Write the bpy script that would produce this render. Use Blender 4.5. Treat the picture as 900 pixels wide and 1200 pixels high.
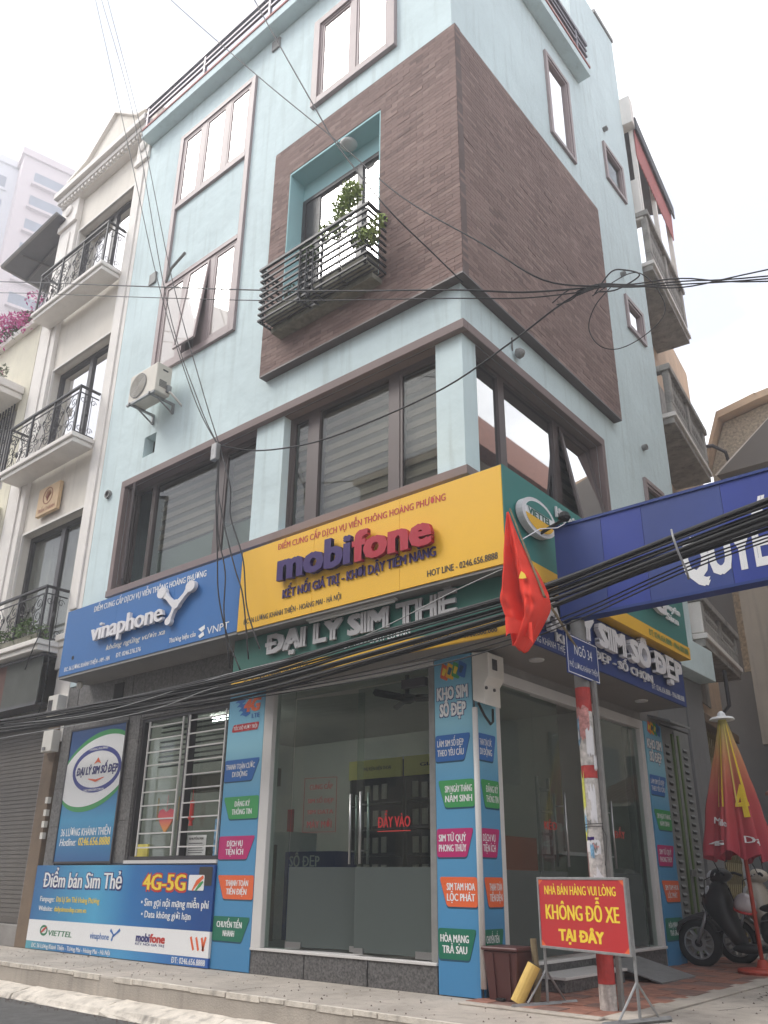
import bpy, math, random
from mathutils import Vector, Matrix
random.seed(7)
S = bpy.context.scene
for o in list(bpy.data.objects):
    bpy.data.objects.remove(o)
COL = S.collection
R_ = math.radians

# ------------------------------------------------------------------ camera
cam_d = bpy.data.cameras.new("camera")
cam = bpy.data.objects.new("camera", cam_d)
COL.objects.link(cam)
yaw, pitch, roll = 0.70049, 0.38071, 0.011515
fwd = Vector((-math.sin(yaw) * math.cos(pitch), math.cos(yaw) * math.cos(pitch), math.sin(pitch)))
rgt = Vector((math.cos(yaw), math.sin(yaw), 0))
upv = rgt.cross(fwd)
r2 = math.cos(roll) * rgt + math.sin(roll) * upv
u2 = -math.sin(roll) * rgt + math.cos(roll) * upv
mw = Matrix((r2, u2, -fwd)).transposed().to_4x4()
mw.translation = (4.92535629, -7.46902094, 1.05)
cam.matrix_world = mw
cam_d.sensor_fit = 'AUTO'
cam_d.sensor_width = 36
cam_d.lens = 965.84 / 1200 * 36
cam_d.shift_x = (450 - 443.15) / 1200
cam_d.shift_y = (644.99 - 600) / 1200
cam_d.clip_end = 2000
cam_d.clip_start = 0.05
S.camera = cam

# ------------------------------------------------------------------ world and sun (bright overcast)
SUN_EL, SUN_AZ = R_(48), R_(230)
HAZE = 0.0055
W = bpy.data.worlds.new("World")
S.world = W
W.use_nodes = True
nt = W.node_tree
bg = nt.nodes['Background']
bg.inputs['Strength'].default_value = 0.12
sky = nt.nodes.new('ShaderNodeTexSky')
sky.sky_type = 'NISHITA'
sky.sun_disc = False
sky.sun_elevation = SUN_EL
sky.sun_rotation = SUN_AZ
sky.air_density = 1.2
sky.dust_density = 3.0
tc = nt.nodes.new('ShaderNodeTexCoord')
mp = nt.nodes.new('ShaderNodeMapping')
mp.inputs['Scale'].default_value = (1, 1, 1.8)
nz = nt.nodes.new('ShaderNodeTexNoise')
nz.inputs['Scale'].default_value = 3.2
nz.inputs['Detail'].default_value = 7
nz.inputs['Roughness'].default_value = 0.55
cr = nt.nodes.new('ShaderNodeValToRGB')
cr.color_ramp.elements[0].position = 0.42
cr.color_ramp.elements[0].color = (3.9, 4.1, 4.7, 1)
cr.color_ramp.elements[1].position = 0.62
cr.color_ramp.elements[1].color = (9.9, 9.9, 9.9, 1)
mx = nt.nodes.new('ShaderNodeMixRGB')
mx.inputs['Fac'].default_value = 0.88
nt.links.new(tc.outputs['Generated'], mp.inputs['Vector'])
nt.links.new(mp.outputs['Vector'], nz.inputs['Vector'])
nt.links.new(nz.outputs['Fac'], cr.inputs['Fac'])
nt.links.new(sky.outputs['Color'], mx.inputs['Color1'])
nt.links.new(cr.outputs['Color'], mx.inputs['Color2'])
nt.links.new(mx.outputs['Color'], bg.inputs['Color'])

sd = bpy.data.lights.new("sun", 'SUN')
sd.energy = 1.5
sd.angle = R_(22)
sd.color = (1.0, 0.965, 0.91)
sun = bpy.data.objects.new("sun", sd)
COL.objects.link(sun)
# direction towards the sun (Nishita: rotation clockwise from +Y)
sdir = Vector((math.sin(SUN_AZ) * math.cos(SUN_EL), math.cos(SUN_AZ) * math.cos(SUN_EL), math.sin(SUN_EL)))
sun.rotation_euler = sdir.to_track_quat('Z', 'Y').to_euler()
sun.location = (0, 0, 40)

S.view_settings.view_transform = 'Standard'
S.view_settings.look = 'None'
S.view_settings.gamma = 1.0
S.view_settings.exposure = 1.28
S.render.engine = 'CYCLES'
S.cycles.max_bounces = 8
S.cycles.transparent_max_bounces = 16
S.cycles.use_denoising = True

# ------------------------------------------------------------------ materials
def mat(name, col, rough=0.7, var=0.12, vs=3.0, bump=0.0, bs=60.0, metal=0.0, streak=0.0, spec=0.4, grime=None, coat=0.0):
    m = bpy.data.materials.new(name)
    m.use_nodes = True
    t = m.node_tree
    b = t.nodes['Principled BSDF']
    b.inputs['Roughness'].default_value = rough
    b.inputs['Metallic'].default_value = metal
    b.inputs['Specular IOR Level'].default_value = spec
    b.inputs['Coat Weight'].default_value = coat
    tcn = t.nodes.new('ShaderNodeTexCoord')
    n1 = t.nodes.new('ShaderNodeTexNoise')
    n1.inputs['Scale'].default_value = vs
    n1.inputs['Detail'].default_value = 8
    n1.inputs['Roughness'].default_value = 0.6
    t.links.new(tcn.outputs['Object'], n1.inputs['Vector'])
    rp = t.nodes.new('ShaderNodeValToRGB')
    c = Vector(col)
    lo = c * (1 - var)
    hi = c * (1 + var * 0.7)
    rp.color_ramp.elements[0].position = 0.3
    rp.color_ramp.elements[1].position = 0.7
    rp.color_ramp.elements[0].color = (*lo, 1)
    rp.color_ramp.elements[1].color = (*[min(x, 0.95) for x in hi], 1)
    t.links.new(n1.outputs['Fac'], rp.inputs['Fac'])
    out = rp.outputs['Color']
    if streak > 0:
        mpn = t.nodes.new('ShaderNodeMapping')
        mpn.inputs['Scale'].default_value = (5, 5, 0.35)
        n2 = t.nodes.new('ShaderNodeTexNoise')
        n2.inputs['Scale'].default_value = 1.6
        n2.inputs['Detail'].default_value = 6
        t.links.new(tcn.outputs['Object'], mpn.inputs['Vector'])
        t.links.new(mpn.outputs['Vector'], n2.inputs['Vector'])
        r2n = t.nodes.new('ShaderNodeValToRGB')
        r2n.color_ramp.elements[0].position = 0.52
        r2n.color_ramp.elements[0].color = (0, 0, 0, 1)
        r2n.color_ramp.elements[1].position = 0.78
        r2n.color_ramp.elements[1].color = (streak, streak, streak, 1)
        t.links.new(n2.outputs['Fac'], r2n.inputs['Fac'])
        mxn = t.nodes.new('ShaderNodeMixRGB')
        g = grime or tuple(x * 0.45 for x in col)
        mxn.inputs['Color2'].default_value = (*g, 1)
        t.links.new(r2n.outputs['Color'], mxn.inputs['Fac'])
        t.links.new(out, mxn.inputs['Color1'])
        out = mxn.outputs['Color']
    t.links.new(out, b.inputs['Base Color'])
    if bump > 0:
        n3 = t.nodes.new('ShaderNodeTexNoise')
        n3.inputs['Scale'].default_value = bs
        n3.inputs['Detail'].default_value = 5
        t.links.new(tcn.outputs['Object'], n3.inputs['Vector'])
        bp = t.nodes.new('ShaderNodeBump')
        bp.inputs['Strength'].default_value = bump
        bp.inputs['Distance'].default_value = 0.02 if bs > 10 else 0.12
        t.links.new(n3.outputs['Fac'], bp.inputs['Height'])
        t.links.new(bp.outputs['Normal'], b.inputs['Normal'])
    return m

def grad_mat(name, stops, axis='z', rough=0.45, scale=1.0, off=0.0, wave=0.0):
    """printed colour gradient along an object axis (in metres: value = (coord-off)/scale)"""
    m = bpy.data.materials.new(name)
    m.use_nodes = True
    t = m.node_tree
    b = t.nodes['Principled BSDF']
    b.inputs['Roughness'].default_value = rough
    tcn = t.nodes.new('ShaderNodeTexCoord')
    sx = t.nodes.new('ShaderNodeSeparateXYZ')
    t.links.new(tcn.outputs['Object'], sx.inputs[0])
    ma = t.nodes.new('ShaderNodeMath')
    ma.operation = 'SUBTRACT'
    ma.inputs[1].default_value = off
    t.links.new(sx.outputs['xyz'.index(axis)], ma.inputs[0])
    md = t.nodes.new('ShaderNodeMath')
    md.operation = 'DIVIDE'
    md.inputs[1].default_value = scale
    t.links.new(ma.outputs[0], md.inputs[0])
    out = md.outputs[0]
    if wave:
        nn = t.nodes.new('ShaderNodeTexNoise')
        nn.inputs['Scale'].default_value = 1.3
        t.links.new(tcn.outputs['Object'], nn.inputs['Vector'])
        mm = t.nodes.new('ShaderNodeMath')
        mm.operation = 'MULTIPLY_ADD'
        mm.inputs[1].default_value = wave
        t.links.new(nn.outputs['Fac'], mm.inputs[0])
        t.links.new(out, mm.inputs[2])
        out = mm.outputs[0]
    rp = t.nodes.new('ShaderNodeValToRGB')
    e = rp.color_ramp.elements
    e[0].position, e[0].color = stops[0][0], (*stops[0][1], 1)
    e[1].position, e[1].color = stops[-1][0], (*stops[-1][1], 1)
    for p, c in stops[1:-1]:
        k = e.new(p)
        k.color = (*c, 1)
    t.links.new(out, rp.inputs['Fac'])
    t.links.new(rp.outputs['Color'], b.inputs['Base Color'])
    return m

def glass_mat(name, tint, opacity=0.15, refl=1.0, rough=0.02, diff=(0.05, 0.06, 0.06)):
    m = bpy.data.materials.new(name)
    m.use_nodes = True
    t = m.node_tree
    for n in list(t.nodes):
        t.nodes.remove(n)
    o = t.nodes.new('ShaderNodeOutputMaterial')
    tr = t.nodes.new('ShaderNodeBsdfTransparent')
    tr.inputs[0].default_value = (*tint, 1)
    df = t.nodes.new('ShaderNodeBsdfDiffuse')
    df.inputs[0].default_value = (*diff, 1)
    gl = t.nodes.new('ShaderNodeBsdfGlossy')
    gl.inputs['Roughness'].default_value = rough
    fr = t.nodes.new('ShaderNodeFresnel')
    fr.inputs[0].default_value = 1.5
    mu = t.nodes.new('ShaderNodeMath')
    mu.operation = 'MULTIPLY'
    mu.inputs[1].default_value = refl
    mu.use_clamp = True
    ge = t.nodes.new('ShaderNodeNewGeometry')      # the back face of the sheet reflects like its front
    mi = t.nodes.new('ShaderNodeMath')
    mi.operation = 'MULTIPLY_ADD'
    mi.inputs[1].default_value = 1 / 1.5 - 1.5
    mi.inputs[2].default_value = 1.5
    t.links.new(ge.outputs['Backfacing'], mi.inputs[0])
    t.links.new(mi.outputs[0], fr.inputs[0])
    t.links.new(fr.outputs[0], mu.inputs[0])
    m1 = t.nodes.new('ShaderNodeMixShader')
    m1.inputs[0].default_value = opacity
    t.links.new(tr.outputs[0], m1.inputs[1])
    t.links.new(df.outputs[0], m1.inputs[2])
    m2 = t.nodes.new('ShaderNodeMixShader')
    t.links.new(mu.outputs[0], m2.inputs[0])
    t.links.new(m1.outputs[0], m2.inputs[1])
    t.links.new(gl.outputs[0], m2.inputs[2])
    t.links.new(m2.outputs[0], o.inputs[0])
    return m

def emit_mat(name, col, s):
    m = bpy.data.materials.new(name)
    m.use_nodes = True
    b = m.node_tree.nodes['Principled BSDF']
    b.inputs['Emission Color'].default_value = (*col, 1)
    b.inputs['Emission Strength'].default_value = s
    return m

M = {}
M['blue_wall'] = mat('pale_blue_render', (0.62, 0.735, 0.745), 0.85, 0.08, 0.8, 0.22, 2.2, streak=0.45, grime=(0.38, 0.45, 0.43))
M['cream'] = mat('cream_render', (0.74, 0.69, 0.61), 0.8, 0.08, 1.2, 0.15, 40, streak=0.25, grime=(0.42, 0.38, 0.33))
M['white_trim'] = mat('white_trim_plaster', (0.80, 0.76, 0.71), 0.75, 0.08, 2, 0.1, 40, streak=0.2, grime=(0.5, 0.46, 0.42))
M['yellow_wall'] = mat('pale_yellow_render', (0.70, 0.66, 0.53), 0.85, 0.12, 1.5, 0.2, 40, streak=0.4, grime=(0.4, 0.36, 0.28))
M['peach'] = mat('peach_render', (0.62, 0.46, 0.32), 0.85, 0.14, 1.2, 0.2, 40, streak=0.45, grime=(0.36, 0.3, 0.25))
M['pink'] = mat('pink_render', (0.72, 0.46, 0.40), 0.85, 0.06, 1.2)
M['old_stone'] = mat('weathered_concrete', (0.36, 0.34, 0.31), 0.9, 0.35, 4, 0.5, 30, streak=0.7, grime=(0.10, 0.095, 0.09))
M['concrete'] = mat('grey_concrete', (0.27, 0.255, 0.24), 0.9, 0.22, 2.2, 0.35, 60)
M['soffit'] = mat('grey_soffit_panel', (0.22, 0.20, 0.18), 0.7, 0.08, 2)
M['paving'] = mat('pavement_concrete', (0.42, 0.375, 0.325), 0.92, 0.28, 1.1, 0.4, 50, streak=0.55, grime=(0.20, 0.18, 0.16))
M['asphalt'] = mat('road_asphalt', (0.115, 0.112, 0.108), 0.92, 0.25, 6, 0.6, 140)
M['kerb_white'] = mat('worn_white_kerb_paint', (0.66, 0.60, 0.52), 0.9, 0.22, 5, 0.5, 30, streak=0.85, grime=(0.2, 0.18, 0.16))
M['paver'] = mat('red_paver', (0.30, 0.14, 0.10), 0.9, 0.35, 5, 0.4, 60)
M['paver2'] = mat('brown_red_paver', (0.20, 0.12, 0.10), 0.9, 0.35, 5, 0.4, 60)
M['mortar'] = mat('dirty_joint', (0.13, 0.10, 0.085), 0.95, 0.2, 8)
M['brick_a'] = mat('brown_brick_slip', (0.240, 0.160, 0.138), 0.85, 0.18, 1.4)
M['brick_b'] = mat('mid_brown_brick_slip', (0.215, 0.142, 0.122), 0.85, 0.18, 1.8)
M['brick_c'] = mat('light_brown_brick_slip', (0.275, 0.190, 0.162), 0.85, 0.22, 1.6)
M['brick_d'] = mat('dark_brown_brick_slip', (0.185, 0.120, 0.104), 0.85, 0.25, 1.6)
M['brick_bed'] = mat('brick_bed', (0.15, 0.11, 0.10), 0.9, 0.15, 3)
M['brown_glare'] = mat('glare_washed_brown_aluminium', (0.34, 0.27, 0.265), 0.5, 0.08, 2)  # upper frames: same brown, with the pale wash of glare put into the colour
M['brown'] = mat('brown_aluminium', (0.105, 0.082, 0.078), 0.45, 0.06, 2, metal=0.1)
M['brown_paint'] = mat('brown_painted_band', (0.215, 0.16, 0.15), 0.7, 0.08, 2, 0.1)
M['dark_frame'] = mat('dark_bronze_frame', (0.045, 0.04, 0.042), 0.4, 0.1, 4)
M['iron'] = mat('black_iron', (0.03, 0.028, 0.03), 0.5, 0.2, 10)
M['rail_purple'] = mat('grey_steel_rail', (0.16, 0.145, 0.17), 0.45, 0.1, 6, metal=0.3)
M['red_line'] = mat('red_tile_edge', (0.42, 0.16, 0.14), 0.7, 0.2, 6)
M['granite'] = mat('grey_granite', (0.125, 0.12, 0.118), 0.45, 0.75, 38, 0.05)
M['granite_wall'] = mat('grey_stone_tile', (0.165, 0.157, 0.15), 0.6, 0.5, 30, 0.08, 30, streak=0.3)
M['white_metal'] = mat('white_aluminium', (0.62, 0.60, 0.58), 0.4, 0.05, 3)
M['door_red'] = mat('dull_red_vinyl', (0.22, 0.02, 0.02), 0.6, 0.05)
M['white_plastic'] = mat('offwhite_plastic', (0.72, 0.69, 0.63), 0.5, 0.08, 4)
M['ac_white'] = mat('aged_white_casing', (0.62, 0.58, 0.50), 0.5, 0.08, 4)
M['steel'] = mat('brushed_steel', (0.45, 0.45, 0.45), 0.3, 0.05, 8, metal=0.9)
M['galv'] = mat('galvanised_tube', (0.30, 0.30, 0.30), 0.45, 0.2, 12, metal=0.5)
M['grey_post'] = mat('grey_painted_post', (0.23, 0.225, 0.215), 0.6, 0.2, 6, 0.1)
M['black'] = mat('black_rubber', (0.014, 0.014, 0.015), 0.7, 0.2, 8)
M['cable'] = mat('black_cable', (0.022, 0.021, 0.022), 0.6, 0.3, 5)
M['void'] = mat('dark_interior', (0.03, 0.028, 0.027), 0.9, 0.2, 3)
M['room'] = mat('interior_wall', (0.52, 0.50, 0.46), 0.85, 0.06, 2)
M['room_dark'] = mat('interior_floor', (0.22, 0.21, 0.20), 0.5, 0.1, 2)
M['shutter'] = mat('roller_shutter', (0.115, 0.10, 0.085), 0.55, 0.15, 2, metal=0.2, streak=0.3)
M['canvas_green'] = mat('faded_dark_canvas', (0.085, 0.09, 0.08), 0.9, 0.25, 1.5)
M['canvas_red'] = mat('faded_red_canvas', (0.13, 0.065, 0.05), 0.9, 0.25, 1.5)
M['gate_grey'] = mat('grey_door_steel', (0.23, 0.235, 0.23), 0.6, 0.1, 3, streak=0.3)
M['gate_green'] = mat('olive_green_frame', (0.13, 0.19, 0.07), 0.6, 0.15, 5)
M['grey_wall'] = mat('grey_plain_render', (0.215, 0.215, 0.215), 0.85, 0.1, 1.2, 0.15, 40, streak=0.25)
M['dark_grey_wall'] = mat('dark_grey_render', (0.21, 0.215, 0.22), 0.85, 0.1, 1.2, 0.1, 40)
M['lattice'] = mat('ochre_lattice', (0.30, 0.24, 0.12), 0.6, 0.2, 4)
M['brown_beam'] = mat('faded_brown_metal', (0.19, 0.135, 0.09), 0.7, 0.2, 4)
M['awning_red'] = mat('red_awning', (0.42, 0.13, 0.12), 0.8, 0.15, 3)
M['awning_dark'] = mat('dark_grey_awning', (0.10, 0.10, 0.11), 0.8, 0.15, 3)
M['stonewash'] = mat('pebble_dash_gable', (0.50, 0.43, 0.33), 0.95, 0.5, 14, 0.8, 25)
M['plain_beige'] = mat('far_beige_wall', (0.42, 0.37, 0.30), 0.9, 0.05, .3)
M['plain_tan'] = mat('far_tan_wall', (0.36, 0.30, 0.24), 0.9, 0.05, .3)
M['beige_wall'] = mat('beige_wall', (0.52, 0.46, 0.38), 0.85, 0.1, 1.5, 0.1, 40, streak=0.35)
M['tile_roof'] = mat('red_brown_tiles', (0.28, 0.13, 0.09), 0.8, 0.3, 6)
M['tower_white'] = mat('tower_white', (0.70, 0.70, 0.73), 0.8, 0.05, 0.1)
M['tower_pink'] = mat('tower_pink', (0.62, 0.52, 0.52), 0.8, 0.05, 0.1)
M['tower_win'] = mat('tower_glass', (0.22, 0.24, 0.30), 0.3, 0.2, 0.3)
M['sign_yellow'] = mat('yellow_sign_panel', (0.80, 0.45, 0.025), 0.5, 0.04, 1.2)
M['sign_blue'] = mat('mid_blue_sign_panel', (0.022, 0.135, 0.38), 0.5, 0.04, 1.2)
M['sign_navy'] = mat('navy_sign_panel', (0.014, 0.04, 0.19), 0.5, 0.06, 1.2)
M['sign_green'] = mat('teal_green_panel', (0.03, 0.19, 0.17), 0.5, 0.05, 1.2)
M['sign_dgreen'] = mat('dark_green_panel', (0.025, 0.13, 0.10), 0.5, 0.08, 1.2)
M['gate_blue'] = mat('royal_blue_panel', (0.022, 0.045, 0.27), 0.5, 0.12, 1.0, streak=0.15)
M['gate_blue2'] = mat('faded_blue_panel', (0.03, 0.055, 0.22), 0.5, 0.12, 1.0, streak=0.15)
M['sign_edge'] = mat('sign_side_metal', (0.25, 0.24, 0.23), 0.6, 0.1, 3)
M['w_print'] = mat('white_print', (0.78, 0.78, 0.78), 0.5, 0.02)
M['grey_letter'] = mat('dusty_grey_letter', (0.42, 0.41, 0.41), 0.6, 0.1, 4)
M['w_letter'] = mat('white_acrylic_letter', (0.70, 0.68, 0.69), 0.4, 0.04)
M['letter_side'] = mat('letter_edge', (0.40, 0.36, 0.40), 0.5, 0.04)
M['purple'] = mat('violet_letter', (0.03, 0.008, 0.11), 0.4, 0.04)
M['navy_print'] = mat('navy_print', (0.03, 0.03, 0.16), 0.5, 0.02)
M['red_letter'] = mat('red_letter', (0.40, 0.01, 0.03), 0.4, 0.04)
M['red_print'] = mat('red_print', (0.50, 0.04, 0.03), 0.5, 0.02)
M['black_print'] = mat('black_print', (0.04, 0.035, 0.03), 0.5, 0.02)
M['y_print'] = mat('yellow_print', (0.85, 0.62, 0.05), 0.5, 0.02)
M['green_print'] = mat('green_print', (0.03, 0.20, 0.09), 0.5, 0.02)
M['tag_blue'] = mat('tag_blue', (0.03, 0.14, 0.42), 0.5, 0.02)
M['tag_green'] = mat('tag_green', (0.05, 0.30, 0.09), 0.5, 0.02)
M['tag_magenta'] = mat('tag_magenta', (0.45, 0.02, 0.14), 0.5, 0.02)
M['tag_orange'] = mat('tag_orange', (0.72, 0.13, 0.04), 0.5, 0.02)
M['tag_dgreen'] = mat('tag_dark_green', (0.015, 0.15, 0.09), 0.5, 0.02)
M['tag_shade'] = mat('tag_print_edge', (0.02, 0.08, 0.14), 0.5, 0.02)
M['white_card'] = mat('white_card', (0.62, 0.62, 0.60), 0.6, 0.03)
M['no_red'] = mat('red_notice_board', (0.48, 0.028, 0.03), 0.4, 0.05)
M['flag_red'] = mat('red_flag_cloth', (0.72, 0.065, 0.045), 1.0, 0.12, 5, 0.25, 120, spec=0.05)
M['bin_brown'] = mat('maroon_bin_plastic', (0.085, 0.032, 0.03), 0.45, 0.1, 5)
M['tub_yellow'] = mat('yellow_plastic', (0.62, 0.42, 0.12), 0.6, 0.15, 8)
M['wood'] = mat('old_wood', (0.22, 0.17, 0.10), 0.85, 0.3, 10)
M['scoot_black'] = mat('matt_black_plastic', (0.018, 0.018, 0.02), 0.42, 0.1, 6, spec=0.5)
M['scoot_grey'] = mat('satin_grey_plastic', (0.045, 0.045, 0.048), 0.42, 0.1, 6, spec=0.5)
M['scoot_cream'] = mat('cream_paint', (0.48, 0.43, 0.36), 0.35, 0.08, 5, coat=0.3)
M['alloy'] = mat('grey_alloy', (0.33, 0.33, 0.34), 0.35, 0.1, 8, metal=0.6)
M['helmet'] = mat('pale_lilac_helmet', (0.50, 0.45, 0.47), 0.25, 0.05, 5, coat=0.5)
M['clear_lens'] = mat('headlamp_lens', (0.55, 0.57, 0.6), 0.12, 0.05)
M['umb_pole'] = mat('red_painted_pole', (0.42, 0.06, 0.035), 0.5, 0.15, 6)
M['umb_cloth'] = grad_mat('parasol_print', [(0.0, (0.38, 0.035, 0.06)), (0.45, (0.44, 0.07, 0.065)), (0.72, (0.50, 0.20, 0.09)), (1.0, (0.45, 0.40, 0.12))], 'z', 0.7, 1.85, 1.38, 0.08)
M['banner'] = grad_mat('banner_print', [(0.0, (0.045, 0.20, 0.40)), (0.6, (0.09, 0.30, 0.50)), (0.8, (0.25, 0.53, 0.66)), (1.0, (0.12, 0.36, 0.54))], 'z', 0.5, 3.55, 0.0, 0.08)
M['board_blue'] = grad_mat('board_print', [(0.0, (0.010, 0.09, 0.28)), (0.45, (0.07, 0.36, 0.58)), (0.66, (0.015, 0.15, 0.40)), (1.0, (0.006, 0.06, 0.24))], 'x', 0.5, 4.45, -2.27, 0.1)
M['strip_blue'] = grad_mat('strip_print', [(0.0, (0.10, 0.38, 0.42)), (0.3, (0.03, 0.16, 0.42)), (0.6, (0.06, 0.30, 0.55)), (1.0, (0.02, 0.10, 0.38))], 'x', 0.5, 4.45, -2.27, 0.08)
M['poster_blue'] = grad_mat('poster_print', [(0.0, (0.008, 0.07, 0.24)), (0.35, (0.03, 0.27, 0.48)), (0.6, (0.012, 0.12, 0.33)), (1.0, (0.004, 0.05, 0.18))], 'z', 0.4, 2.05, 0.0, 0.1)
M['glass'] = glass_mat('shop_glass', (0.80, 0.87, 0.84), 0.05, 1.0)
M['glass_win'] = glass_mat('window_glass', (0.86, 0.88, 0.86), 0.06, 1.0, diff=(0.12, 0.13, 0.12))
M['pane_cream'] = glass_mat('curtained_pane', (0.2, 0.2, 0.2), 0.85, 2.6, diff=(0.66, 0.60, 0.54))
M['glass_sky'] = glass_mat('mirror_tint_glass', (0.30, 0.32, 0.34), 0.25, 5.5, diff=(0.12, 0.13, 0.14))
M['frost'] = glass_mat('frosted_glass', (0.75, 0.78, 0.75), 0.78, 0.8, 0.25, diff=(0.10, 0.118, 0.112))
M['blind'] = mat('blind_band', (0.30, 0.26, 0.215), 0.8, 0.05, 3)
M['blind_b'] = mat('blind_backing', (0.175, 0.16, 0.14), 0.9, 0.1, 3)
M['curtain'] = mat('pale_curtain', (0.52, 0.50, 0.48), 0.9, 0.08, 3)
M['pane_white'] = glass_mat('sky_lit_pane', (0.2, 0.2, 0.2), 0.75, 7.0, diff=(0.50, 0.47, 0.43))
M['lamp_on'] = emit_mat('lit_tube', (1, 1, 0.97), 30)
M['leaf'] = mat('green_leaf', (0.10, 0.17, 0.04), 0.6, 0.35, 9)
M['leaf2'] = mat('yellow_green_leaf', (0.26, 0.34, 0.07), 0.6, 0.35, 9)
M['leaf3'] = mat('dull_leaf', (0.075, 0.10, 0.04), 0.7, 0.35, 9)
M['flower'] = mat('magenta_bract', (0.62, 0.08, 0.32), 0.7, 0.3, 9)
M['twig'] = mat('twig', (0.12, 0.09, 0.06), 0.9, 0.2, 9)
M['planter'] = mat('mossy_planter', (0.22, 0.21, 0.16), 0.9, 0.4, 8, 0.4, 40)
M['paper_p'] = mat('poster_paper_pink', (0.55, 0.26, 0.24), 0.8, 0.5, 25)
M['paper_b'] = mat('poster_paper_blue', (0.20, 0.38, 0.55), 0.8, 0.5, 25)
M['paper_y'] = mat('flyer_yellow', (0.62, 0.62, 0.12), 0.8, 0.2, 25)
M['pole_white'] = mat('chipped_white_paint', (0.54, 0.50, 0.47), 0.8, 0.4, 22, 0.3, 40, streak=0.95, grime=(0.14, 0.11, 0.1))
M['pole_red'] = mat('chipped_red_paint', (0.44, 0.05, 0.045), 0.7, 0.2, 14, 0.2, 40)
M['orange_box'] = mat('orange_counter', (0.40, 0.10, 0.05), 0.6, 0.05)
M['cab_yellow'] = mat('yellow_header', (0.72, 0.62, 0.14), 0.6, 0.05)
M['cab_dark'] = mat('dark_cabinet', (0.018, 0.022, 0.024), 0.4, 0.05)
M['case_grey'] = mat('grey_phone_case', (0.40, 0.36, 0.32), 0.5, 0.4, 3)
M['heart'] = grad_mat('heart_print', [(0.0, (0.65, 0.30, 0.06)), (0.6, (0.60, 0.10, 0.10)), (1.0, (0.45, 0.05, 0.08))], 'z', 0.5, 0.3, -0.15, 0.0)
M['navy_ring'] = mat('navy_ring', (0.04, 0.05, 0.25), 0.5, 0.02)
M['wood_sign'] = mat('pale_wood_sign', (0.62, 0.43, 0.24), 0.6, 0.1, 6)
M['brown_print'] = mat('brown_print', (0.28, 0.07, 0.03), 0.6, 0.05)

# ------------------------------------------------------------------ geometry helpers
class PL:
    """a facade plane: u along it, z up, n outwards"""
    def __init__(s, O, U, N):
        s.O, s.U, s.N = Vector(O), Vector(U), Vector(N)
    def __call__(s, u, z, n=0.0):
        return s.O + s.U * u + s.N * n + Vector((0, 0, z))

def Lp(y=0.0):
    return PL((0, y, 0), (1, 0, 0), (0, -1, 0))
def Rp(x=0.0):
    return PL((x, 0, 0), (0, 1, 0), (1, 0, 0))
L0, R0 = Lp(), Rp()

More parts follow.
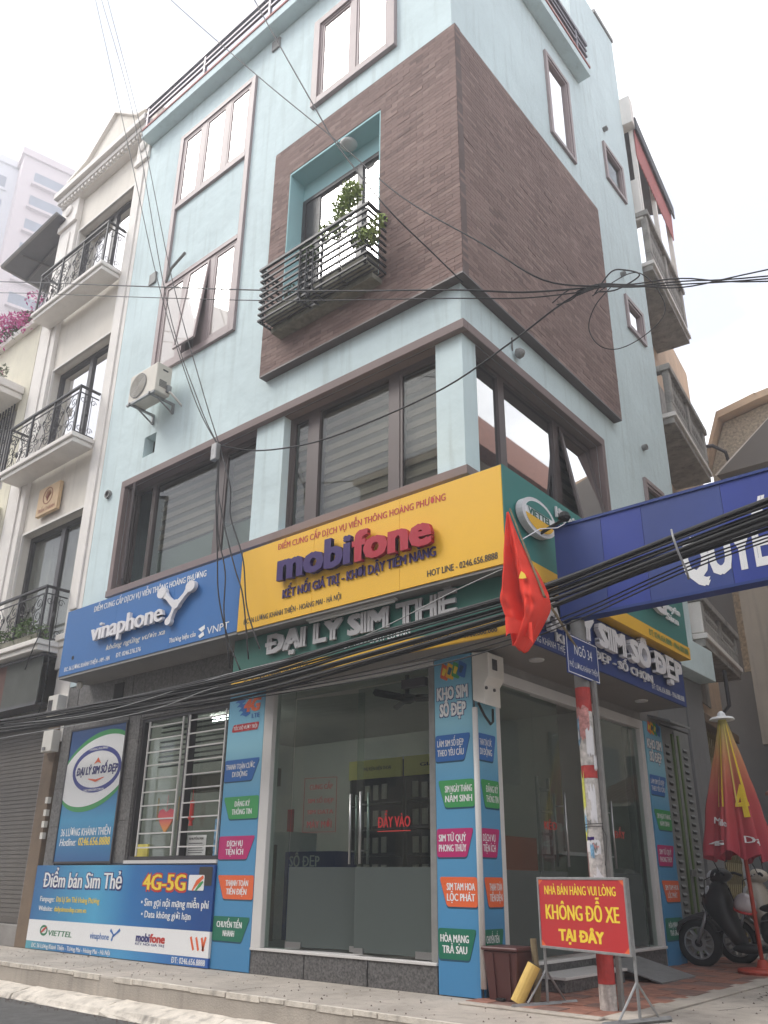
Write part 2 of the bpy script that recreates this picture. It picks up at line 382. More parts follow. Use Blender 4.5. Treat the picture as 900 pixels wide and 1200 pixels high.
class MB:
    def __init__(s):
        s.v, s.f = [], []
    def add(s, vs, fs):
        b = len(s.v)
        s.v += [Vector(v) for v in vs]
        s.f += [tuple(b + i for i in f) for f in fs]
        return s
    def box(s, x0, x1, y0, y1, z0, z1):
        return s.add([(x, y, z) for z in (z0, z1) for y in (y0, y1) for x in (x0, x1)],
                     [(0, 2, 3, 1), (4, 5, 7, 6), (0, 1, 5, 4), (2, 6, 7, 3), (0, 4, 6, 2), (1, 3, 7, 5)])
    def pbox(s, P, u0, u1, z0, z1, n0, n1):
        vs = [P(u, z, n) for z in (z0, z1) for n in (n1, n0) for u in (u0, u1)]
        return s.add(vs, [(0, 2, 3, 1), (4, 5, 7, 6), (0, 1, 5, 4), (2, 6, 7, 3), (0, 4, 6, 2), (1, 3, 7, 5)])
    def hexa(s, vs):
        return s.add(vs, [(0, 2, 3, 1), (4, 5, 7, 6), (0, 1, 5, 4), (2, 6, 7, 3), (0, 4, 6, 2), (1, 3, 7, 5)])
    def prism(s, P, pts, n0, n1):
        k = len(pts)
        vs = [P(u, z, n0) for u, z in pts] + [P(u, z, n1) for u, z in pts]
        fs = [tuple(range(k))[::-1], tuple(range(k, 2 * k))] + [(i, (i + 1) % k, k + (i + 1) % k, k + i) for i in range(k)]
        return s.add(vs, fs)
    def tube(s, pts, r, seg=6, r1=None, caps=True):
        pts = [Vector(p) for p in pts]
        n = len(pts)
        base = len(s.v)
        t = (pts[1] - pts[0]).normalized()
        a = Vector((0, 0, 1)) if abs(t.z) < 0.9 else Vector((1, 0, 0))
        e1 = t.cross(a).normalized()
        vs, fs = [], []
        for i, p in enumerate(pts):
            if i == 0: tt = pts[1] - pts[0]
            elif i == n - 1: tt = pts[-1] - pts[-2]
            else: tt = pts[i + 1] - pts[i - 1]
            tt.normalize()
            e1 = (e1 - tt * e1.dot(tt)).normalized()
            e2 = tt.cross(e1)
            rr = r if r1 is None else r + (r1 - r) * i / (n - 1)
            for k in range(seg):
                an = 2 * math.pi * k / seg
                vs.append(p + e1 * math.cos(an) * rr + e2 * math.sin(an) * rr)
        for i in range(n - 1):
            for k in range(seg):
                fs.append((i * seg + k, i * seg + (k + 1) % seg, (i + 1) * seg + (k + 1) % seg, (i + 1) * seg + k))
        if caps:
            fs.append(tuple(range(seg))[::-1])
            fs.append(tuple((n - 1) * seg + k for k in range(seg)))
        return s.add(vs, fs)
    def lathe(s, c, prof, seg=16, axis=(0, 0, 1), e1=None, sx=1.0, caps=True):
        c, ax = Vector(c), Vector(axis).normalized()
        a = Vector((0, 0, 1)) if abs(ax.z) < 0.9 else Vector((1, 0, 0))
        e1 = Vector(e1) if e1 else ax.cross(a).normalized()
        e2 = ax.cross(e1)
        vs, fs = [], []
        for r, h in prof:
            for k in range(seg):
                an = 2 * math.pi * k / seg
                vs.append(c + ax * h + e1 * math.cos(an) * r * sx + e2 * math.sin(an) * r)
        for i in range(len(prof) - 1):
            for k in range(seg):
                fs.append((i * seg + k, i * seg + (k + 1) % seg, (i + 1) * seg + (k + 1) % seg, (i + 1) * seg + k))
        if caps:
            fs.append(tuple(range(seg))[::-1])
            fs.append(tuple((len(prof) - 1) * seg + k for k in range(seg)))
        return s.add(vs, fs)
    def wall(s, P, u0, u1, z0, z1, n0, n1, ops):
        """slab with rectangular openings (u0,u1,z0,z1)"""
        us = sorted({u0, u1} | {a for o in ops for a in o[:2]})
        zs = sorted({z0, z1} | {a for o in ops for a in o[2:]})
        us = [u for u in us if u0 <= u <= u1]
        zs = [z for z in zs if z0 <= z <= z1]
        for i in range(len(us) - 1):
            j = 0
            while j < len(zs) - 1:
                def solid(j):
                    cu, cz = (us[i] + us[i + 1]) / 2, (zs[j] + zs[j + 1]) / 2
                    return not any(o[0] < cu < o[1] and o[2] < cz < o[3] for o in ops)
                if not solid(j):
                    j += 1
                    continue
                k = j
                while k + 1 < len(zs) - 1 and solid(k + 1):
                    k += 1
                s.pbox(P, us[i], us[i + 1], zs[j], zs[k + 1], n0, n1)
                j = k + 1
        return s

ORG = {}
def mesh_of(name, mb, m, org, smooth=False):
    me = bpy.data.meshes.new(name)
    me.from_pydata([v - org for v in mb.v], [], mb.f)
    me.materials.append(m)
    if smooth:
        for p in me.polygons:
            p.use_smooth = True
    me.update()
    return me
def tag(o, label, cat, group=None, kind=None):
    o['label'] = label
    o['category'] = cat
    if group: o['group'] = group
    if kind: o['kind'] = kind
    return o
def thing(name, label, cat, loc=(0, 0, 0), group=None):
    o = bpy.data.objects.new(name, None)
    o.empty_display_size = 0.2
    COL.objects.link(o)
    o.location = loc
    ORG[o] = Vector(loc)
    return tag(o, label, cat, group)
def part(name, mb, m, parent, smooth=False, bevel=0.0, label=None, stuff=False):
    org = ORG[parent]
    o = bpy.data.objects.new(name, mesh_of(name, mb, M[m] if isinstance(m, str) else m, org, smooth))
    COL.objects.link(o)
    o.parent = parent
    ORG[o] = org
    if bevel:
        b = o.modifiers.new('bevel', 'BEVEL')
        b.width = bevel
        b.segments = 2
        b.limit_method = 'ANGLE'
    if label: o['label'] = label
    if stuff: o['kind'] = 'stuff'
    return o
def solo(name, mb, m, label, cat, loc=(0, 0, 0), group=None, smooth=False, bevel=0.0, kind=None):
    o = bpy.data.objects.new(name, mesh_of(name, mb, M[m], Vector(loc), smooth))
    COL.objects.link(o)
    o.location = loc
    ORG[o] = Vector(loc)
    if bevel:
        b = o.modifiers.new('bevel', 'BEVEL'); b.width = bevel; b.segments = 2; b.limit_method = 'ANGLE'
    if label: o['label'] = label
    if cat: o['category'] = cat
    if group: o['group'] = group
    if kind: o['kind'] = kind
    return o
def struct(name, mb, m, label=None, **k):
    o = solo(name, mb, m, label, None, kind='structure', **k)
    return o
def inst(src, parent, off):
    """a copy of a part, sharing its mesh, moved by off (parent-relative)"""
    c = src.copy()
    COL.objects.link(c)
    c.parent = parent
    c.location = Vector(src.location) + Vector(off)
    ORG[c] = ORG[parent]
    return c
def copy_tree(o, parent=None):
    c = o.copy()
    COL.objects.link(c)
    c.parent = parent
    ORG[c] = ORG[o]
    for ch in list(o.children):
        copy_tree(ch, c)
    return c

# ------------------------------------------------------------------ lettering
_fc = bpy.data.curves.new('lettering_source', 'FONT')
def _extent(s):
    _fc.body = s
    o = bpy.data.objects.new('tmp', _fc)
    me = bpy.data.meshes.new_from_object(o)
    xs = [v.co.x for v in me.vertices]
    bpy.data.meshes.remove(me)
    bpy.data.objects.remove(o)
    return min(xs), max(xs)
def glyphs(s, bold=0.02, shear=0.0, ext=0.0, sp=1.0):
    bars = []
    if 'Đ' in s or 'đ' in s:          # the barred D is a D with its own cross bar
        _fc.offset = 0; _fc.shear = 0; _fc.extrude = 0; _fc.space_character = sp
        plain = s.replace('Đ', 'D').replace('đ', 'd')
        for i, ch in enumerate(s):
            if ch in 'Đđ':
                g = plain[i]
                a, b = _extent(g)
                r = _extent(plain[:i + 1])[1]
                bars.append((r - (b - a) - .07, r - (b - a) + .27, .31, .38) if ch == 'Đ' else (r - .26, r + .06, .56, .62))
        s = plain
    _fc.body = s
    _fc.offset = 0
    _fc.shear = shear
    _fc.extrude = ext
    _fc.space_character = sp
    _fc.resolution_u = 2
    o = bpy.data.objects.new('tmp', _fc)
    me = bpy.data.meshes.new_from_object(o)
    vs = [v.co.copy() for v in me.vertices]
    fs = [tuple(p.vertices) for p in me.polygons]
    bpy.data.meshes.remove(me)
    bpy.data.objects.remove(o)
    for (a, b, c, d) in bars:
        k = len(vs)
        if ext:
            vs += [Vector((x + shear * y, y, z)) for z in (-ext, ext * 1.04) for (x, y) in ((a, c), (b, c), (b, d), (a, d))]
            fs += [(k, k + 3, k + 2, k + 1), (k + 4, k + 5, k + 6, k + 7)] + [(k + i, k + (i + 1) % 4, k + 4 + (i + 1) % 4, k + 4 + i) for i in range(4)]
        else:
            vs += [Vector((x + shear * y, y, 0.0004)) for (x, y) in ((a, c), (b, c), (b, d), (a, d))]
            fs += [(k, k + 1, k + 2, k + 3)]
    if bold > 0:                      # heavier strokes: overlaid copies, each a hair behind the last
        sh = [(-bold, 0), (bold, 0)] if bold < .045 else [(-bold, -bold * .6), (bold, -bold * .6), (-bold, bold * .6), (bold, bold * .6)]
        a, b = [], []
        for i, (dx, dy) in enumerate(sh):
            k = len(a)
            a += [Vector((v.x + dx, v.y + dy, v.z * (1 - i * .01) - i * (0 if ext else .0))) for v in vs]
            b += [tuple(q + k for q in f) for f in fs]
        a2 = []
        m = len(vs)
        for j, v in enumerate(a): a2.append(Vector((v.x, v.y, v.z)) if ext else Vector((v.x, v.y, v.z * .7 - 0.0006 * (j // m))))
        return a2, b
    return vs, fs
def text(parent, P, s, u0, u1, z0, cap, m, n=0.004, bold=0.025, depth=0.0, shear=0.0, slope=0.0, name='lettering', xh=False, sp=1.0, label=None):
    """fit string s between u0 and u1, baseline z0, capital height cap"""
    ext = 0.5 if depth else 0.0
    vs, fs = glyphs(s, bold, shear, ext, sp)
    x0, x1 = min(v.x for v in vs), max(v.x for v in vs)
    h = 0.50 if xh else 0.69
    mb = MB()
    out = []
    for v in vs:
        u = u0 + (v.x - x0) / (x1 - x0) * (u1 - u0)
        z = z0 + v.y / h * cap + slope * (u - u0)
        nn = n + ((v.z + 0.5) * depth if depth else v.z)
        out.append(P(u, z, nn))
    mb.add(out, fs)
    return part(name, mb, m, parent, label=label)

def ellipse(cu, cz, ru, rz, k=32, a0=0, a1=2 * math.pi):
    full = abs(a1 - a0 - 2 * math.pi) < 1e-6
    return [(cu + ru * math.cos(a0 + (a1 - a0) * i / (k if full else k - 1)), cz + rz * math.sin(a0 + (a1 - a0) * i / (k if full else k - 1))) for i in range(k)]
def ring(P, cu, cz, ru, rz, w, n0, n1, k=36, rot=0.0):
    mb = MB()
    vs, fs = [], []
    for i in range(k):
        a = 2 * math.pi * i / k
        for (du, n) in ((0, n1), (w, n1), (0, n0), (w, n0)):
            x, y = (ru - du) * math.cos(a), (rz - du) * math.sin(a)
            vs.append(P(cu + x * math.cos(rot) - y * math.sin(rot), cz + x * math.sin(rot) + y * math.cos(rot), n))
    for i in range(k):
        a, b = 4 * i, 4 * ((i + 1) % k)
        fs += [(a, b, b + 1, a + 1), (a + 2, b + 2, b, a), (a + 1, b + 1, b + 3, a + 3)]
    return mb.add(vs, fs)
def foliage(c, rx, ry, rz, n, size=0.05, seed=1, droop=0.0):
    rnd = random.Random(seed)
    mb = MB()
    for i in range(n):
        while True:
            p = Vector((rnd.uniform(-1, 1), rnd.uniform(-1, 1), rnd.uniform(-1, 1)))
            if 0.15 < p.length < 1: break
        q = Vector(c) + Vector((p.x * rx, p.y * ry, p.z * rz - droop * p.length ** 2))
        a = Vector((rnd.uniform(-1, 1), rnd.uniform(-1, 1), rnd.uniform(-.6, .6))).normalized()
        b = a.cross(Vector((rnd.uniform(-1, 1), rnd.uniform(-1, 1), rnd.uniform(-1, 1)))).normalized()
        s = size * rnd.uniform(.6, 1.4)
        mb.add([q - a * s, q + b * s * .45, q + a * s, q - b * s * .45], [(0, 1, 2, 3)])
    return mb

# ================================================================== THE SETTING
gr = MB().box(-150, 150, -150, 150, -0.62, -0.40)
struct('ground', gr, 'asphalt')
struct('road', MB().box(-60, 60, -13.0, -1.62, -0.399, -0.32), 'asphalt')
sw = MB().box(-40, 3.2, -1.36, 7.2, -0.39, 0.0)
struct('sidewalk', sw, 'paving', bevel=0.02)
struct('alley_pavement', MB().box(3.2, 7.5, -1.36, 40, -0.39, -0.012), 'paving')
struct('alley_end_pavement', MB().box(-20, 3.2, 7.2, 40, -0.39, -0.006), 'paving')
struct('far_sidewalk', MB().box(-40, 40, -16, -13.0, -0.39, -0.15), 'paving')
# rough kerb stones with worn white paint, stepping down to the road
kr = thing('kerb', 'x', 'x', (0, -1.5, -0.32))
del kr['label'], kr['category']
kr['kind'] = 'structure'
rnd = random.Random(3)
x = -22.0
i = 0
while x < 6.4:
    w = rnd.uniform(1.3, 1.9)
    y1 = -1.70 + rnd.uniform(-.02, .02)
    zt = -0.20 + rnd.uniform(-.012, .012)
    mb = MB()
    # sloped profile: back top at the riser, front lower edge by the road
    prof = [(-1.365, zt), (-1.50, zt - 0.005), (y1 + 0.03, zt - 0.05), (y1, zt - 0.09), (y1 - .015, -0.318), (-1.365, -0.318)]
    k = 9
    vs = []
    for a in range(k):
        xx = x + (w - 0.02) * a / (k - 1)
        for (yy, zz) in prof:
            vs.append((xx, yy + rnd.uniform(-.012, .012) * (yy < -1.4), zz + rnd.uniform(-.008, .008) * (zz > -.3)))
    fs = []
    m_ = len(prof)
    for a in range(k - 1):
        for b in range(m_):
            fs.append((a * m_ + b, a * m_ + (b + 1) % m_, (a + 1) * m_ + (b + 1) % m_, (a + 1) * m_ + b))
    fs += [tuple(range(m_))[::-1], tuple((k - 1) * m_ + b for b in range(m_))]
    mb.add(vs, fs)
    part('kerb_stone', mb, 'kerb_white', kr)
    x += w
# broken painted lip along the sidewalk edge
mb = MB()
x = -22.0
while x < 3.1:
    w = rnd.uniform(.25, .6)
    d = rnd.uniform(.03, .07)
    if rnd.random() < 0.86:
        mb.box(x, x + w - rnd.uniform(0, .03), -1.368, -1.36 + d, -0.03 - rnd.uniform(0, .02), 0.004)
    x += w
part('painted_lip', mb, 'kerb_white', kr, stuff=True)

# red pavers beside the side shop front
pv = thing('brick_pavement', 'x', 'x', (0.7, 3, 0))
del pv['label'], pv['category']
pv['kind'] = 'structure'
part('bedding', MB().box(0.0, 1.42, -0.30, 6.95, 0.0005, 0.004), 'mortar', pv)
pm = [mesh_of('paver', MB().box(-.117, .117, -.117, .117, 0, .016), M[k], Vector((0, 0, 0))) for k in ('paver', 'paver2')]
nx, ny = 6, 30
for j in range(ny):
    for i in range(nx):
        o = bpy.data.objects.new('paver', pm[rnd.random() < .35])
        COL.objects.link(o)
        o.parent = pv
        o.location = (0.12 + i * 0.238 - 0.7, -0.18 + j * 0.238 - 3, 0.004 + rnd.uniform(-.003, .004))
        o.rotation_euler = (rnd.uniform(-.01, .01), rnd.uniform(-.01, .01), rnd.uniform(-.01, .01))
# thin mortar smear where the pavers meet the concrete
mb = MB()
mb.box(1.36, 1.62, -0.32, 7.0, 0.001, 0.019)
mb.box(0.0, 1.40, -0.42, -0.29, 0.001, 0.019)
struct('concrete_edging', mb, 'paving', bevel=0.006)

# ================================================================== CORNER HOUSE
H = thing('corner_house', 'tall pale blue corner house with brown brick box and shop signs', 'building', (-4, 3.6, 0))
XL, YR = -8.38, 7.21
opsL = [(-7.35, -3.90, 5.68, 7.66), (-3.28, -0.42, 5.68, 7.66), (-6.98, -4.80, 10.02, 11.98), (-6.98, -4.80, 14.12, 15.98),
        (-3.35, -1.30, 9.20, 12.47), (-2.88, -1.22, 14.05, 15.95), (-7.06, -6.70, 8.20, 8.62)]
wm = MB().wall(L0, XL, 0.0, 4.12, 16.8, -0.25, 0.0, opsL)
part('front_wall', wm, 'blue_wall', H)
opsR = [(0.32, 3.87, 5.68, 7.66), (3.30, 4.08, 14.12, 16.06), (5.82, 6.60, 15.02, 15.86), (5.98, 6.68, 11.28, 11.92), (5.80, 6.52, 7.00, 7.75)]
wm = MB().wall(R0, 0.25, YR, 4.12, 16.8, -0.25, 0.0, opsR)
part('side_wall', wm, 'blue_wall', H)
part('rear_wall', MB().box(XL, -0.25, YR - 0.2, YR, 0, 16.8), 'blue_wall', H)
part('party_wall', MB().box(XL, XL + 0.2, 0.25, YR - 0.2, 0, 16.8), 'blue_wall', H)
# ground floor solid pieces
gw = MB()
gw.wall(L0, XL, -3.30, 0.0, 4.10, -0.20, 0.0, [(-6.10, -4.04, 1.28, 3.32)])
gw.pbox(L0, -3.30, 0.0, 3.66, 4.10, -0.20, 0.0)
gw.pbox(L0, -0.50, 0.0, 0.0, 3.66, -0.20, 0.0)
part('ground_floor_wall', gw, 'granite_wall', H)
gw = MB()
gw.pbox(R0, 0.20, 0.42, 0.0, 3.4, -0.20, 0.0)
gw.pbox(R0, 0.20, 5.18, 3.4, 4.10, -0.20, 0.0)
gw.pbox(R0, 4.48, 5.18, 0.0, 3.4, -0.20, 0.0)
gw.pbox(R0, 0.42, 4.48, 3.30, 3.4, -0.20, -0.01)
part('side_ground_wall', gw, 'concrete', H)
gw = MB()
gw.pbox(R0, 6.42, YR, 0.0, 4.32, -0.20, 0.03)
gw.pbox(R0, 5.18, 6.42, 3.36, 4.32, -0.20, 0.0)
part('grey_pillar', gw, 'grey_wall', H, bevel=0.01)
part('pale_ledge', MB().pbox(R0, 5.25, 7.24, 4.33, 4.88, 0.0, 0.30), 'blue_wall', H, bevel=0.012)
# grey stone tiles on the front ground wall, recessed joints
tiles = []
for (u0, u1, z0, z1) in [(-8.36, -8.03, 0, 4.08), (-6.42, -6.12, 1.24, 4.08)]:
    z = z0
    while z < z1 - 0.05:
        h = min(0.60, z1 - z)
        tiles.append((u0, u1, z, z + h)); z += 0.6
u = -6.11
while u < -4.05:
    tiles.append((u, min(u + 0.69, -4.04), 3.345, 3.70)); tiles.append((u, min(u + 0.69, -4.04), 3.70, 4.08)); u += 0.69
u = -8.02
while u < -6.44:
    tiles.append((u, min(u + 0.79, -6.43), 3.345, 3.70)); tiles.append((u, min(u + 0.79, -6.43), 3.70, 4.08)); u += 0.79
for (u0, u1, z0, z1) in tiles:
    part('stone_tile', MB().pbox(L0, u0 + .004, u1 - .004, z0 + .004, z1 - .004, 0.001, 0.016 + rnd.uniform(0, .002)), 'granite_wall', H)
# granite plinth under the shop fronts: slabs with open joints, and the white sill above
for (u0, u1) in [(-3.30, -2.40), (-2.39, -1.45), (-1.44, -0.52)]:
    part('plinth_slab', MB().pbox(L0, u0 + .003, u1 - .003, 0.0, 0.255, -0.20, 0.012), 'granite', H, bevel=0.004)
part('door_sill', MB().pbox(L0, -3.30, -0.52, 0.257, 0.285, -0.20, 0.03), 'white_metal', H, bevel=0.004)
for (u0, u1) in [(0.42, 1.30), (1.31, 2.30), (2.31, 3.40), (3.41, 4.48)]:
    part('plinth_slab', MB().pbox(R0, u0 + .003, u1 - .003, 0.0, 0.235, -0.20, 0.012), 'granite', H, bevel=0.004)
part('door_sill', MB().pbox(R0, 0.42, 4.48, 0.238, 0.27, -0.20, 0.04), 'white_metal', H, bevel=0.004)

# brown band framing the corner windows
bm = MB()
bm.box(-7.47, 0.10, -0.10, 0.0, 7.66, 7.80)
bm.box(0.0, 0.10, 0.0, 3.98, 7.66, 7.80)
bm.box(-7.47, -7.35, -0.10, 0.0, 5.67, 7.66)
bm.box(0.0, 0.10, 3.87, 3.98, 5.67, 7.66)
bm.box(-7.47, 0.10, -0.12, 0.0, 5.55, 5.67)
bm.box(0.0, 0.10, 0.0, 3.98, 5.55, 5.67)
part('brown_band', bm, 'brown_paint', H, bevel=0.008)
rv = MB()
rv.pbox(L0, -7.35, -3.90, 7.645, 7.659, -0.24, 0.0); rv.pbox(L0, -3.28, -0.42, 7.645, 7.659, -0.24, 0.0)
rv.pbox(L0, -7.349, -7.33, 5.68, 7.645, -0.24, 0.0)
rv.pbox(R0, 0.32, 3.87, 7.645, 7.659, -0.24, 0.0); rv.pbox(R0, 3.85, 3.869, 5.68, 7.645, -0.24, 0.0)
part('window_reveal', rv, 'brown_paint', H)

# dark rooms behind the upper windows
for nm, bx in dict(first=(XL + .25, -0.3, 0.9, 6.9, 5.3, 8.2)).items():
    x0, x1, y0, y1, z0, z1 = bx
    mb = MB().box(x0, x1, 0.3, y1, z0 - .05, z0)
    mb.box(x0, x1, 0.3, y1, z1, z1 + .05)
    mb.box(x0, x1, 3.9, 3.95, z0, z1)
    part('upper_room', mb, 'room', H)

def frame_bars(P, u0, u1, z0, z1, t, n0, n1, mull=(), trans=()):
    mb = MB()
    mb.pbox(P, u0, u0 + t, z0, z1, n0, n1)
    mb.pbox(P, u1 - t, u1, z0, z1, n0, n1)
    mb.pbox(P, u0 + t, u1 - t, z1 - t, z1, n0, n1)
    mb.pbox(P, u0 + t, u1 - t, z0, z0 + t, n0, n1)
    for (a, b) in mull:
        mb.pbox(P, a, b, z0 + t, z1 - t, n0, n1)
    return mb
def sash(P, W_, u0, u1, z0, z1, n, t=0.045, m='brown', gm='glass_win'):
    """casement ring with its pane; both sub-parts of the window"""
    part('sash', frame_bars(P, u0, u1, z0, z1, t, n - 0.02, n + 0.02), m, W_)
    part('pane', MB().pbox(P, u0 + t, u1 - t, z0 + t, z1 - t, n - 0.004, n + 0.002), gm, W_)
bandm = {}
def blinds(P, W_, u0, u1, z0, z1, n, key):
    part('blind_backing', MB().pbox(P, u0, u1, z0, z1, n - 0.03, n - 0.02), 'blind_b', W_)
    z = z1 - 0.10
    src = None
    zs = z
    while z > z0:
        if src is None:
            src = part('blind_slat', MB().pbox(P, u0, u1, z, z + 0.095, n - 0.012, n), 'blind', W_)
        else:
            inst(src, W_, (0, 0, z - zs))
        z -= 0.185

# --- first-floor front windows
W1 = part('window', frame_bars(L0, -7.33, -3.90, 5.69, 7.645, 0.06, -0.22, -0.14, [(-6.80, -6.70), (-4.96, -4.80)]), 'brown', H)
part('pane', MB().pbox(L0, -6.70, -4.96, 5.75, 7.585, -0.185, -0.18), 'glass_win', W1)
sash(L0, W1, -4.80, -3.96, 5.75, 7.585, -0.17)
blinds(L0, W1, -6.68, -4.98, 6.35, 7.58, -0.30, 'a')
blinds(L0, W1, -4.78, -3.98, 6.35, 7.58, -0.30, 'b')
part('lower_film', MB().pbox(L0, -6.70, -3.98, 5.72, 6.34, -0.34, -0.33), mat('green_grey_film', (0.13, 0.19, 0.165), 0.5, 0.1, 3), W1)
# open side-hung casement standing out from the left end
mb = MB(); c0 = L0(-6.78, 0, 0.10)
PO = PL(L0(-7.30, 0, -0.12), Vector((0.79, -0.61, 0)).normalized(), Vector((-0.61, -0.79, 0)).normalized())
part('open_sash', frame_bars(PO, 0.0, 0.50, 5.76, 7.58, 0.05, -0.02, 0.02), 'brown', W1)
part('pane', MB().pbox(PO, 0.05, 0.45, 5.81, 7.53, -0.003, 0.003), 'glass_win', W1)

W2 = part('window', frame_bars(L0, -3.28, -0.42, 5.69, 7.645, 0.06, -0.22, -0.14, [(-2.86, -2.66), (-1.33, -1.14)]), 'brown', H)
for (a, b) in ((-3.22, -2.86), (-2.66, -1.33), (-1.14, -0.48)):
    if b - a > 1: part('pane', MB().pbox(L0, a, b, 5.75, 7.585, -0.185, -0.18), 'glass_win', W2)
    else: sash(L0, W2, a, b, 5.75, 7.585, -0.17)
    blinds(L0, W2, a + .01, b - .01, 5.70, 7.58, -0.27, 'c')

# --- first-floor side windows
W3 = part('window', frame_bars(R0, 0.32, 3.85, 5.69, 7.645, 0.07, -0.20, -0.12, [(1.04, 1.20), (2.60, 2.76)]), 'brown', H)
part('pane', MB().pbox(R0, 0.39, 1.04, 5.76, 7.575, -0.165, -0.16), 'glass_sky', W3)
part('pane', MB().pbox(R0, 1.20, 2.60, 5.76, 7.575, -0.165, -0.16), 'glass_sky', W3)
for a, b in ((0.40, 1.03), (1.21, 2.59), (2.77, 3.78)):
    blinds(R0, W3, a, b, 5.70, 7.57, -0.30, 'r')
ang = R_(9)
def tilt(P, u0, z1, ang, n=-0.12):
    """plane hanging from its top edge, swung outwards"""
    class Q:
        def __call__(s, u, z, nn=0.0):
            d = z1 - z
            return P(u, z1 - d * math.cos(ang) + nn * math.sin(ang), n + d * math.sin(ang) + nn * math.cos(ang))
    return Q()
Q = tilt(R0, 0, 7.575, ang)
part('open_sash', frame_bars(Q, 2.78, 3.78, 5.80, 7.575, 0.07, -0.02, 0.02), 'brown', W3)
part('pane', MB().pbox(Q, 2.85, 3.71, 5.87, 7.505, -0.003, 0.003), 'pane_white', W3)

# --- tall brown surround with the second and third floor windows at the far left
tr = MB()
tr.pbox(L0, -7.10, -6.98, 9.90, 16.10, -0.02, 0.06)
tr.pbox(L0, -4.80, -4.68, 9.90, 16.10, -0.02, 0.06)
tr.pbox(L0, -6.98, -4.80, 15.98, 16.10, -0.02, 0.06)
tr.pbox(L0, -6.98, -4.80, 14.00, 14.12, -0.02, 0.06)
tr.pbox(L0, -6.98, -4.80, 11.98, 12.08, -0.02, 0.06)
tr.pbox(L0, -6.98, -4.80, 9.90, 10.02, -0.02, 0.06)
part('window_surround', tr, 'brown_glare', H, bevel=0.006)
for (z0, z1, op) in ((10.02, 11.98, True), (14.12, 15.98, False)):
    Wt = part('window', frame_bars(L0, -6.98, -4.80, z0, z1, 0.05, -0.05, 0.035, [(-6.36, -6.20), (-5.58, -5.42)]), 'brown_glare', H)
    for k, (a, b) in enumerate(((-6.93, -6.36), (-6.20, -5.58), (-5.42, -4.85))):
        if op and k == 1:
            Q = tilt(L0, 0, z1 - 0.05, R_(5.5), 0.03)
            part('open_sash', frame_bars(Q, a, b, z0 + .05, z1 - .05, 0.05, -0.02, 0.02), 'brown_glare', Wt)
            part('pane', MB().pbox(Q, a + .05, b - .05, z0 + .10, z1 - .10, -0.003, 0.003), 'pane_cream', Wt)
            part('room_behind', MB().pbox(L0, a, b, z0, z1, -0.24, -0.22), 'brown_glare', Wt)
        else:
            sash(L0, Wt, a, b, z0 + .05, z1 - .05, 0.01, m='brown_glare', gm='pane_cream')
    part('curtain', MB().pbox(L0, -6.98, -4.80, z0, z1, -0.249, -0.242), 'curtain', Wt)
# small fixed louvre lamp arm over the second floor window
tb = MB().tube([L0(-6.95, 12.10, 0.06), L0(-6.70, 12.25, 0.14), L0(-6.25, 12.38, 0.16)], 0.03)
solo('flood_lamp', tb, 'grey_post', 'thin grey lamp arm over the second-floor triple window', 'lamp', L0(-6.95, 12.1, 0))
# --- third floor double window above the brick box
part('window_surround', frame_bars(L0, -3.03, -1.09, 13.90, 16.10, 0.15, -0.02, 0.08), 'brown_glare', H, bevel=0.006)
Wd = part('window', frame_bars(L0, -2.88, -1.24, 14.05, 15.95, 0.04, -0.05, 0.045, [(-2.12, -1.98)]), 'brown_glare', H)
sash(L0, Wd, -2.84, -2.12, 14.09, 15.91, 0.01, m='brown_glare', gm='pane_cream')
sash(L0, Wd, -1.98, -1.28, 14.09, 15.91, 0.01, m='brown_glare', gm='pane_cream')
part('curtain', MB().pbox(L0, -2.88, -1.24, 14.05, 15.95, -0.249, -0.242), 'curtain', Wd)
# --- small side windows
for (u0, u1, z0, z1, m_) in ((3.20, 4.18, 14.00, 16.18, 'pane_white'), (5.72, 6.70, 14.92, 15.96, 'glass_win'), (5.90, 6.76, 11.20, 12.00, 'pane_white'), (5.72, 6.60, 6.92, 7.83, 'glass_win')):
    part('window_surround', frame_bars(R0, u0, u1, z0, z1, 0.08, -0.02, 0.05), 'brown_glare', H)
    Ws = part('window', frame_bars(R0, u0 + .09, u1 - .09, z0 + .09, z1 - .09, 0.045, -0.06, 0.03), 'brown_glare', H)
    part('pane', MB().pbox(R0, u0 + .135, u1 - .135, z0 + .135, z1 - .135, -0.03, -0.024), m_, Ws)
    part('room_behind', MB().pbox(R0, u0 + .09, u1 - .09, z0 + .09, z1 - .09, -0.249, -0.24), 'curtain' if m_ == 'pane_white' else 'void', Ws)
# pipe stubs and vent holes
for z in (16.46, 12.49, 8.51):
    part('pipe_stub', MB().lathe(R0(5.91, z, 0), [(0.055, 0), (0.055, 0.09), (0.04, 0.09), (0.04, 0.02)], 12, (1, 0, 0)), 'grey_post', H, smooth=False)
part('pipe_stub', MB().lathe(L0(-8.02, 7.74, 0), [(0.085, 0), (0.085, 0.05), (0.06, 0.05), (0.06, 0.01)], 12, (0, -1, 0)), 'grey_post', H)
part('vent_recess', MB().pbox(L0, -7.06, -6.70, 8.20, 8.62, -0.24, -0.20), 'void', H)
for (u, z) in ((-7.62, 12.38), (-4.28, 16.42)):
    part('vent_cover', MB().pbox(L0, u, u + .22, z, z + .26, 0.0, 0.04), 'grey_post', H)

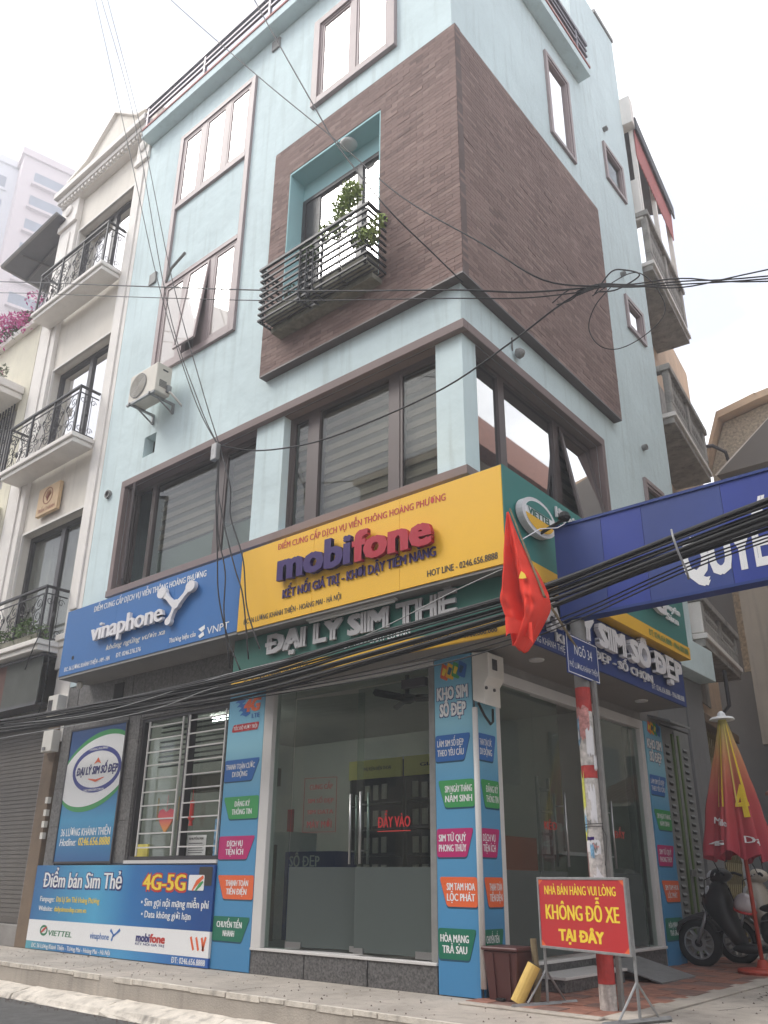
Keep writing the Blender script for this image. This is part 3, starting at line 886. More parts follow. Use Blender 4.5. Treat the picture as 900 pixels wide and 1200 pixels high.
# --- roof slab, parapet, terrace rail, penthouse and stair tower
rs = MB()
rs.box(XL - 0.02, 0.28, -0.28, 0.0, 16.80, 17.02)
rs.box(0.0, 0.28, 0.0, 4.80, 16.80, 17.02)
part('roof_slab', rs, 'blue_wall', H, bevel=0.01)
part('roof_deck', MB().box(XL, 0.0, 0.0, YR, 16.80, 17.0), 'blue_wall', H)
rs = MB()
rs.box(XL - 0.03, 0.30, -0.30, -0.02, 17.02, 17.07)
rs.box(0.02, 0.30, -0.02, 4.80, 17.02, 17.07)
part('red_edge', rs, 'red_line', H)
for k, (z, t) in enumerate(((17.38, 0.05), (17.55, 0.05), (17.70, 0.09))):
    rb = MB()
    rb.box(XL, 0.24, -0.24 - t / 2, -0.24 + t / 2, z, z + t)
    rb.box(0.24 - t / 2, 0.24 + t / 2, -0.20, 4.80, z, z + t)
    part('terrace_rail', rb, 'rail_purple', H)
src = None
for k in range(5):
    u = XL + 0.1 + k * 2.05
    mb = MB().box(-.03, .03, -.03, .03, 0, .75)
    mb.v = [v + Vector((u, -0.24, 17.07)) for v in mb.v]
    if src is None: src = part('rail_post', mb, 'rail_purple', H); u00 = u
    else: inst(src, H, (u - u00, 0, 0))
for k in range(3):
    inst(src, H, (0.24 - u00, 0.24 + 0.1 + k * 2.1, 0))
part('low_parapet', MB().box(XL, 0.12, -0.14, -0.02, 17.072, 17.34).box(0.0, 0.12, -0.02, 4.79, 17.072, 17.34), 'rail_purple', H)
part('stair_tower', MB().box(-3.2, 0.0, 4.80, YR, 17.0, 20.55).box(-3.2, -.2, 4.9, YR, 16.9, 17.0), 'blue_wall', H, bevel=0.01)
part('stair_tower_trim', MB().box(-3.22, 0.03, 6.2, YR + .02, 20.56, 20.68), 'sign_edge', H)
part('penthouse', MB().box(-6.5, -1.15, 2.3, 4.78, 17.0, 20.4), 'pink', H)

# --- projecting brick box: bed, individual slips, rest of the slips
BX0, BX1, BY1, BZ0, BZ1, bb = -3.77, 0.15, 4.70, 8.50, 13.22, 0.15
bed = MB()
bed.wall(L0, BX0, 0.15, BZ0, BZ1, 0.0, bb - 0.012, [(-3.35, -1.30, 9.20, 12.47)])
bed.pbox(R0, 0.0, BY1, BZ0, BZ1, 0.0, bb - 0.012)
bed2 = part('brick_bed', bed, 'brick_bed', H)
bl, bh, gap = 0.245, 0.064, 0.005
slips = []
z = BZ0
row = 0
while z + bh <= BZ1 + 1e-6:
    off = (row % 2) * bl / 2
    u = BX0 - off
    while u < 0.15 - 0.02:
        a, b = max(u, BX0), min(u + bl - gap, 0.15)
        for (c, d) in ((a, b),):
            if d - c < 0.03: continue
            if z + bh > 9.20 and z < 12.47 and not (d < -3.35 or c > -1.30):
                if c < -3.35 and d > -3.35: d = -3.352
                elif c < -1.30 and d > -1.30: c = -1.298
                elif z < 12.47 - bh * .5: continue
                else: continue
                if d - c < 0.02: continue
            slips.append(('L', c, d, z))
        u += bl
    v = 0.0 - off
    while v < BY1 - 0.02:
        a, b = max(v, -bb + 0.0), min(v + bl - gap, BY1)
        if b - a > 0.03: slips.append(('R', a, b, z))
        v += bl
    z += bh + gap
    row += 1
def slip(mb, s, o=None):
    w, a, b, z = s
    P = L0 if w == 'L' else R0
    t = bb + rnd.uniform(-0.0008, 0.0008) + (0.004 if rnd.random() < 0.03 else 0)
    if w == 'R' : a = max(a, -bb + 0.02)
    mb.pbox(P, a, b, z, z + bh, bb - 0.014, t)
near = sorted(slips, key=lambda s: (Vector((s[1], 0, s[3])) - Vector((0.1, 0, 8.5))).length)
for s in near[:300]:
    mb = MB(); slip(mb, s)
    part('brick', mb, rnd.choice(('brick_a', 'brick_a', 'brick_b', 'brick_c', 'brick_d')), H)
rest = {k: MB() for k in ('brick_a', 'brick_b', 'brick_c', 'brick_d')}
for s in near[300:]:
    slip(rest[rnd.choice(('brick_a', 'brick_a', 'brick_a', 'brick_b', 'brick_b', 'brick_c', 'brick_d'))], s)
for mm, mb in rest.items():
    part('brick_cladding', mb, mm, H, stuff=True)
part('box_soffit', MB().box(BX0, 0.15, -bb, 0.0, BZ0 - 0.03, BZ0 - 0.002).box(0.0, 0.15, 0.0, BY1, BZ0 - 0.03, BZ0 - 0.002), 'brown', H)
# lined recess and the glazed door of the little balcony
rc = MB()
rc.pbox(L0, -3.36, -3.33, 9.20, 12.47, -0.18, bb - 0.002)
rc.pbox(L0, -1.32, -1.29, 9.20, 12.47, -0.18, bb - 0.002)
rc.pbox(L0, -3.33, -1.32, 12.44, 12.48, -0.18, bb - 0.002)
rc.pbox(L0, -3.33, -1.32, 12.08, 12.44, -0.24, -0.18)
part('balcony_recess', rc, mat('aqua_render', (0.36, 0.58, 0.60), 0.85, 0.06, 1.2), H)
Wb = part('window', frame_bars(L0, -3.33, -1.32, 9.20, 12.08, 0.08, -0.24, -0.17, [(-2.06, -1.94)]), 'dark_frame', H)
part('open_leaf', frame_bars(PL(L0(-3.22, 0, -0.17), Vector((0.5, -0.86, 0)).normalized(), Vector((-.86, -.5, 0)).normalized()), 0, 0.0, 0, 0, 0, 0, 0) if False else MB().pbox(L0, -3.25, -2.92, 9.28, 12.0, -0.22, -0.19), 'dark_frame', Wb)
part('pane', MB().pbox(L0, -2.90, -2.06, 9.28, 12.0, -0.215, -0.21), 'pane_white', Wb)
part('pane', MB().pbox(L0, -1.94, -1.40, 9.28, 12.0, -0.215, -0.21), 'pane_white', Wb)
part('curtain', MB().pbox(L0, -3.33, -1.32, 9.2, 12.08, -0.249, -0.245), 'curtain', Wb)
part('balcony_floor', MB().pbox(L0, -3.32, -1.24, 9.0, 9.08, 0.0, 0.36), 'planter', H)
solo('ceiling_lamp', MB().lathe(L0(-2.10, 12.44, 0.02), [(0.13, 0), (0.15, -0.03), (0.12, -0.07), (0.05, -0.09)], 20), 'white_metal',
     'round white ceiling lamp in the recess above the brick box balcony', 'lamp', L0(-2.10, 12.44, 0.02), smooth=True)

# --- shop front, front side
def glazing():
    F = part('shop_frame', MB().pbox(L0, -3.30, -3.13, 0.285, 3.50, -0.12, 0.02).pbox(L0, -3.13, -0.52, 3.34, 3.50, -0.12, 0.02), 'white_metal', H, bevel=0.006)
    part('pane', MB().pbox(L0, -3.13, -2.79, 0.29, 3.34, -0.06, -0.048), 'glass', F)
    part('pane', MB().pbox(L0, -2.79, -0.52, 3.24, 3.34, -0.06, -0.048), 'glass', F)
    part('side_stile', MB().pbox(L0, -0.60, -0.52, 0.285, 3.34, -0.09, 0.0), 'grey_post', F)
    part('shutter_box', MB().pbox(L0, -3.30, -0.50, 3.51, 3.66, -0.2, -0.02), 'soffit', H)
glazing()
# door leaves: left one ajar inwards, right one shut
DL = PL(L0(-2.77, 0, -0.055), Vector((0.985, 0.17, 0)).normalized(), Vector((0.17, -0.985, 0)).normalized())
DR = PL(L0(-1.70, 0, -0.055), (1, 0, 0), (0, -1, 0))
for P, w, hu in ((DL, 1.03, 0.90), (DR, 1.08, 0.12)):
    D = part('glass_door', MB().pbox(P, 0.0, w, 1.19, 3.22, -0.006, 0.006), 'glass', H)
    part('frosted_film', MB().pbox(P, 0.0, w, 0.32, 1.188, -0.006, 0.006), 'frost', D)
    hd = MB()
    for n in (0.07, -0.07):
        hd.tube([P(hu, 1.22, n), P(hu, 2.0, n)], 0.016, 8)
    part('handle', hd, 'steel', D, smooth=True)
    hb = MB()
    for z in (1.36, 1.86): hb.tube([P(hu, z, -0.07), P(hu, z, 0.07)], 0.01, 6)
    part('handle_bolt', hb, 'steel', D)
    part('patch_fitting', MB().pbox(P, 0.0 if hu > .5 else w - 0.22, 0.22 if hu > .5 else w, 0.30, 0.37, -0.018, 0.018), 'steel', D)
    part('patch_fitting', MB().pbox(P, w - .14 if hu > .5 else 0, w if hu > .5 else .14, 0.30, 0.36, -0.018, 0.018), 'steel', D)
    if hu < .5:
        text(D, P, 'ĐẨY VÀO', 0.33, 0.80, 1.60, 0.115, 'no_red', n=0.012, bold=0.04)
        part('lettering', MB().pbox(P, 0.33, 0.80, 1.555, 1.565, 0.01, 0.013), 'red_print', D)
    else:
        ft = frame_bars(P, 0.18, 0.66, 1.58, 2.22, 0.006, 0.009, 0.012)
        part('printed_frame', ft, 'door_red', D)
        text(D, P, 'CUNG CẤP', 0.26, 0.60, 2.08, 0.06, 'door_red', n=0.012)
        text(D, P, 'SIM SỐ ĐẸP', 0.24, 0.62, 1.92, 0.05, 'door_red', n=0.012)
        text(D, P, 'SIM DATA', 0.24, 0.62, 1.79, 0.05, 'door_red', n=0.012)
        text(D, P, 'MÁY MỚI', 0.24, 0.60, 1.63, 0.08, 'door_red', n=0.012)
part('door_closer', MB().pbox(L0, -0.98, -0.64, 3.12, 3.22, -0.04, 0.02), 'dark_frame', H)

# --- shop front, side
F = MB()
F.pbox(R0, 0.42, 4.48, 3.16, 3.29, -0.10, 0.02)
F.pbox(R0, 4.35, 4.48, 0.27, 3.16, -0.10, 0.02)
F.pbox(R0, 0.42, 0.50, 0.27, 3.16, -0.10, 0.02)
FS = part('shop_frame', F, 'white_metal', H, bevel=0.006)
part('pane', MB().pbox(R0, 0.50, 1.30, 1.17, 3.16, -0.05, -0.04), 'glass', FS)
part('frosted_film', MB().pbox(R0, 0.50, 1.30, 0.275, 1.168, -0.05, -0.04), 'frost', FS)
for (a, b, hu) in ((1.32, 1.95, 0), (3.05, 4.05, 3.13)):
    D = part('glass_door', MB().pbox(R0, a, b, 1.17, 3.14, -0.052, -0.04), 'glass', H)
    part('frosted_film', MB().pbox(R0, a, b, 0.30, 1.168, -0.052, -0.04), 'frost', D)
    hd = MB()
    u = hu or 1.86
    for n in (0.03, -0.11): hd.tube([R0(u, 1.22, n), R0(u, 2.05, n)], 0.016, 8)
    for z in (1.36, 1.9): hd.tube([R0(u, z, -0.11), R0(u, z, 0.03)], 0.01, 6)
    part('handle', hd, 'steel', D, smooth=True)
    if hu: text(D, R0, 'ĐẨY', 3.30, 3.62, 1.60, 0.09, 'red_print', n=-0.034, bold=0.04)
    else: text(D, R0, 'KÉO', 1.45, 1.75, 1.62, 0.09, 'red_print', n=-0.034, bold=0.04)
part('pane', MB().pbox(R0, 4.07, 4.35, 0.275, 3.16, -0.05, -0.04), 'glass', FS)
part('shutter_rail', MB().pbox(R0, 4.10, 4.16, 0.27, 3.16, -0.16, -0.07).pbox(R0, 3.0, 3.04, .27, 3.16, -.12, -.06), 'grey_post', H)

# --- barred window
WF = part('window', frame_bars(L0, -6.10, -4.04, 1.28, 3.32, 0.05, -0.14, -0.02, [(-4.99, -4.92)]), 'dark_frame', H)
part('pane', MB().pbox(L0, -6.05, -4.99, 1.33, 3.27, -0.13, -0.125), 'glass', WF)
part('pane', MB().pbox(L0, -4.92, -4.09, 1.33, 3.27, -0.13, -0.125), 'glass', WF)
for (a, b) in ((-5.90, -5.06), (-4.93, -4.10)):
    part('bar', MB().pbox(L0, a, a + .022, 1.34, 3.26, -0.02, 0.0), 'white_metal', WF)
    part('bar', MB().pbox(L0, b - .022, b, 1.34, 3.26, -0.02, 0.0), 'white_metal', WF)
    src = None
    for k in range(10):
        z = 1.44 + k * 0.192
        if src is None: src = part('bar', MB().pbox(L0, a, b, z, z + .018, -0.018, -0.002), 'white_metal', WF); zz = z
        else: inst(src, WF, (0, 0, z - zz))
part('window_sill', MB().pbox(L0, -6.12, -4.04, 1.235, 1.279, -0.1, 0.03), 'white_metal', H)

# --- soffit under the side signs and recess lights
part('soffit', MB().box(0.001, 0.70, -0.38, 4.42, 3.405, 3.43).box(-3.5, 0.001, -0.38, -0.001, 3.405, 3.43), 'soffit', H)
for y in (0.72, 3.60):
    solo('downlight', MB().lathe((0.40, y, 3.404), [(0.09, 0), (0.085, -0.014), (0.06, -0.016)], 18), 'white_metal',
         'round white downlight in the side soffit nearest the corner' if y < 1 else 'round white downlight at the far end of the side soffit', 'downlight', (0.40, y, 3.404), group='downlights under the side signs')
# entrance step and metal ramp on the side
solo('entrance_step', MB().box(0.03, 0.42, 0.85, 2.25, 0.02, 0.135), 'granite', 'low dark granite step with pale edge under the side entrance', 'step', (0.2, 1.5, 0.02), bevel=0.006)
solo('step_edge', MB().box(0.03, 0.45, 0.83, 2.27, 0.137, 0.165), 'white_metal', 'pale slab laid on the dark step at the side entrance', 'slab', (0.2, 1.5, 0.137), bevel=0.004)
rp = MB().hexa([(0.06, 2.45, 0.19), (0.80, 2.35, 0.022), (0.06, 3.45, 0.19), (0.80, 3.35, 0.022), (0.06, 2.45, 0.205), (0.80, 2.35, 0.037), (0.06, 3.45, 0.205), (0.80, 3.35, 0.037)])
solo('ramp_plate', rp, 'galv', 'grey chequered metal ramp plate leaning up to the side door sill', 'ramp', (0.4, 2.9, 0.02))

# --- interior shell
it = MB()
it.box(-8.15, -0.25, 0.22, 5.3, 0.10, 0.262)
part('shop_floor', it, 'room_dark', H)
part('shop_ceiling', MB().box(-8.15, -0.21, 0.21, 5.3, 3.70, 3.76), 'room', H)
it = MB()
it.box(-8.15, -0.25, 5.2, 5.3, 0.27, 3.69)
it.box(-4.06, -3.96, 0.21, 5.19, 0.27, 3.69) if False else it.box(-8.15, -8.05, 0.21, 5.19, 0.27, 3.69)
it.box(-0.9, -0.25, 4.6, 5.19, 0.27, 3.69)
part('shop_back_wall', it, 'room', H)

# --- metal folding door with louvre slots beside the side shop
G = thing('louvred_metal_door', 'grey folding metal door with green frame bars and slotted vents', 'door', (0, 5.8, 0.1))
part('door_leaf', MB().wall(R0, 5.22, 5.78, 0.10, 3.34, -0.06, -0.01, [(5.34, 5.50, 0.30 + k * 0.113, 0.355 + k * 0.113) for k in range(25)]), 'gate_grey', G)
part('door_leaf', MB().wall(R0, 5.80, 6.38, 0.10, 3.34, -0.06, -0.01, [(6.06, 6.24, 0.30 + k * 0.113, 0.355 + k * 0.113) for k in range(25)]), 'gate_grey', G)
for u in (5.60, 5.84):
    part('green_bar', MB().pbox(R0, u, u + .05, 0.12, 3.25, -0.009, 0.02), 'gate_green', G)
part('lock_post', MB().pbox(R0, 5.70, 5.80, 0.10, 3.30, -0.009, 0.012), 'gate_grey', G)
part('dark_backing', MB().pbox(R0, 5.20, 6.40, 0.05, 3.36, -0.16, -0.12), 'void', G)
part('padlock', MB().pbox(R0, 5.70, 5.82, 1.15, 1.25, 0.013, 0.05), 'steel', G, bevel=0.01)
for (u0, z0) in ((5.34, 0), (6.06, 0)):
    src = None
    for k in range(25):
        z = 0.357 + k * 0.113
        Qv = PL(R0(u0, 0, 0), (0, 1, 0), (1, 0, 0))
        if src is None:
            src = part('louvre', MB().hexa([Qv(0, z, -.01), Qv(.16 if u0 < 6 else .18, z, -.01), Qv(0, z + .006, -.01), Qv(.16 if u0 < 6 else .18, z + .006, -.01),
                                            Qv(0, z - .03, .012), Qv(.16 if u0 < 6 else .18, z - .03, .012), Qv(0, z - .024, .014), Qv(.16 if u0 < 6 else .18, z - .024, .014)]), 'gate_grey', G)
        else: inst(src, G, (0, 0, k * 0.113))
# small metal hood at the end of the blue sign
solo('metal_hood', MB().hexa([R0(4.75, 3.40, 0.0), R0(5.75, 3.40, 0.0), R0(4.75, 3.28, 0.34), R0(5.55, 3.28, 0.34), R0(4.75, 3.43, 0.0), R0(5.75, 3.43, 0.0), R0(4.75, 3.31, 0.34), R0(5.55, 3.31, 0.34)]), 'galv',
     'small grey sheet metal rain hood over the louvred door', 'hood', (0.1, 5.2, 3.3))

# ================================================================== SIGNS ON THE CORNER HOUSE
Y6, Y4 = Lp(-0.60), Lp(-0.41)
X8, X7 = Rp(0.86), Rp(0.73)
DIEM = 'ĐIỂM CUNG CẤP DỊCH VỤ VIỄN THÔNG HOÀNG PHƯƠNG'

# blue sign, front left
s = thing('shop_sign', 'mid blue shop sign with white raised vinaphone letters and branching logo', 'shop sign', (-5.5, -0.6, 4.1), 'signs of the corner shop')
for (a_, b_) in ((-7.73, -6.253), (-6.25, -4.783), (-4.78, -3.305)):
    part('panel', MB().box(a_, b_, -0.60, 0.0, 4.10, 5.22), 'sign_blue', s, bevel=0.002)
part('bottom_edge', MB().box(-7.72, -3.31, -0.59, -0.01, 4.06, 4.098), 'sign_edge', s)
text(s, Y6, DIEM, -6.92, -4.06, 5.06, 0.095, 'w_print', slope=-0.005)
text(s, Y6, 'vinaphone', -6.79, -4.90, 4.53, 0.29, 'w_letter', n=0.03, bold=0.03, depth=0.05, xh=False, sp=0.95)
text(s, Y6, 'không ngừng vươn xa', -6.41, -4.90, 4.34, 0.085, 'white_card', shear=0.25)
text(s, Y6, 'Thương hiệu của', -4.78, -4.17, 4.18, 0.07, 'w_print')
text(s, Y6, 'VNPT', -3.93, -3.47, 4.16, 0.105, 'w_print', bold=0.0)
mb = MB()
mb.prism(Y6, [(-4.12, 4.27), (-3.99, 4.31), (-3.98, 4.25), (-4.05, 4.22)], 0.003, 0.006)
mb.prism(Y6, [(-4.11, 4.17), (-4.01, 4.22), (-3.98, 4.16), (-4.07, 4.13)], 0.003, 0.006)
part('logo', mb, 'w_print', s)
text(s, Y6, 'ĐC: 36 LƯƠNG KHÁNH THIỆN - HM - HN', -7.57, -6.27, 4.165, 0.07, 'w_print')
text(s, Y6, 'ĐT: 0246.276.276', -6.10, -5.46, 4.175, 0.07, 'w_print')
def blob(P, c, r, n0, n1): return MB().prism(P, ellipse(c[0], c[1], r[0], r[1], 20), n0, n1)
def limb(P, pts, n0, n1):
    """ribbon with varying width: pts = (u,z,w)"""
    a, b = [], []
    for i, (u, z, w) in enumerate(pts):
        p0 = pts[max(i - 1, 0)]; p1 = pts[min(i + 1, len(pts) - 1)]
        d = Vector((p1[0] - p0[0], p1[1] - p0[1])).normalized()
        a.append((u - d.y * w, z + d.x * w)); b.append((u + d.y * w, z - d.x * w))
    mb = MB()
    for i in range(len(pts) - 1):
        mb.prism(P, [b[i], b[i + 1], a[i + 1], a[i]], n0, n1)
    return mb
lg = MB()
for pts in ([(-4.96, 4.96, .06), (-4.84, 4.86, .032), (-4.68, 4.73, .045)], [(-4.34, 4.92, .06), (-4.44, 4.83, .032), (-4.58, 4.73, .045)], [(-4.63, 4.72, .05), (-4.69, 4.61, .028), (-4.74, 4.52, .045)]):
    m_ = limb(Y6, pts, 0.02, 0.075); lg.add(m_.v, m_.f)
for c, r in (((-4.99, 4.97), (.105, .085)), ((-4.31, 4.93), (.105, .085)), ((-4.62, 4.72), (.085, .07)), ((-4.76, 4.49), (.07, .06))):
    m_ = blob(Y6, c, r, 0.018, 0.08); lg.add(m_.v, m_.f)
part('logo', lg, 'w_letter', s)
part('cable_hole', MB().lathe(Y6(-7.36, 4.37, 0), [(0.035, 0.001), (0.035, 0.004)], 12, (0, -1, 0)), 'black', s)

# yellow sign, front right
s = thing('shop_sign', 'yellow shop sign with raised violet and red mobifone letters, at the corner', 'shop sign', (-1.2, -0.6, 4.08), 'signs of the corner shop')
for (a_, b_) in ((-3.295, -1.925), (-1.922, -0.545), (-0.542, 0.845)):
    part('panel', MB().box(a_, b_, -0.605, 0.0, 4.08, 5.215), 'sign_yellow', s, bevel=0.002)
part('bottom_edge', MB().box(-3.29, 0.845, -0.59, -0.01, 4.045, 4.078), 'sign_edge', s)
YY = Lp(-0.605)
text(s, YY, DIEM, -2.59, 0.12, 5.075, 0.085, 'red_print', slope=-0.025)
text(s, YY, 'mobi', -2.49, -1.22, 4.61, 0.37, 'purple', n=0.03, bold=0.045, depth=0.06, slope=-0.04)
text(s, YY, 'fone', -1.20, -0.02, 4.555, 0.37, 'red_letter', n=0.03, bold=0.045, depth=0.06, slope=-0.04)
text(s, YY, 'KẾT NỐI GIÁ TRỊ - KHƠI DẬY TIỀM NĂNG', -2.44, -0.02, 4.37, 0.115, 'purple', n=0.006, bold=0.035, depth=0.012)
text(s, YY, 'ĐC: 36 LƯƠNG KHÁNH THIỆN - HOÀNG MAI - HÀ NỘI', -3.17, -1.43, 4.16, 0.07, 'black_print')
text(s, YY, 'HOT LINE - 0246.656.8888', -0.15, 0.76, 4.15, 0.075, 'black_print')

# green sign, side
s = thing('shop_sign', 'teal green side sign with round Viettel logo and yellow bottom strip', 'shop sign', (0.86, 2, 4.08), 'signs of the corner shop')
part('panel', MB().box(0.02, 0.86, -0.597, 4.42, 4.255, 5.22).box(0.848, 0.858, -0.60, -0.597, 4.08, 5.22), 'sign_green', s)
part('yellow_strip', MB().box(0.02, 0.872, -0.597, 4.43, 4.075, 4.252), 'sign_yellow', s)
part('logo_disc', MB().prism(X8, ellipse(-0.03, 4.755, 0.37, 0.215, 30), 0.02, 0.10), 'w_letter', s)
part('logo_face', MB().prism(X8, ellipse(-0.03, 4.755, 0.32, 0.18, 30), 0.101, 0.104), 'w_print', s)
part('logo_band', MB().prism(X8, ellipse(-0.03, 4.755, 0.31, 0.17, 20, math.pi * 1.05, math.pi * 1.95), 0.105, 0.107), 'sign_yellow', s)
part('logo_band', MB().prism(X8, ellipse(-0.03, 4.765, 0.30, 0.16, 20, math.pi * 0.1, math.pi * 0.9), 0.105, 0.107), 'sign_green', s)
text(s, X8, 'VIETTEL', -0.28, 0.22, 4.73, 0.075, 'sign_dgreen', n=0.108, bold=0.05)
text(s, X8, 'Hãy nói theo cách của bạn', 0.50, 2.3, 4.98, 0.13, 'w_letter', n=0.02, depth=0.02, bold=.04)
text(s, X8, '4G', 2.75, 3.55, 4.53, 0.30, 'w_letter', n=0.02, depth=0.05, bold=.06)
text(s, X8, 'Chuyên', 3.45, 4.15, 4.66, 0.10, 'w_print', n=0.02, depth=0.02, bold=.02)
text(s, X8, 'Sim', 3.60, 4.05, 4.50, 0.10, 'w_print', n=0.02, depth=0.02, bold=.02)
text(s, Rp(0.872), 'ĐT: 0246.656.8888 - 0966.888.888', 2.95, 4.35, 4.125, 0.085, 'green_print')

# dark green sign under the yellow one
s = thing('shop_sign', 'dark green sign with raised white ĐẠI LÝ SIM THẺ letters under the yellow one', 'shop sign', (-1.4, -0.41, 3.4), 'signs of the corner shop')
part('panel', MB().box(-3.55, 0.722, -0.41, -0.385, 3.56, 4.04), 'sign_dgreen', s)
part('yellow_strip', MB().box(-3.55, 0.728, -0.418, -0.385, 3.405, 3.558), 'sign_yellow', s)
text(s, Y4, 'ĐẠI LÝ SIM THẺ', -2.89, 0.12, 3.75, 0.235, 'grey_letter', n=0.015, depth=0.03, bold=0.06)
text(s, Y4, 'UY TÍN - CHẤT LƯỢNG', -1.55, -0.54, 3.61, 0.07, 'w_print')
text(s, Lp(-0.418), 'ĐT: 0246.656.8888 - 0966.888.888', -0.49, 0.60, 3.44, 0.075, 'black_print')
text(s, Lp(-0.418), 'ĐC: 36 LƯƠNG KHÁNH THIỆN - HÀ NỘI', -3.30, -2.10, 3.44, 0.07, 'black_print')
tl = thing('tube_light', 'long white tube light fixture under the yellow sign', 'light fixture', (-1.3, -0.5, 4.03))
part('tube', MB().tube([(-2.05, -0.50, 4.01), (-0.70, -0.50, 4.01)], 0.016, 8), 'white_card', tl, smooth=True)
part('batten', MB().box(-2.08, -0.67, -0.53, -0.47, 4.024, 4.044), 'white_metal', tl)

# navy sign, side
s = thing('shop_sign', 'navy blue side sign reading ĐẠI LÝ SIM SỐ ĐẸP below the green one', 'shop sign', (0.73, 2, 3.4), 'signs of the corner shop')
part('panel', MB().box(0.70, 0.73, -0.383, 4.42, 3.405, 4.055).box(0.02, 0.70, 4.39, 4.42, 3.405, 4.055), 'sign_navy', s)
text(s, X7, 'ĐẠI LÝ SIM SỐ ĐẸP', -0.20, 4.16, 3.69, 0.27, 'w_letter', n=0.03, depth=0.06, bold=0.06)
text(s, X7, 'KHO SỐ ĐẸP - SỐ CHỌN', 0.55, 3.2, 3.53, 0.10, 'w_letter', n=0.01, depth=0.02, bold=0.04)
text(s, X7, 'ĐC: 36 LƯƠNG KHÁNH THIỆN', -0.33, 0.85, 3.44, 0.075, 'w_print', bold=0.0)
text(s, X7, 'ĐT: 0246.656.8888 - 0966.888.888', 3.20, 4.34, 3.465, 0.075, 'w_print')

# ---------------------------------------------------------------- pillar banners
ROWS = [(2.25, 2.53), (1.77, 2.05), (1.28, 1.56), (0.81, 1.09), (0.33, 0.61)]
CB = ['tag_blue', 'tag_green', 'tag_magenta', 'tag_orange', 'tag_dgreen']
SERV = [('THANH TOÁN CƯỚC', 'DI ĐỘNG'), ('ĐĂNG KÝ', 'THÔNG TIN'), ('DỊCH VỤ', 'TIỆN ÍCH'), ('THANH TOÁN', 'TIỀN ĐIỆN'), ('CHUYỂN TIỀN', 'NHANH')]
KHO = [('LÀM SIM SỐ ĐẸP', 'THEO YÊU CẦU'), ('SIM NGÀY THÁNG', 'NĂM SINH'), ('SIM TỨ QUÝ', 'PHONG THỦY'), ('SIM TAM HOA', 'LỘC PHÁT'), ('HÒA MẠNG', 'TRẢ SAU')]
def rounded(pts, r=0.03):
    out = []
    k = len(pts)
    for i in range(k):
        p, a, b = Vector(pts[i]), Vector(pts[i - 1]), Vector(pts[(i + 1) % k])
        d1, d2 = (a - p), (b - p)
        rr = min(r, d1.length / 3, d2.length / 3)
        q1, q2 = p + d1.normalized() * rr, p + d2.normalized() * rr
        for t in (0, .35, .65, 1):
            out.append(tuple(q1 * (1 - t) ** 2 + p * 2 * t * (1 - t) + q2 * t * t))
    return out
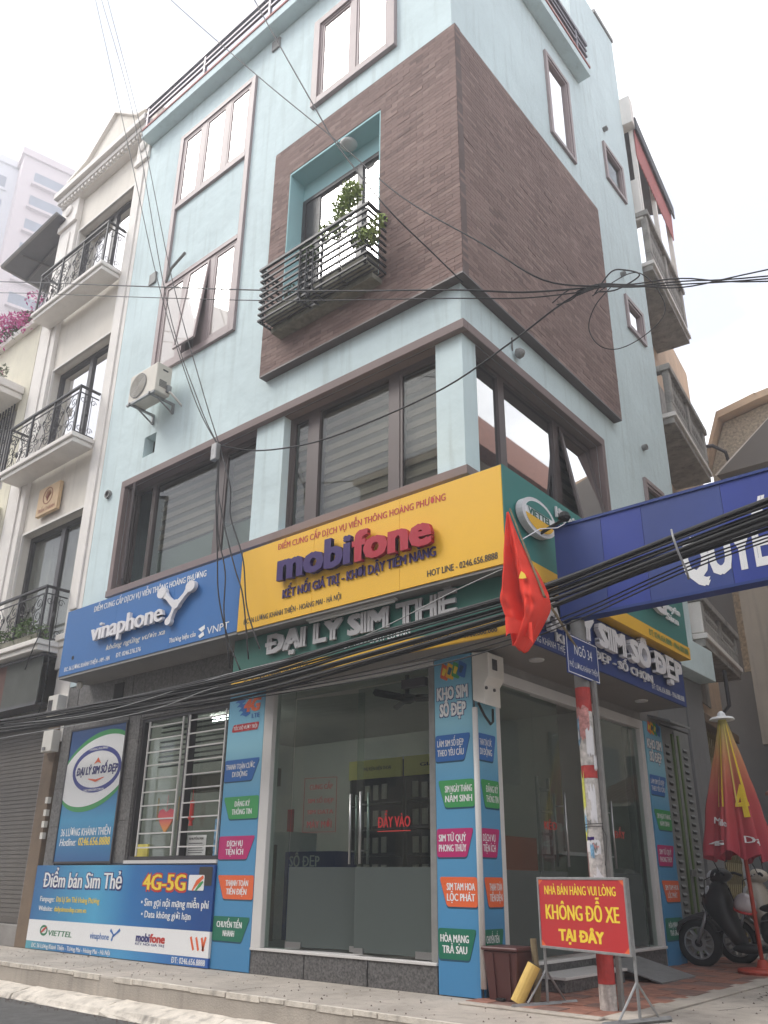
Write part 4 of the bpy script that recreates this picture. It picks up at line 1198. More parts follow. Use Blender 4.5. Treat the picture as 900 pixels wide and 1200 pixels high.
def banner(P, u0, u1, z1, label, rows, head, flip0=0, clip=None):
    s = thing('pillar_banner', label, 'banner', P((u0 + u1) / 2, 0, 0), 'blue banners on the shop pillars')
    part('panel', MB().pbox(P, u0, u1, 0.01, z1, 0.001, 0.022), 'banner', s)
    w = u1 - u0
    for i, ((z0, zt), t2, c) in enumerate(zip(ROWS, rows, CB)):
        left = (i % 2 == 0)
        if left: pts = [(u0 + .004, z0), (u1 - .10 * w / .5 - .02, z0), (u1 - .03, zt), (u0 + .004, zt)]
        else: pts = [(u0 + .10 * w / .5 + .02, z0), (u1 - .004, z0), (u1 - .004, zt), (u0 + .03, zt)]
        sh = [(a, b - 0.018) for a, b in rounded(pts)]
        part('tag_edge', MB().prism(P, sh, 0.0225, 0.0235), 'tag_shade', s)
        part('tag', MB().prism(P, rounded(pts), 0.024, 0.0255), c, s)
        a, b = (u0 + .03, u1 - .12) if left else (u0 + .12, u1 - .03)
        for j, tx in enumerate(t2):
            cw = min(b - a, len(tx) * 0.043)
            c_ = (a + b) / 2
            text(s, P, tx, c_ - cw / 2, c_ + cw / 2, z0 + (.155 if j == 0 else .055), 0.068, 'w_print', n=0.028, bold=0.04)
    if head == 'kho':
        for k, (cc) in enumerate(('tag_orange', 'sign_yellow', 'tag_green', 'tag_blue')):
            uu = u0 + w * (0.16 + 0.16 * k)
            part('sim_icon', MB().prism(P, rounded([(uu, 3.17), (uu + w * .20, 3.12), (uu + w * .27, 3.27), (uu + w * .07, 3.33)], .02), 0.024 + k * .003, 0.026 + k * .003), cc, s)
            part('sim_icon', MB().prism(P, rounded([(uu + w * .05, 3.20), (uu + w * .12, 3.18), (uu + w * .19, 3.25), (uu + w * .1, 3.28)], .01), 0.0262 + k * .003, 0.0266 + k * .003), 'tag_shade' if k % 2 else 'y_print', s)
        for tx, zz, a, b in (('KHO SIM', 2.92, .07, .90), ('SỐ ĐẸP', 2.735, .14, .84)):
            text(s, P, tx, u0 + w * a - .008, u0 + w * b + .008, zz - .004, 0.135, 'navy_print', n=0.0245, bold=0.11)
            text(s, P, tx, u0 + w * a, u0 + w * b, zz, 0.13, 'w_print', n=0.027, bold=0.055)
    else:
        fl = MB()
        for k in range(4):
            a, b = u0 + w * (.18 + .05 * k), 3.30 - k * .06
            m_ = limb(P, [(a, b, .004), (a + .05, b + .02, .02), (a + .12, b + .0, .03), (a + .2, b + .02, .012)], .024, .026)
            fl.add(m_.v, m_.f)
        part('logo', fl, 'tag_blue', s)
        text(s, P, '4G', u0 + w * .42, u0 + w * .90, 3.16, 0.17, 'tag_orange', n=0.028, bold=0.06, shear=0.2)
        text(s, P, 'LTE', u0 + w * .66, u0 + w * .88, 3.06, 0.06, 'tag_blue', n=0.028, bold=0.04)
        part('tag', MB().prism(P, rounded([(u0 + w * .12, 2.90), (u0 + w * .84, 2.90), (u0 + w * .88, 3.0), (u0 + w * .16, 3.0)], .03), .024, .0255), 'no_red', s)
        text(s, P, 'TỐC ĐỘ VƯỢT TRỘI', u0 + w * .17, u0 + w * .83, 2.925, 0.045, 'w_print', n=0.028)
    return s
banner(L0, -4.02, -3.30, 3.56, 'blue pillar banner with 4G logo between barred window and glass door', SERV, '4g')
banner(L0, -0.50, -0.003, 3.395, 'blue pillar banner headed KHO SIM SỐ ĐẸP on the corner, facing the street', KHO, 'kho')
b_ = banner(R0, 0.025, 0.41, 3.395, 'narrow blue banner on the alley side of the corner column', SERV, '4g')
banner(R0, 4.52, 5.16, 3.30, 'blue banner beside the louvred metal door at the far end of the shop', KHO, 'kho')

# ---------------------------------------------------------------- poster and big board
s = thing('poster', 'tall blue poster with white oval ring logo left of the barred window', 'poster', (-7.2, -0.02, 1.26))
part('panel', MB().pbox(L0, -8.0, -6.44, 1.27, 3.31, 0.018, 0.045), 'poster_blue', s)
part('frame', frame_bars(L0, -8.03, -6.41, 1.24, 3.34, 0.03, 0.017, 0.055), 'dark_frame', s)
def swoosh(z_t0, z_t1, z_b0, z_b1, bt, bb_, w=1):
    k = 18
    import math as _m
    def zz(u, sg): return 2.62 + .16 * (u + 7.15) + sg * z_b0 * _m.sqrt(max(0, 1 - ((u + 7.15) / z_t0) ** 2))
    us_ = [-8.0 + 1.56 * i / k for i in range(k + 1)]
    top = [(u, zz(u, 1)) for u in us_]; bot = [(u, zz(u, -1)) for u in us_]
    mb = MB()
    for i in range(k):
        mb.prism(L0, [bot[i], bot[i + 1], top[i + 1], top[i]], 0.0, 0.0)
    return top, bot
for (a, b, c, d, e, f, m_, n_) in ((1.02, 0, .60, 0, 0, 0, 'tag_green', .046), (1.0, 0, .52, 0, 0, 0, 'w_print', .048)):
    top, bot = swoosh(a, b, c, d, e, f)
    mb = MB()
    for i in range(18): mb.prism(L0, [bot[i], bot[i + 1], top[i + 1], top[i]], n_, n_ + .0015)
    part('print_arc', mb, m_, s)
part('logo_ring', ring(L0, -7.12, 2.64, 0.68, 0.36, 0.075, .050, .052), 'navy_ring', s)
text(s, L0, 'ĐẠI LÝ SIM SỐ ĐẸP', -7.68, -6.52, 2.57, 0.115, 'navy_print', n=.053, shear=.15, bold=.05)
text(s, L0, 'HOÀNG PHƯƠNG', -7.38, -6.86, 2.94, 0.035, 'w_print', n=.054)
text(s, L0, 'DAILYSIMSODEP.COM.VN', -7.40, -6.84, 2.305, 0.035, 'w_print', n=.054)
part('logo', limb(L0, [(-7.32, 2.50, .006), (-7.1, 2.46, .02), (-6.88, 2.50, .006)], .053, .054), 'tag_orange', s)
part('logo', MB().prism(L0, [(-7.2, 2.72), (-7.1, 2.82), (-7.0, 2.72), (-7.1, 2.75)], .053, .054), 'tag_orange', s)
text(s, L0, '36 LƯƠNG KHÁNH THIỆN', -7.90, -6.52, 1.645, 0.11, 'w_print', n=.047)
text(s, L0, 'Hotline:', -7.90, -7.42, 1.50, 0.11, 'w_print', n=.047, shear=.2)
text(s, L0, '0246.656.8888', -7.36, -6.50, 1.50, 0.115, 'y_print', n=.047)

s = thing('advert_board', 'wide blue board reading Điểm bán Sim Thẻ 4G-5G standing at pavement level', 'advert board', (-6.2, -0.05, 0))
B5 = Lp(-0.05)
part('panel', MB().box(-8.46, -4.03, -0.05, -0.001, 0.424, 1.215), 'board_blue', s)
part('white_band', MB().box(-8.46, -4.03, -0.052, -0.001, 0.121, 0.423), 'w_print', s)
part('lower_strip', MB().box(-8.46, -4.03, -0.05, -0.001, 0.01, 0.12), 'strip_blue', s)
text(s, B5, 'Điểm bán Sim Thẻ', -8.22, -6.04, 0.885, 0.225, 'navy_print', n=.003, bold=.07)
text(s, B5, 'Điểm bán Sim Thẻ', -8.20, -6.06, 0.895, 0.215, 'w_print', n=.005, bold=.03)
text(s, B5, '4G-5G', -5.57, -4.58, 0.885, 0.215, 'red_print', n=.003, bold=.09)
text(s, B5, '4G-5G', -5.55, -4.60, 0.895, 0.20, 'y_print', n=.005, bold=.04)
text(s, B5, '• Sim gọi nội mạng miễn phí', -5.55, -4.09, 0.69, 0.095, 'w_print', n=.003)
text(s, B5, '• Data không giới hạn', -5.52, -4.44, 0.545, 0.085, 'w_print', n=.003)
text(s, B5, 'Fanpage:', -8.22, -7.80, 0.69, 0.075, 'w_print', n=.003)
text(s, B5, 'Đại Lý Sim Thẻ Hoàng Phương', -7.75, -6.57, 0.69, 0.075, 'y_print', n=.003)
text(s, B5, 'Website:', -8.23, -7.82, 0.555, 0.07, 'w_print', n=.003)
text(s, B5, 'dailysimsodep.com.vn', -7.77, -6.88, 0.555, 0.07, 'y_print', n=.003)
text(s, B5, 'VIETTEL', -7.84, -7.18, 0.215, 0.075, 'green_print', n=.004, shear=.15)
part('logo', ring(B5, -7.98, 0.28, 0.11, 0.075, 0.03, .003, .005), 'green_print', s)
part('logo', limb(B5, [(-8.05, 0.25, .01), (-7.98, 0.29, .02), (-7.90, 0.33, .008)], .006, .007), 'red_print', s)
text(s, B5, 'vinaphone', -6.70, -6.22, 0.225, 0.085, 'tag_blue', n=.004, bold=.02)
lgm = limb(B5, [(-6.20, 0.36, .02), (-6.12, 0.30, .012), (-6.15, 0.22, .016)], .003, .005); l2 = limb(B5, [(-5.97, 0.37, .02), (-6.05, 0.32, .012), (-6.12, 0.28, .014)], .003, .005)
part('logo', lgm.add(l2.v, l2.f), 'tag_blue', s)
text(s, B5, 'mobi', -5.58, -5.27, 0.245, 0.10, 'navy_print', n=.004, bold=.05)
text(s, B5, 'fone', -5.27, -4.93, 0.245, 0.10, 'red_print', n=.004, bold=.05)
text(s, B5, 'KẾT NỐI GIÁ TRỊ', -5.58, -4.93, 0.20, 0.028, 'navy_print', n=.004)
vm = MB()
for k in range(3):
    m_ = limb(B5, [(-4.40 + k * .11, 0.35, .018), (-4.33 + k * .10, 0.20, .018)], .003, .005); vm.add(m_.v, m_.f)
m_ = limb(B5, [(-4.10, 0.36, .018), (-4.15, 0.20, .018)], .003, .005); vm.add(m_.v, m_.f)
part('logo', vm, 'tag_orange', s)
text(s, B5, 'ĐC: 36 Lương Khánh Thiện - Tương Mai - Hoàng Mai - Hà Nội', -8.28, -6.15, 0.035, 0.06, 'w_print', n=.003)
text(s, B5, 'ĐT: 0246.656.8888', -4.76, -4.08, 0.03, 0.07, 'w_print', n=.003)
part('print_card', MB().prism(B5, rounded([(-4.34, 0.96), (-4.07, 0.96), (-4.07, 1.19), (-4.34, 1.19)], .02), .003, .004), 'black_print', s)
part('print_card', MB().prism(B5, rounded([(-4.54, 0.90), (-4.22, 0.90), (-4.22, 1.09), (-4.54, 1.09)], .02), .005, .006), 'w_print', s)
m_ = limb(B5, [(-4.45, .90, .01), (-4.36, 1.0, .03), (-4.24, 1.07, .02)], .007, .008)
part('print_card', m_, 'tag_orange', s)
m_ = limb(B5, [(-4.38, .90, .01), (-4.3, .97, .025), (-4.24, 1.01, .012)], .0085, .009)
part('print_card', m_, 'tag_green', s)

# ---------------------------------------------------------------- things in the barred window
hp = [(0.0, -.15), (.10, -.03), (.15, .06), (.13, .13), (.07, .15), (0, .10), (-.07, .15), (-.13, .13), (-.15, .06), (-.10, -.03)]
mb = MB().prism(Lp(0.03), [(-5.27 + a * 1.25, 1.80 + b * 1.1) for a, b in hp], 0, 0.02)
mb.tube([(-5.27, 0.02, 1.9), (-5.27, 0.02, 2.15)], 0.004, 5)
solo('heart_ornament', mb, 'heart', 'red and orange heart ornament hung behind the window bars', 'ornament', (-5.27, 0.02, 1.8))
mb = MB().tube([(-4.72, .03, 2.05), (-4.72, .03, 1.85)], 0.03, 8)
mb.tube([(-4.72, .03, 2.2), (-4.72, .03, 2.05)], 0.005, 5); mb.lathe((-4.72, .03, 1.84), [(.045, 0), (.045, -.03), (.02, -.06), (.03, -.12)], 8)
solo('lucky_tassel', mb, 'red_print', 'red tasselled charm hung in the right half of the barred window', 'charm', (-4.72, .03, 1.84))
s = thing('notice_paper', 'white printed notice taped low in the barred window', 'notice', (-4.66, .09, 1.32))
part('sheet', MB().pbox(L0, -4.87, -4.46, 1.34, 1.60, -.118, -.115), 'white_card', s)
text(s, L0, 'KHUYẾN MẠI', -4.82, -4.52, 1.54, .03, 'black_print', n=-.112)
for k in range(5): part('lettering', MB().pbox(L0, -4.83, -4.83 + .3 + .03 * (k % 2), 1.37 + k * .03, 1.378 + k * .03, -.113, -.112), 'black_print', s)
solo('patterned_card', MB().pbox(L0, -4.30, -4.08, 1.30, 1.80, -.118, -.112), 'paper_b', 'blue and white patterned card at the right end of the barred window', 'card', (-4.2, .1, 1.3))
solo('golden_frame', frame_bars(L0, -6.02, -5.72, 1.30, 1.50, .035, -.11, -.08).pbox(L0, -5.985, -5.755, 1.335, 1.465, -.10, -.09), 'cab_yellow', 'small golden frame standing in the left corner of the barred window', 'frame', (-5.9, .1, 1.3))
for k, (x, z) in enumerate(((-5.5, 2.02), (-5.02, 2.02))):
    solo('bead_string', MB().tube([(x, .03, z - .22), (x, .03, z + .1)], .012, 6), 'lattice', 'thin yellow bead string left of the heart ornament' if k == 0 else 'thin yellow bead string right of the heart ornament', 'charm', (x, .03, z))

# ---------------------------------------------------------------- wall-mounted boxes
s = thing('air_conditioner', 'aged white air conditioner unit hung on the pale blue wall', 'air conditioner', (-6.55, -0.3, 9.0))
AX0, AX1, AY0, AY1, AZ0, AZ1 = -6.95, -6.12, -0.52, -0.20, 9.03, 9.62
part('casing', MB().box(AX0, AX1, AY0, AY1, AZ0, AZ1), 'ac_white', s, bevel=0.02)
AP = Lp(AY0)
part('fan_guard', MB().lathe(AP(-6.66, 9.325, 0), [(0.245, 0.001), (0.245, 0.014), (0.235, 0.014), (0.23, 0.004)], 28, (0, -1, 0)), 'grey_post', s)
for k in range(7):
    part('guard_ring', ring(AP, -6.66, 9.325, 0.22 - k * .031, 0.22 - k * .031, .008, .014, .02, 24), 'ac_white', s)
gv = MB()
for k in range(5): gv.pbox(Rp(AX1), -.45, -.30, 9.15 + k * .03, 9.162 + k * .03, 0.001, .012)
part('side_vent', gv, 'grey_post', s)
part('badge', MB().pbox(Rp(AX1), -.40, -.29, 9.49, 9.52, .001, .004), 'black', s)
part('valve_cover', MB().pbox(Rp(AX1), -.30, -.21, 9.08, 9.22, .001, .05), 'galv', s)
bk = MB()
for u in (-6.85, -6.25):
    bk.box(u - .02, u + .02, -0.56, 0, 8.985, 9.025); bk.box(u - .02, u + .02, -.04, 0, 8.82, 8.985)
    bk.hexa([(u - .015, -.04, 8.83), (u + .015, -.04, 8.83), (u - .015, -.01, 8.83), (u + .015, -.01, 8.83), (u - .015, -.36, 8.985), (u + .015, -.36, 8.985), (u - .015, -.32, 8.985), (u + .015, -.32, 8.985)])
bk.box(AX0, AX1, -.54, -.50, 8.985, 9.02)
part('bracket', bk, 'galv', s)
part('pipe', MB().tube([(-6.1, -.25, 9.1), (-6.02, -.25, 9.05), (-6.0, -.1, 8.95), (-6.02, .02, 8.9)], .022, 8), 'white_plastic', s, smooth=True)

s = thing('meter_box', 'off-white electricity meter box on the corner column above the white conduit', 'meter box', (0.1, 0, 2.8))
mb = MB()
pf = [(0.0, 2.86), (0.15, 2.80), (0.15, 3.02), (0.21, 3.10), (0.21, 3.36), (0.0, 3.39)]
PX = PL((0, 0, 0), (1, 0, 0), (0, -1, 0))
mb.prism(PX, [(a + 0.028, b) for a, b in pf], -0.27, 0.05)
part('casing', mb, 'white_plastic', s, bevel=0.008)
part('dark_window', MB().pbox(Rp(0.238), 0.03, 0.12, 3.18, 3.30, 0.001, 0.008), 'dark_frame', s)
for (u, z) in ((-.02, 2.98), (.14, 2.98)):
    part('screw_knob', MB().lathe(Rp(0.178)(u, z, 0), [(.018, 0), (.018, .015)], 10, (1, 0, 0)), 'dark_frame', s)
solo('white_conduit', MB().tube([(0.045, -0.045, 0.10), (0.045, -0.045, 2.78)], 0.030, 12), 'white_metal', 'white plastic conduit running down the corner between two blue banners', 'conduit', (0.045, -0.045, 0.1), smooth=True)
solo('black_hose', MB().tube([(0.05, 0.02, 2.84), (0.10, 0.06, 2.70), (0.12, 0.14, 2.62), (0.10, 0.22, 2.66), (0.09, 0.24, 2.8)], 0.014, 8), 'cable', 'black cable loop hanging below the meter box', 'cable', (0.1, .1, 2.7), smooth=True)

s = thing('meter_box', 'small grey meter box with square window at the left end of the blue sign', 'meter box', (-8.55, -0.1, 3.5))
part('casing', MB().box(-8.74, -8.42, -0.17, 0.0, 3.62, 3.98), 'white_plastic', s, bevel=0.01)
part('dark_window', MB().pbox(Lp(-.17), -8.71, -8.58, 3.70, 3.90, .001, .006), 'dark_frame', s)
s = thing('meter_box', 'grey junction box below the cable bundle beside the roller shutter', 'meter box', (-8.6, -0.1, 3.0))
part('casing', MB().box(-8.76, -8.44, -0.15, 0.0, 3.02, 3.38), 'white_plastic', s, bevel=0.01)
part('lid_catch', MB().pbox(Lp(-.15), -8.70, -8.62, 3.05, 3.1, .001, .02), 'galv', s)
solo('security_camera', MB().lathe((-7.55, -.30, 4.0), [(.03, .05), (.05, .03), (.055, 0), (.04, -.05), (.02, -.06)], 12), 'white_plastic', 'small dome camera under the left end of the blue sign', 'camera', (-7.55, -.3, 4.0), smooth=True)
solo('wall_vent', MB().pbox(L0, -6.94, -6.68, 3.66, 3.98, .018, .03), 'void', 'dark square vent in the grey wall under the blue sign', 'vent', (-6.8, 0, 3.7))
solo('wall_camera', MB().lathe((0.06, 1.35, 8.05), [(.03, .10), (.07, .06), (.08, 0), (.03, -.04)], 12, (1, 0, 0)).tube([(0.0, 1.3, 8.1), (.06, 1.2, 8.25)], .012, 6), 'grey_post', 'little grey lamp on the side wall above the brown band', 'lamp', (0.06, 1.35, 8.0))
for k, z in enumerate((1.62, 1.80, 1.98, 2.18)):
    solo('pipe_clip', MB().box(-8.52, -8.44, -.06, 0, z, z + .10), 'white_plastic', 'white clips holding the pipe between the shutter and the blue board', 'clip', (-8.48, 0, z), group='clips beside the roller shutter')

# ---------------------------------------------------------------- balcony railing and plants on the brick box
s = thing('balcony_railing', 'black horizontal bar railing of the small brick box balcony', 'railing', (-2.3, -0.35, 9.1))
RB0, RB1, RF, RW = -3.38, -1.17, -0.56, -0.16
def hoop(z, t, h):
    mb = MB()
    mb.box(RB0, RB1, RF - t, RF, z, z + h)
    mb.box(RB0 - t, RB0, RF - t, RW, z, z + h)
    mb.box(RB1, RB1 + t, RF - t, RW, z, z + h)
    return mb
part('top_rail', hoop(10.10, 0.045, 0.04), 'iron', s)
src = None
for z in (10.00, 9.88, 9.74, 9.62, 9.50, 9.36, 9.24, 9.12):
    if src is None: src = part('rail_bar', hoop(z, 0.028, 0.028), 'iron', s); z0_ = z
    else: inst(src, s, (0, 0, z - z0_))
for u in (-3.33, -2.55, -2.32, -2.28 + .2, -1.22):
    part('upright', MB().box(u - .015, u + .015, RF + .002, RF + .03, 9.08, 10.10), 'iron', s)
for k in range(3):
    t = -2.48 + k * .14
    part('hook_bar', MB().tube([(t, RF - .05, 10.0 - k * .06), (t, RF - .05, 9.2), (t + .02, RF - .02, 9.06), (t + .05, RF + .15, 9.03), (t + .05, RW, 9.05)], .014, 6), 'iron', s)
for k in range(6):
    y = RF + .02 + k * .07
    part('floor_bar', MB().box(RB0, RB1, y, y + .015, 9.085, 9.10), 'iron', s)
for k, (x0, x1) in enumerate(((-3.30, -2.58), (-2.35, -1.75), (-1.70, -1.22))):
    p_ = thing('planter_box', ['long mossy planter at the left end of the bar balcony', 'middle mossy planter on the bar balcony', 'right-hand mossy planter on the bar balcony'][k], 'planter', ((x0 + x1) / 2, -.38, 9.1), 'planters on the brick box balcony')
    part('trough', MB().box(x0, x1, -.52, -.24, 9.102, 9.30), 'planter', p_, bevel=0.015)
    part('rim', MB().box(x0 - .015, x1 + .015, -.535, -.225, 9.30, 9.33), 'planter', p_, bevel=0.006)
for k, (c, r, n, sz, mt, lb) in enumerate((((-1.85, -.38, 10.62), (.50, .20, .72), 1150, .04, 'leaf2', 'bright leafy shrub rising above the bar balcony rail'),
                                     ((-1.25, -.50, 9.55), (.42, .18, .24), 560, .038, 'leaf2', 'light green plant spilling over the right end of the bar balcony'),
                                     ((-2.45, -.45, 10.02), (.32, .15, .28), 420, .036, 'leaf', 'drooping green plant hanging over the middle of the rail'),
                                     ((-2.95, -.40, 9.50), (.24, .10, .22), 150, .03, 'leaf3', 'sparse dull plant in the left planter of the bar balcony'))):
    p_ = thing('balcony_plant', lb, 'plant', (c[0], c[1], 9.33), 'plants on the brick box balcony')
    mb = MB()
    rr = random.Random(k)
    for i in range(7):
        e = Vector((c[0] + rr.uniform(-r[0], r[0]) * .8, c[1] + rr.uniform(-r[1], r[1]) * .6, c[2] + rr.uniform(0, r[2]) * .9))
        mb.tube([(c[0] + rr.uniform(-.1, .1), -.40, 9.31), (Vector((c[0], -.4, 9.31)) * .5 + e * .5) + Vector((0, 0, .06)), e], .006, 5, .002)
    part('stem', mb, 'twig', p_)
    parts_ = MB()
    rr = random.Random(k + 9)
    for i in range(7):
        cc = (c[0] + rr.uniform(-r[0], r[0]) * .7, c[1] + rr.uniform(-r[1], r[1]) * .5, c[2] + rr.uniform(-r[2], r[2]) * .7)
        m_ = foliage(cc, r[0] * .38, r[1] * .7, r[2] * .30, n // 8, sz, k * 10 + i)
        parts_.add(m_.v, m_.f)
    part('foliage', parts_, mt, p_, stuff=True)

# ---------------------------------------------------------------- overhead gate across the alley
G = thing('alley_gate', 'blue board gate across the alley lettered QUYẾT, on a grey post', 'gate', (1.5, 0.1, 0))
GP = Lp(0.05)
ux = [1.08, 1.62, 2.06, 2.85, 4.1, 5.3, 6.5]
for i in range(len(ux) - 1):
    part('board_panel', MB().pbox(GP, ux[i] + .002, ux[i + 1] - .002, 3.60, 4.61, -0.13, 0.0), 'gate_blue2' if i in (0, 2) else 'gate_blue', G)
part('board_rim', MB().pbox(GP, 1.07, 6.51, 4.612, 4.64, -0.15, 0.015).pbox(GP, 1.07, 6.51, 3.57, 3.598, -0.15, 0.012), 'sign_navy', G)
part('grey_post', MB().box(1.312, 1.355, 0.14, 0.19, 0.0, 2.93), 'grey_post', G, bevel=0.006)
part('grey_post', MB().box(6.1, 6.24, 0.06, 0.18, -0.01, 3.56), 'grey_post', G, bevel=0.008)
text(G, GP, 'QUYẾT TÂM XÂY DỰNG', 2.40, 5.80, 3.73, 0.40, 'w_print', n=0.004, bold=0.05)
part('rim_bolt', MB().lathe((1.24, 0.0, 4.66), [(.05, 0), (.07, .03), (.05, .08), (.02, .1)], 10).tube([(.9, -.02, 4.56), (1.08, -.01, 4.62), (1.24, 0, 4.67)], .02, 6), 'black', G)

# ---------------------------------------------------------------- striped pole with name plate, flag
P_ = thing('striped_pole', 'red and white painted street pole plastered with torn flyers', 'pole', (1.23, 0.12, 0))
px_, py_ = 1.23, 0.12
def polesec(z0, z1, r0=0.075): return MB().lathe((px_, py_, 0), [(r0, z0), (r0, z1)], 18)
for (z0, z1, m_) in ((0.0, 0.22, 'pole_white'), (0.222, 0.50, 'pole_red'), (0.502, 0.78, 'pole_white'), (0.782, 1.98, 'pole_white'), (1.982, 2.10, 'pole_red'), (2.102, 2.62, 'pole_white'), (2.622, 2.86, 'pole_red'), (2.862, 3.56, 'grey_post')):
    part('pole_section', polesec(z0, z1), m_, P_, smooth=False)
def wrap(z0, z1, a0, a1, m_, rr=.0785, jag=.03, sd=1):
    r_ = random.Random(sd)
    mb = MB()
    k = 8
    vs = []
    for i in range(k + 1):
        a = a0 + (a1 - a0) * i / k
        zt, zb = z1 + r_.uniform(-jag, jag), z0 + r_.uniform(-jag, jag)
        vs += [(px_ + rr * math.cos(a), py_ + rr * math.sin(a), zb), (px_ + rr * math.cos(a), py_ + rr * math.sin(a), zt)]
    mb.add(vs, [(2 * i, 2 * i + 2, 2 * i + 3, 2 * i + 1) for i in range(k)])
    part('flyer', mb, m_, P_)
wrap(2.36, 2.66, -2.6, -.6, 'paper_p', sd=1); wrap(2.30, 2.55, -2.9, -2.0, 'paper_b', .0795, sd=2); wrap(2.20, 2.45, -1.2, -.2, 'w_letter', .0797, sd=3)
wrap(1.45, 2.02, -3.1, -1.9, 'paper_y', .079, .06, 4); wrap(1.3, 1.42, -2.4, -.5, 'w_letter', .079, .02, 5); wrap(0.95, 1.38, -3.2, -2.4, 'paper_p', .0793, .05, 6)
wrap(1.42, 1.45, -2.2, -1.2, 'purple', .0801, .004, 7); wrap(0.8, 1.15, -1.6, -.4, 'w_letter', .0792, .05, 8); wrap(1.6, 1.9, -1.5, -.6, 'w_letter', .0788, .05, 9)
for q in range(16):
    r_ = random.Random(q + 60)
    z_ = r_.uniform(.8, 2.5); a_ = r_.uniform(-3.2, -.3)
    wrap(z_, z_ + r_.uniform(.03, .16), a_, a_ + r_.uniform(.2, .7), r_.choice(('w_letter', 'paper_p', 'pole_white', 'grey_post', 'paper_b')), .0803 + q * .0002, .02, q + 90)
part('wire_wrap', MB().tube([(px_ + .084 * math.cos(a * .4), py_ + .084 * math.sin(a * .4), 1.52 + a * .0015) for a in range(34)], .003, 5).tube([(px_ + .09, py_ - .02, 1.53), (px_ + .14, py_ - .04, 1.45), (px_ + .12, py_ - .05, 1.25), (px_ + .09, py_ - .02, 1.2)], .003, 5), 'cable', P_)

N_ = thing('street_name_plate', 'small navy plate reading NGÕ 34 PHỐ LƯƠNG KHÁNH THIỆN on the pole', 'name plate', (1.32, 0.0, 2.95), None)
NP = Rp(1.33)
part('plate', MB().pbox(NP, -0.36, 0.32, 2.92, 3.32, -0.012, 0.0), 'sign_navy', N_)
part('rim', frame_bars(NP, -0.35, 0.31, 2.93, 3.31, 0.008, 0.0005, 0.003), 'w_print', N_)
text(N_, NP, 'NGÕ 34', -0.20, 0.18, 3.13, 0.10, 'w_print', n=.003, bold=.01)
text(N_, NP, 'PHỐ LƯƠNG KHÁNH THIỆN', -0.32, 0.28, 2.99, 0.055, 'w_print', n=.003, bold=.01)

F_ = thing('flag', 'red flag with small yellow star drooping from a stick on the pole', 'flag', (1.2, -0.5, 3.4))
FY = -1.0
part('stick', MB().tube([(1.29, .04, 3.16), (1.46, FY + .02, 3.50), (1.16, FY, 4.46)], 0.014, 8, .009), 'wood', F_)
EL = [(1.125, 4.43), (1.09, 4.12), (1.065, 3.82), (1.04, 3.52), (1.11, 3.28), (1.14, 3.06)]
ER = [(1.145, 4.43), (1.225, 4.16), (1.33, 3.87), (1.45, 3.58), (1.46, 3.36), (1.22, 3.01)]
def pick(E_, t):
    f = t * (len(E_) - 1); i = min(int(f), len(E_) - 2); f -= i
    p = [E_[max(i - 1, 0)], E_[i], E_[i + 1], E_[min(i + 2, len(E_) - 1)]]
    return [0.5 * ((2 * p[1][k]) + (p[2][k] - p[0][k]) * f + (2 * p[0][k] - 5 * p[1][k] + 4 * p[2][k] - p[3][k]) * f * f + (3 * p[1][k] - p[0][k] - 3 * p[2][k] + p[3][k]) * f ** 3) for k in (0, 1)]
def fl(s_, t_):
    a, c = pick(EL, t_), pick(ER, t_)
    x = a[0] + (c[0] - a[0]) * s_
    z = a[1] + (c[1] - a[1]) * s_ + .02 * math.sin(s_ * 14) * t_
    w = min(1, t_ * 1.6)
    y_f = .010 * math.sin(s_ * 31 + t_ * 17) + .007 * math.sin(t_ * 41 - s_ * 12)
    y = FY + y_f * w - (.075 * math.sin(s_ * 9 + t_ * 2.4) + .025 * math.sin(s_ * 19 - t_ * 3)) * w - .10 * max(0, t_ - .7) * math.sin(s_ * 5)
    return Vector((x, y, z))
mb = MB()
ns, nt_ = 60, 70
mb.add([fl(i / ns, j / nt_) for i in range(ns + 1) for j in range(nt_ + 1)], [(i * (nt_ + 1) + j, (i + 1) * (nt_ + 1) + j, (i + 1) * (nt_ + 1) + j + 1, i * (nt_ + 1) + j + 1) for i in range(ns) for j in range(nt_)])
c_ = part('cloth', mb, 'flag_red', F_, smooth=True)
sm = c_.modifiers.new('thickness', 'SOLIDIFY'); sm.thickness = .004
fb = MB()
fb.add([Vector((1.10 + .30 * i / 12, FY - .09 - .05 * math.sin(i * .6), 3.34 - .010 * i + (0 if j == 0 else -.20 + .006 * i * (12 - i) * .3))) for i in range(13) for j in range(2)], [(2 * i, 2 * i + 2, 2 * i + 3, 2 * i + 1) for i in range(12)])
part('cloth_fold', fb, 'flag_red', F_, smooth=True)
st = MB()
ctr = Vector((1.30, FY - .09, 3.70))
pts = [(0, .045), (.035, .01), (.05, -.035), (0, -.03), (-.03, -.02), (-.02, .01)]
st.prism(Lp(ctr.y), [(ctr.x + a, ctr.z + c) for a, c in pts][::-1], 0, .004)
part('star', st, 'y_print', F_)
solo('tie_string', MB().tube([(1.27, FY, 4.1), (1.26, -.6, 4.35), (1.25, -.2, 4.5), (1.24, .0, 4.62)], .006, 5), 'w_letter', 'pale string tying the flag stick to the blue gate board', 'string', (1.1, -.5, 4.3))

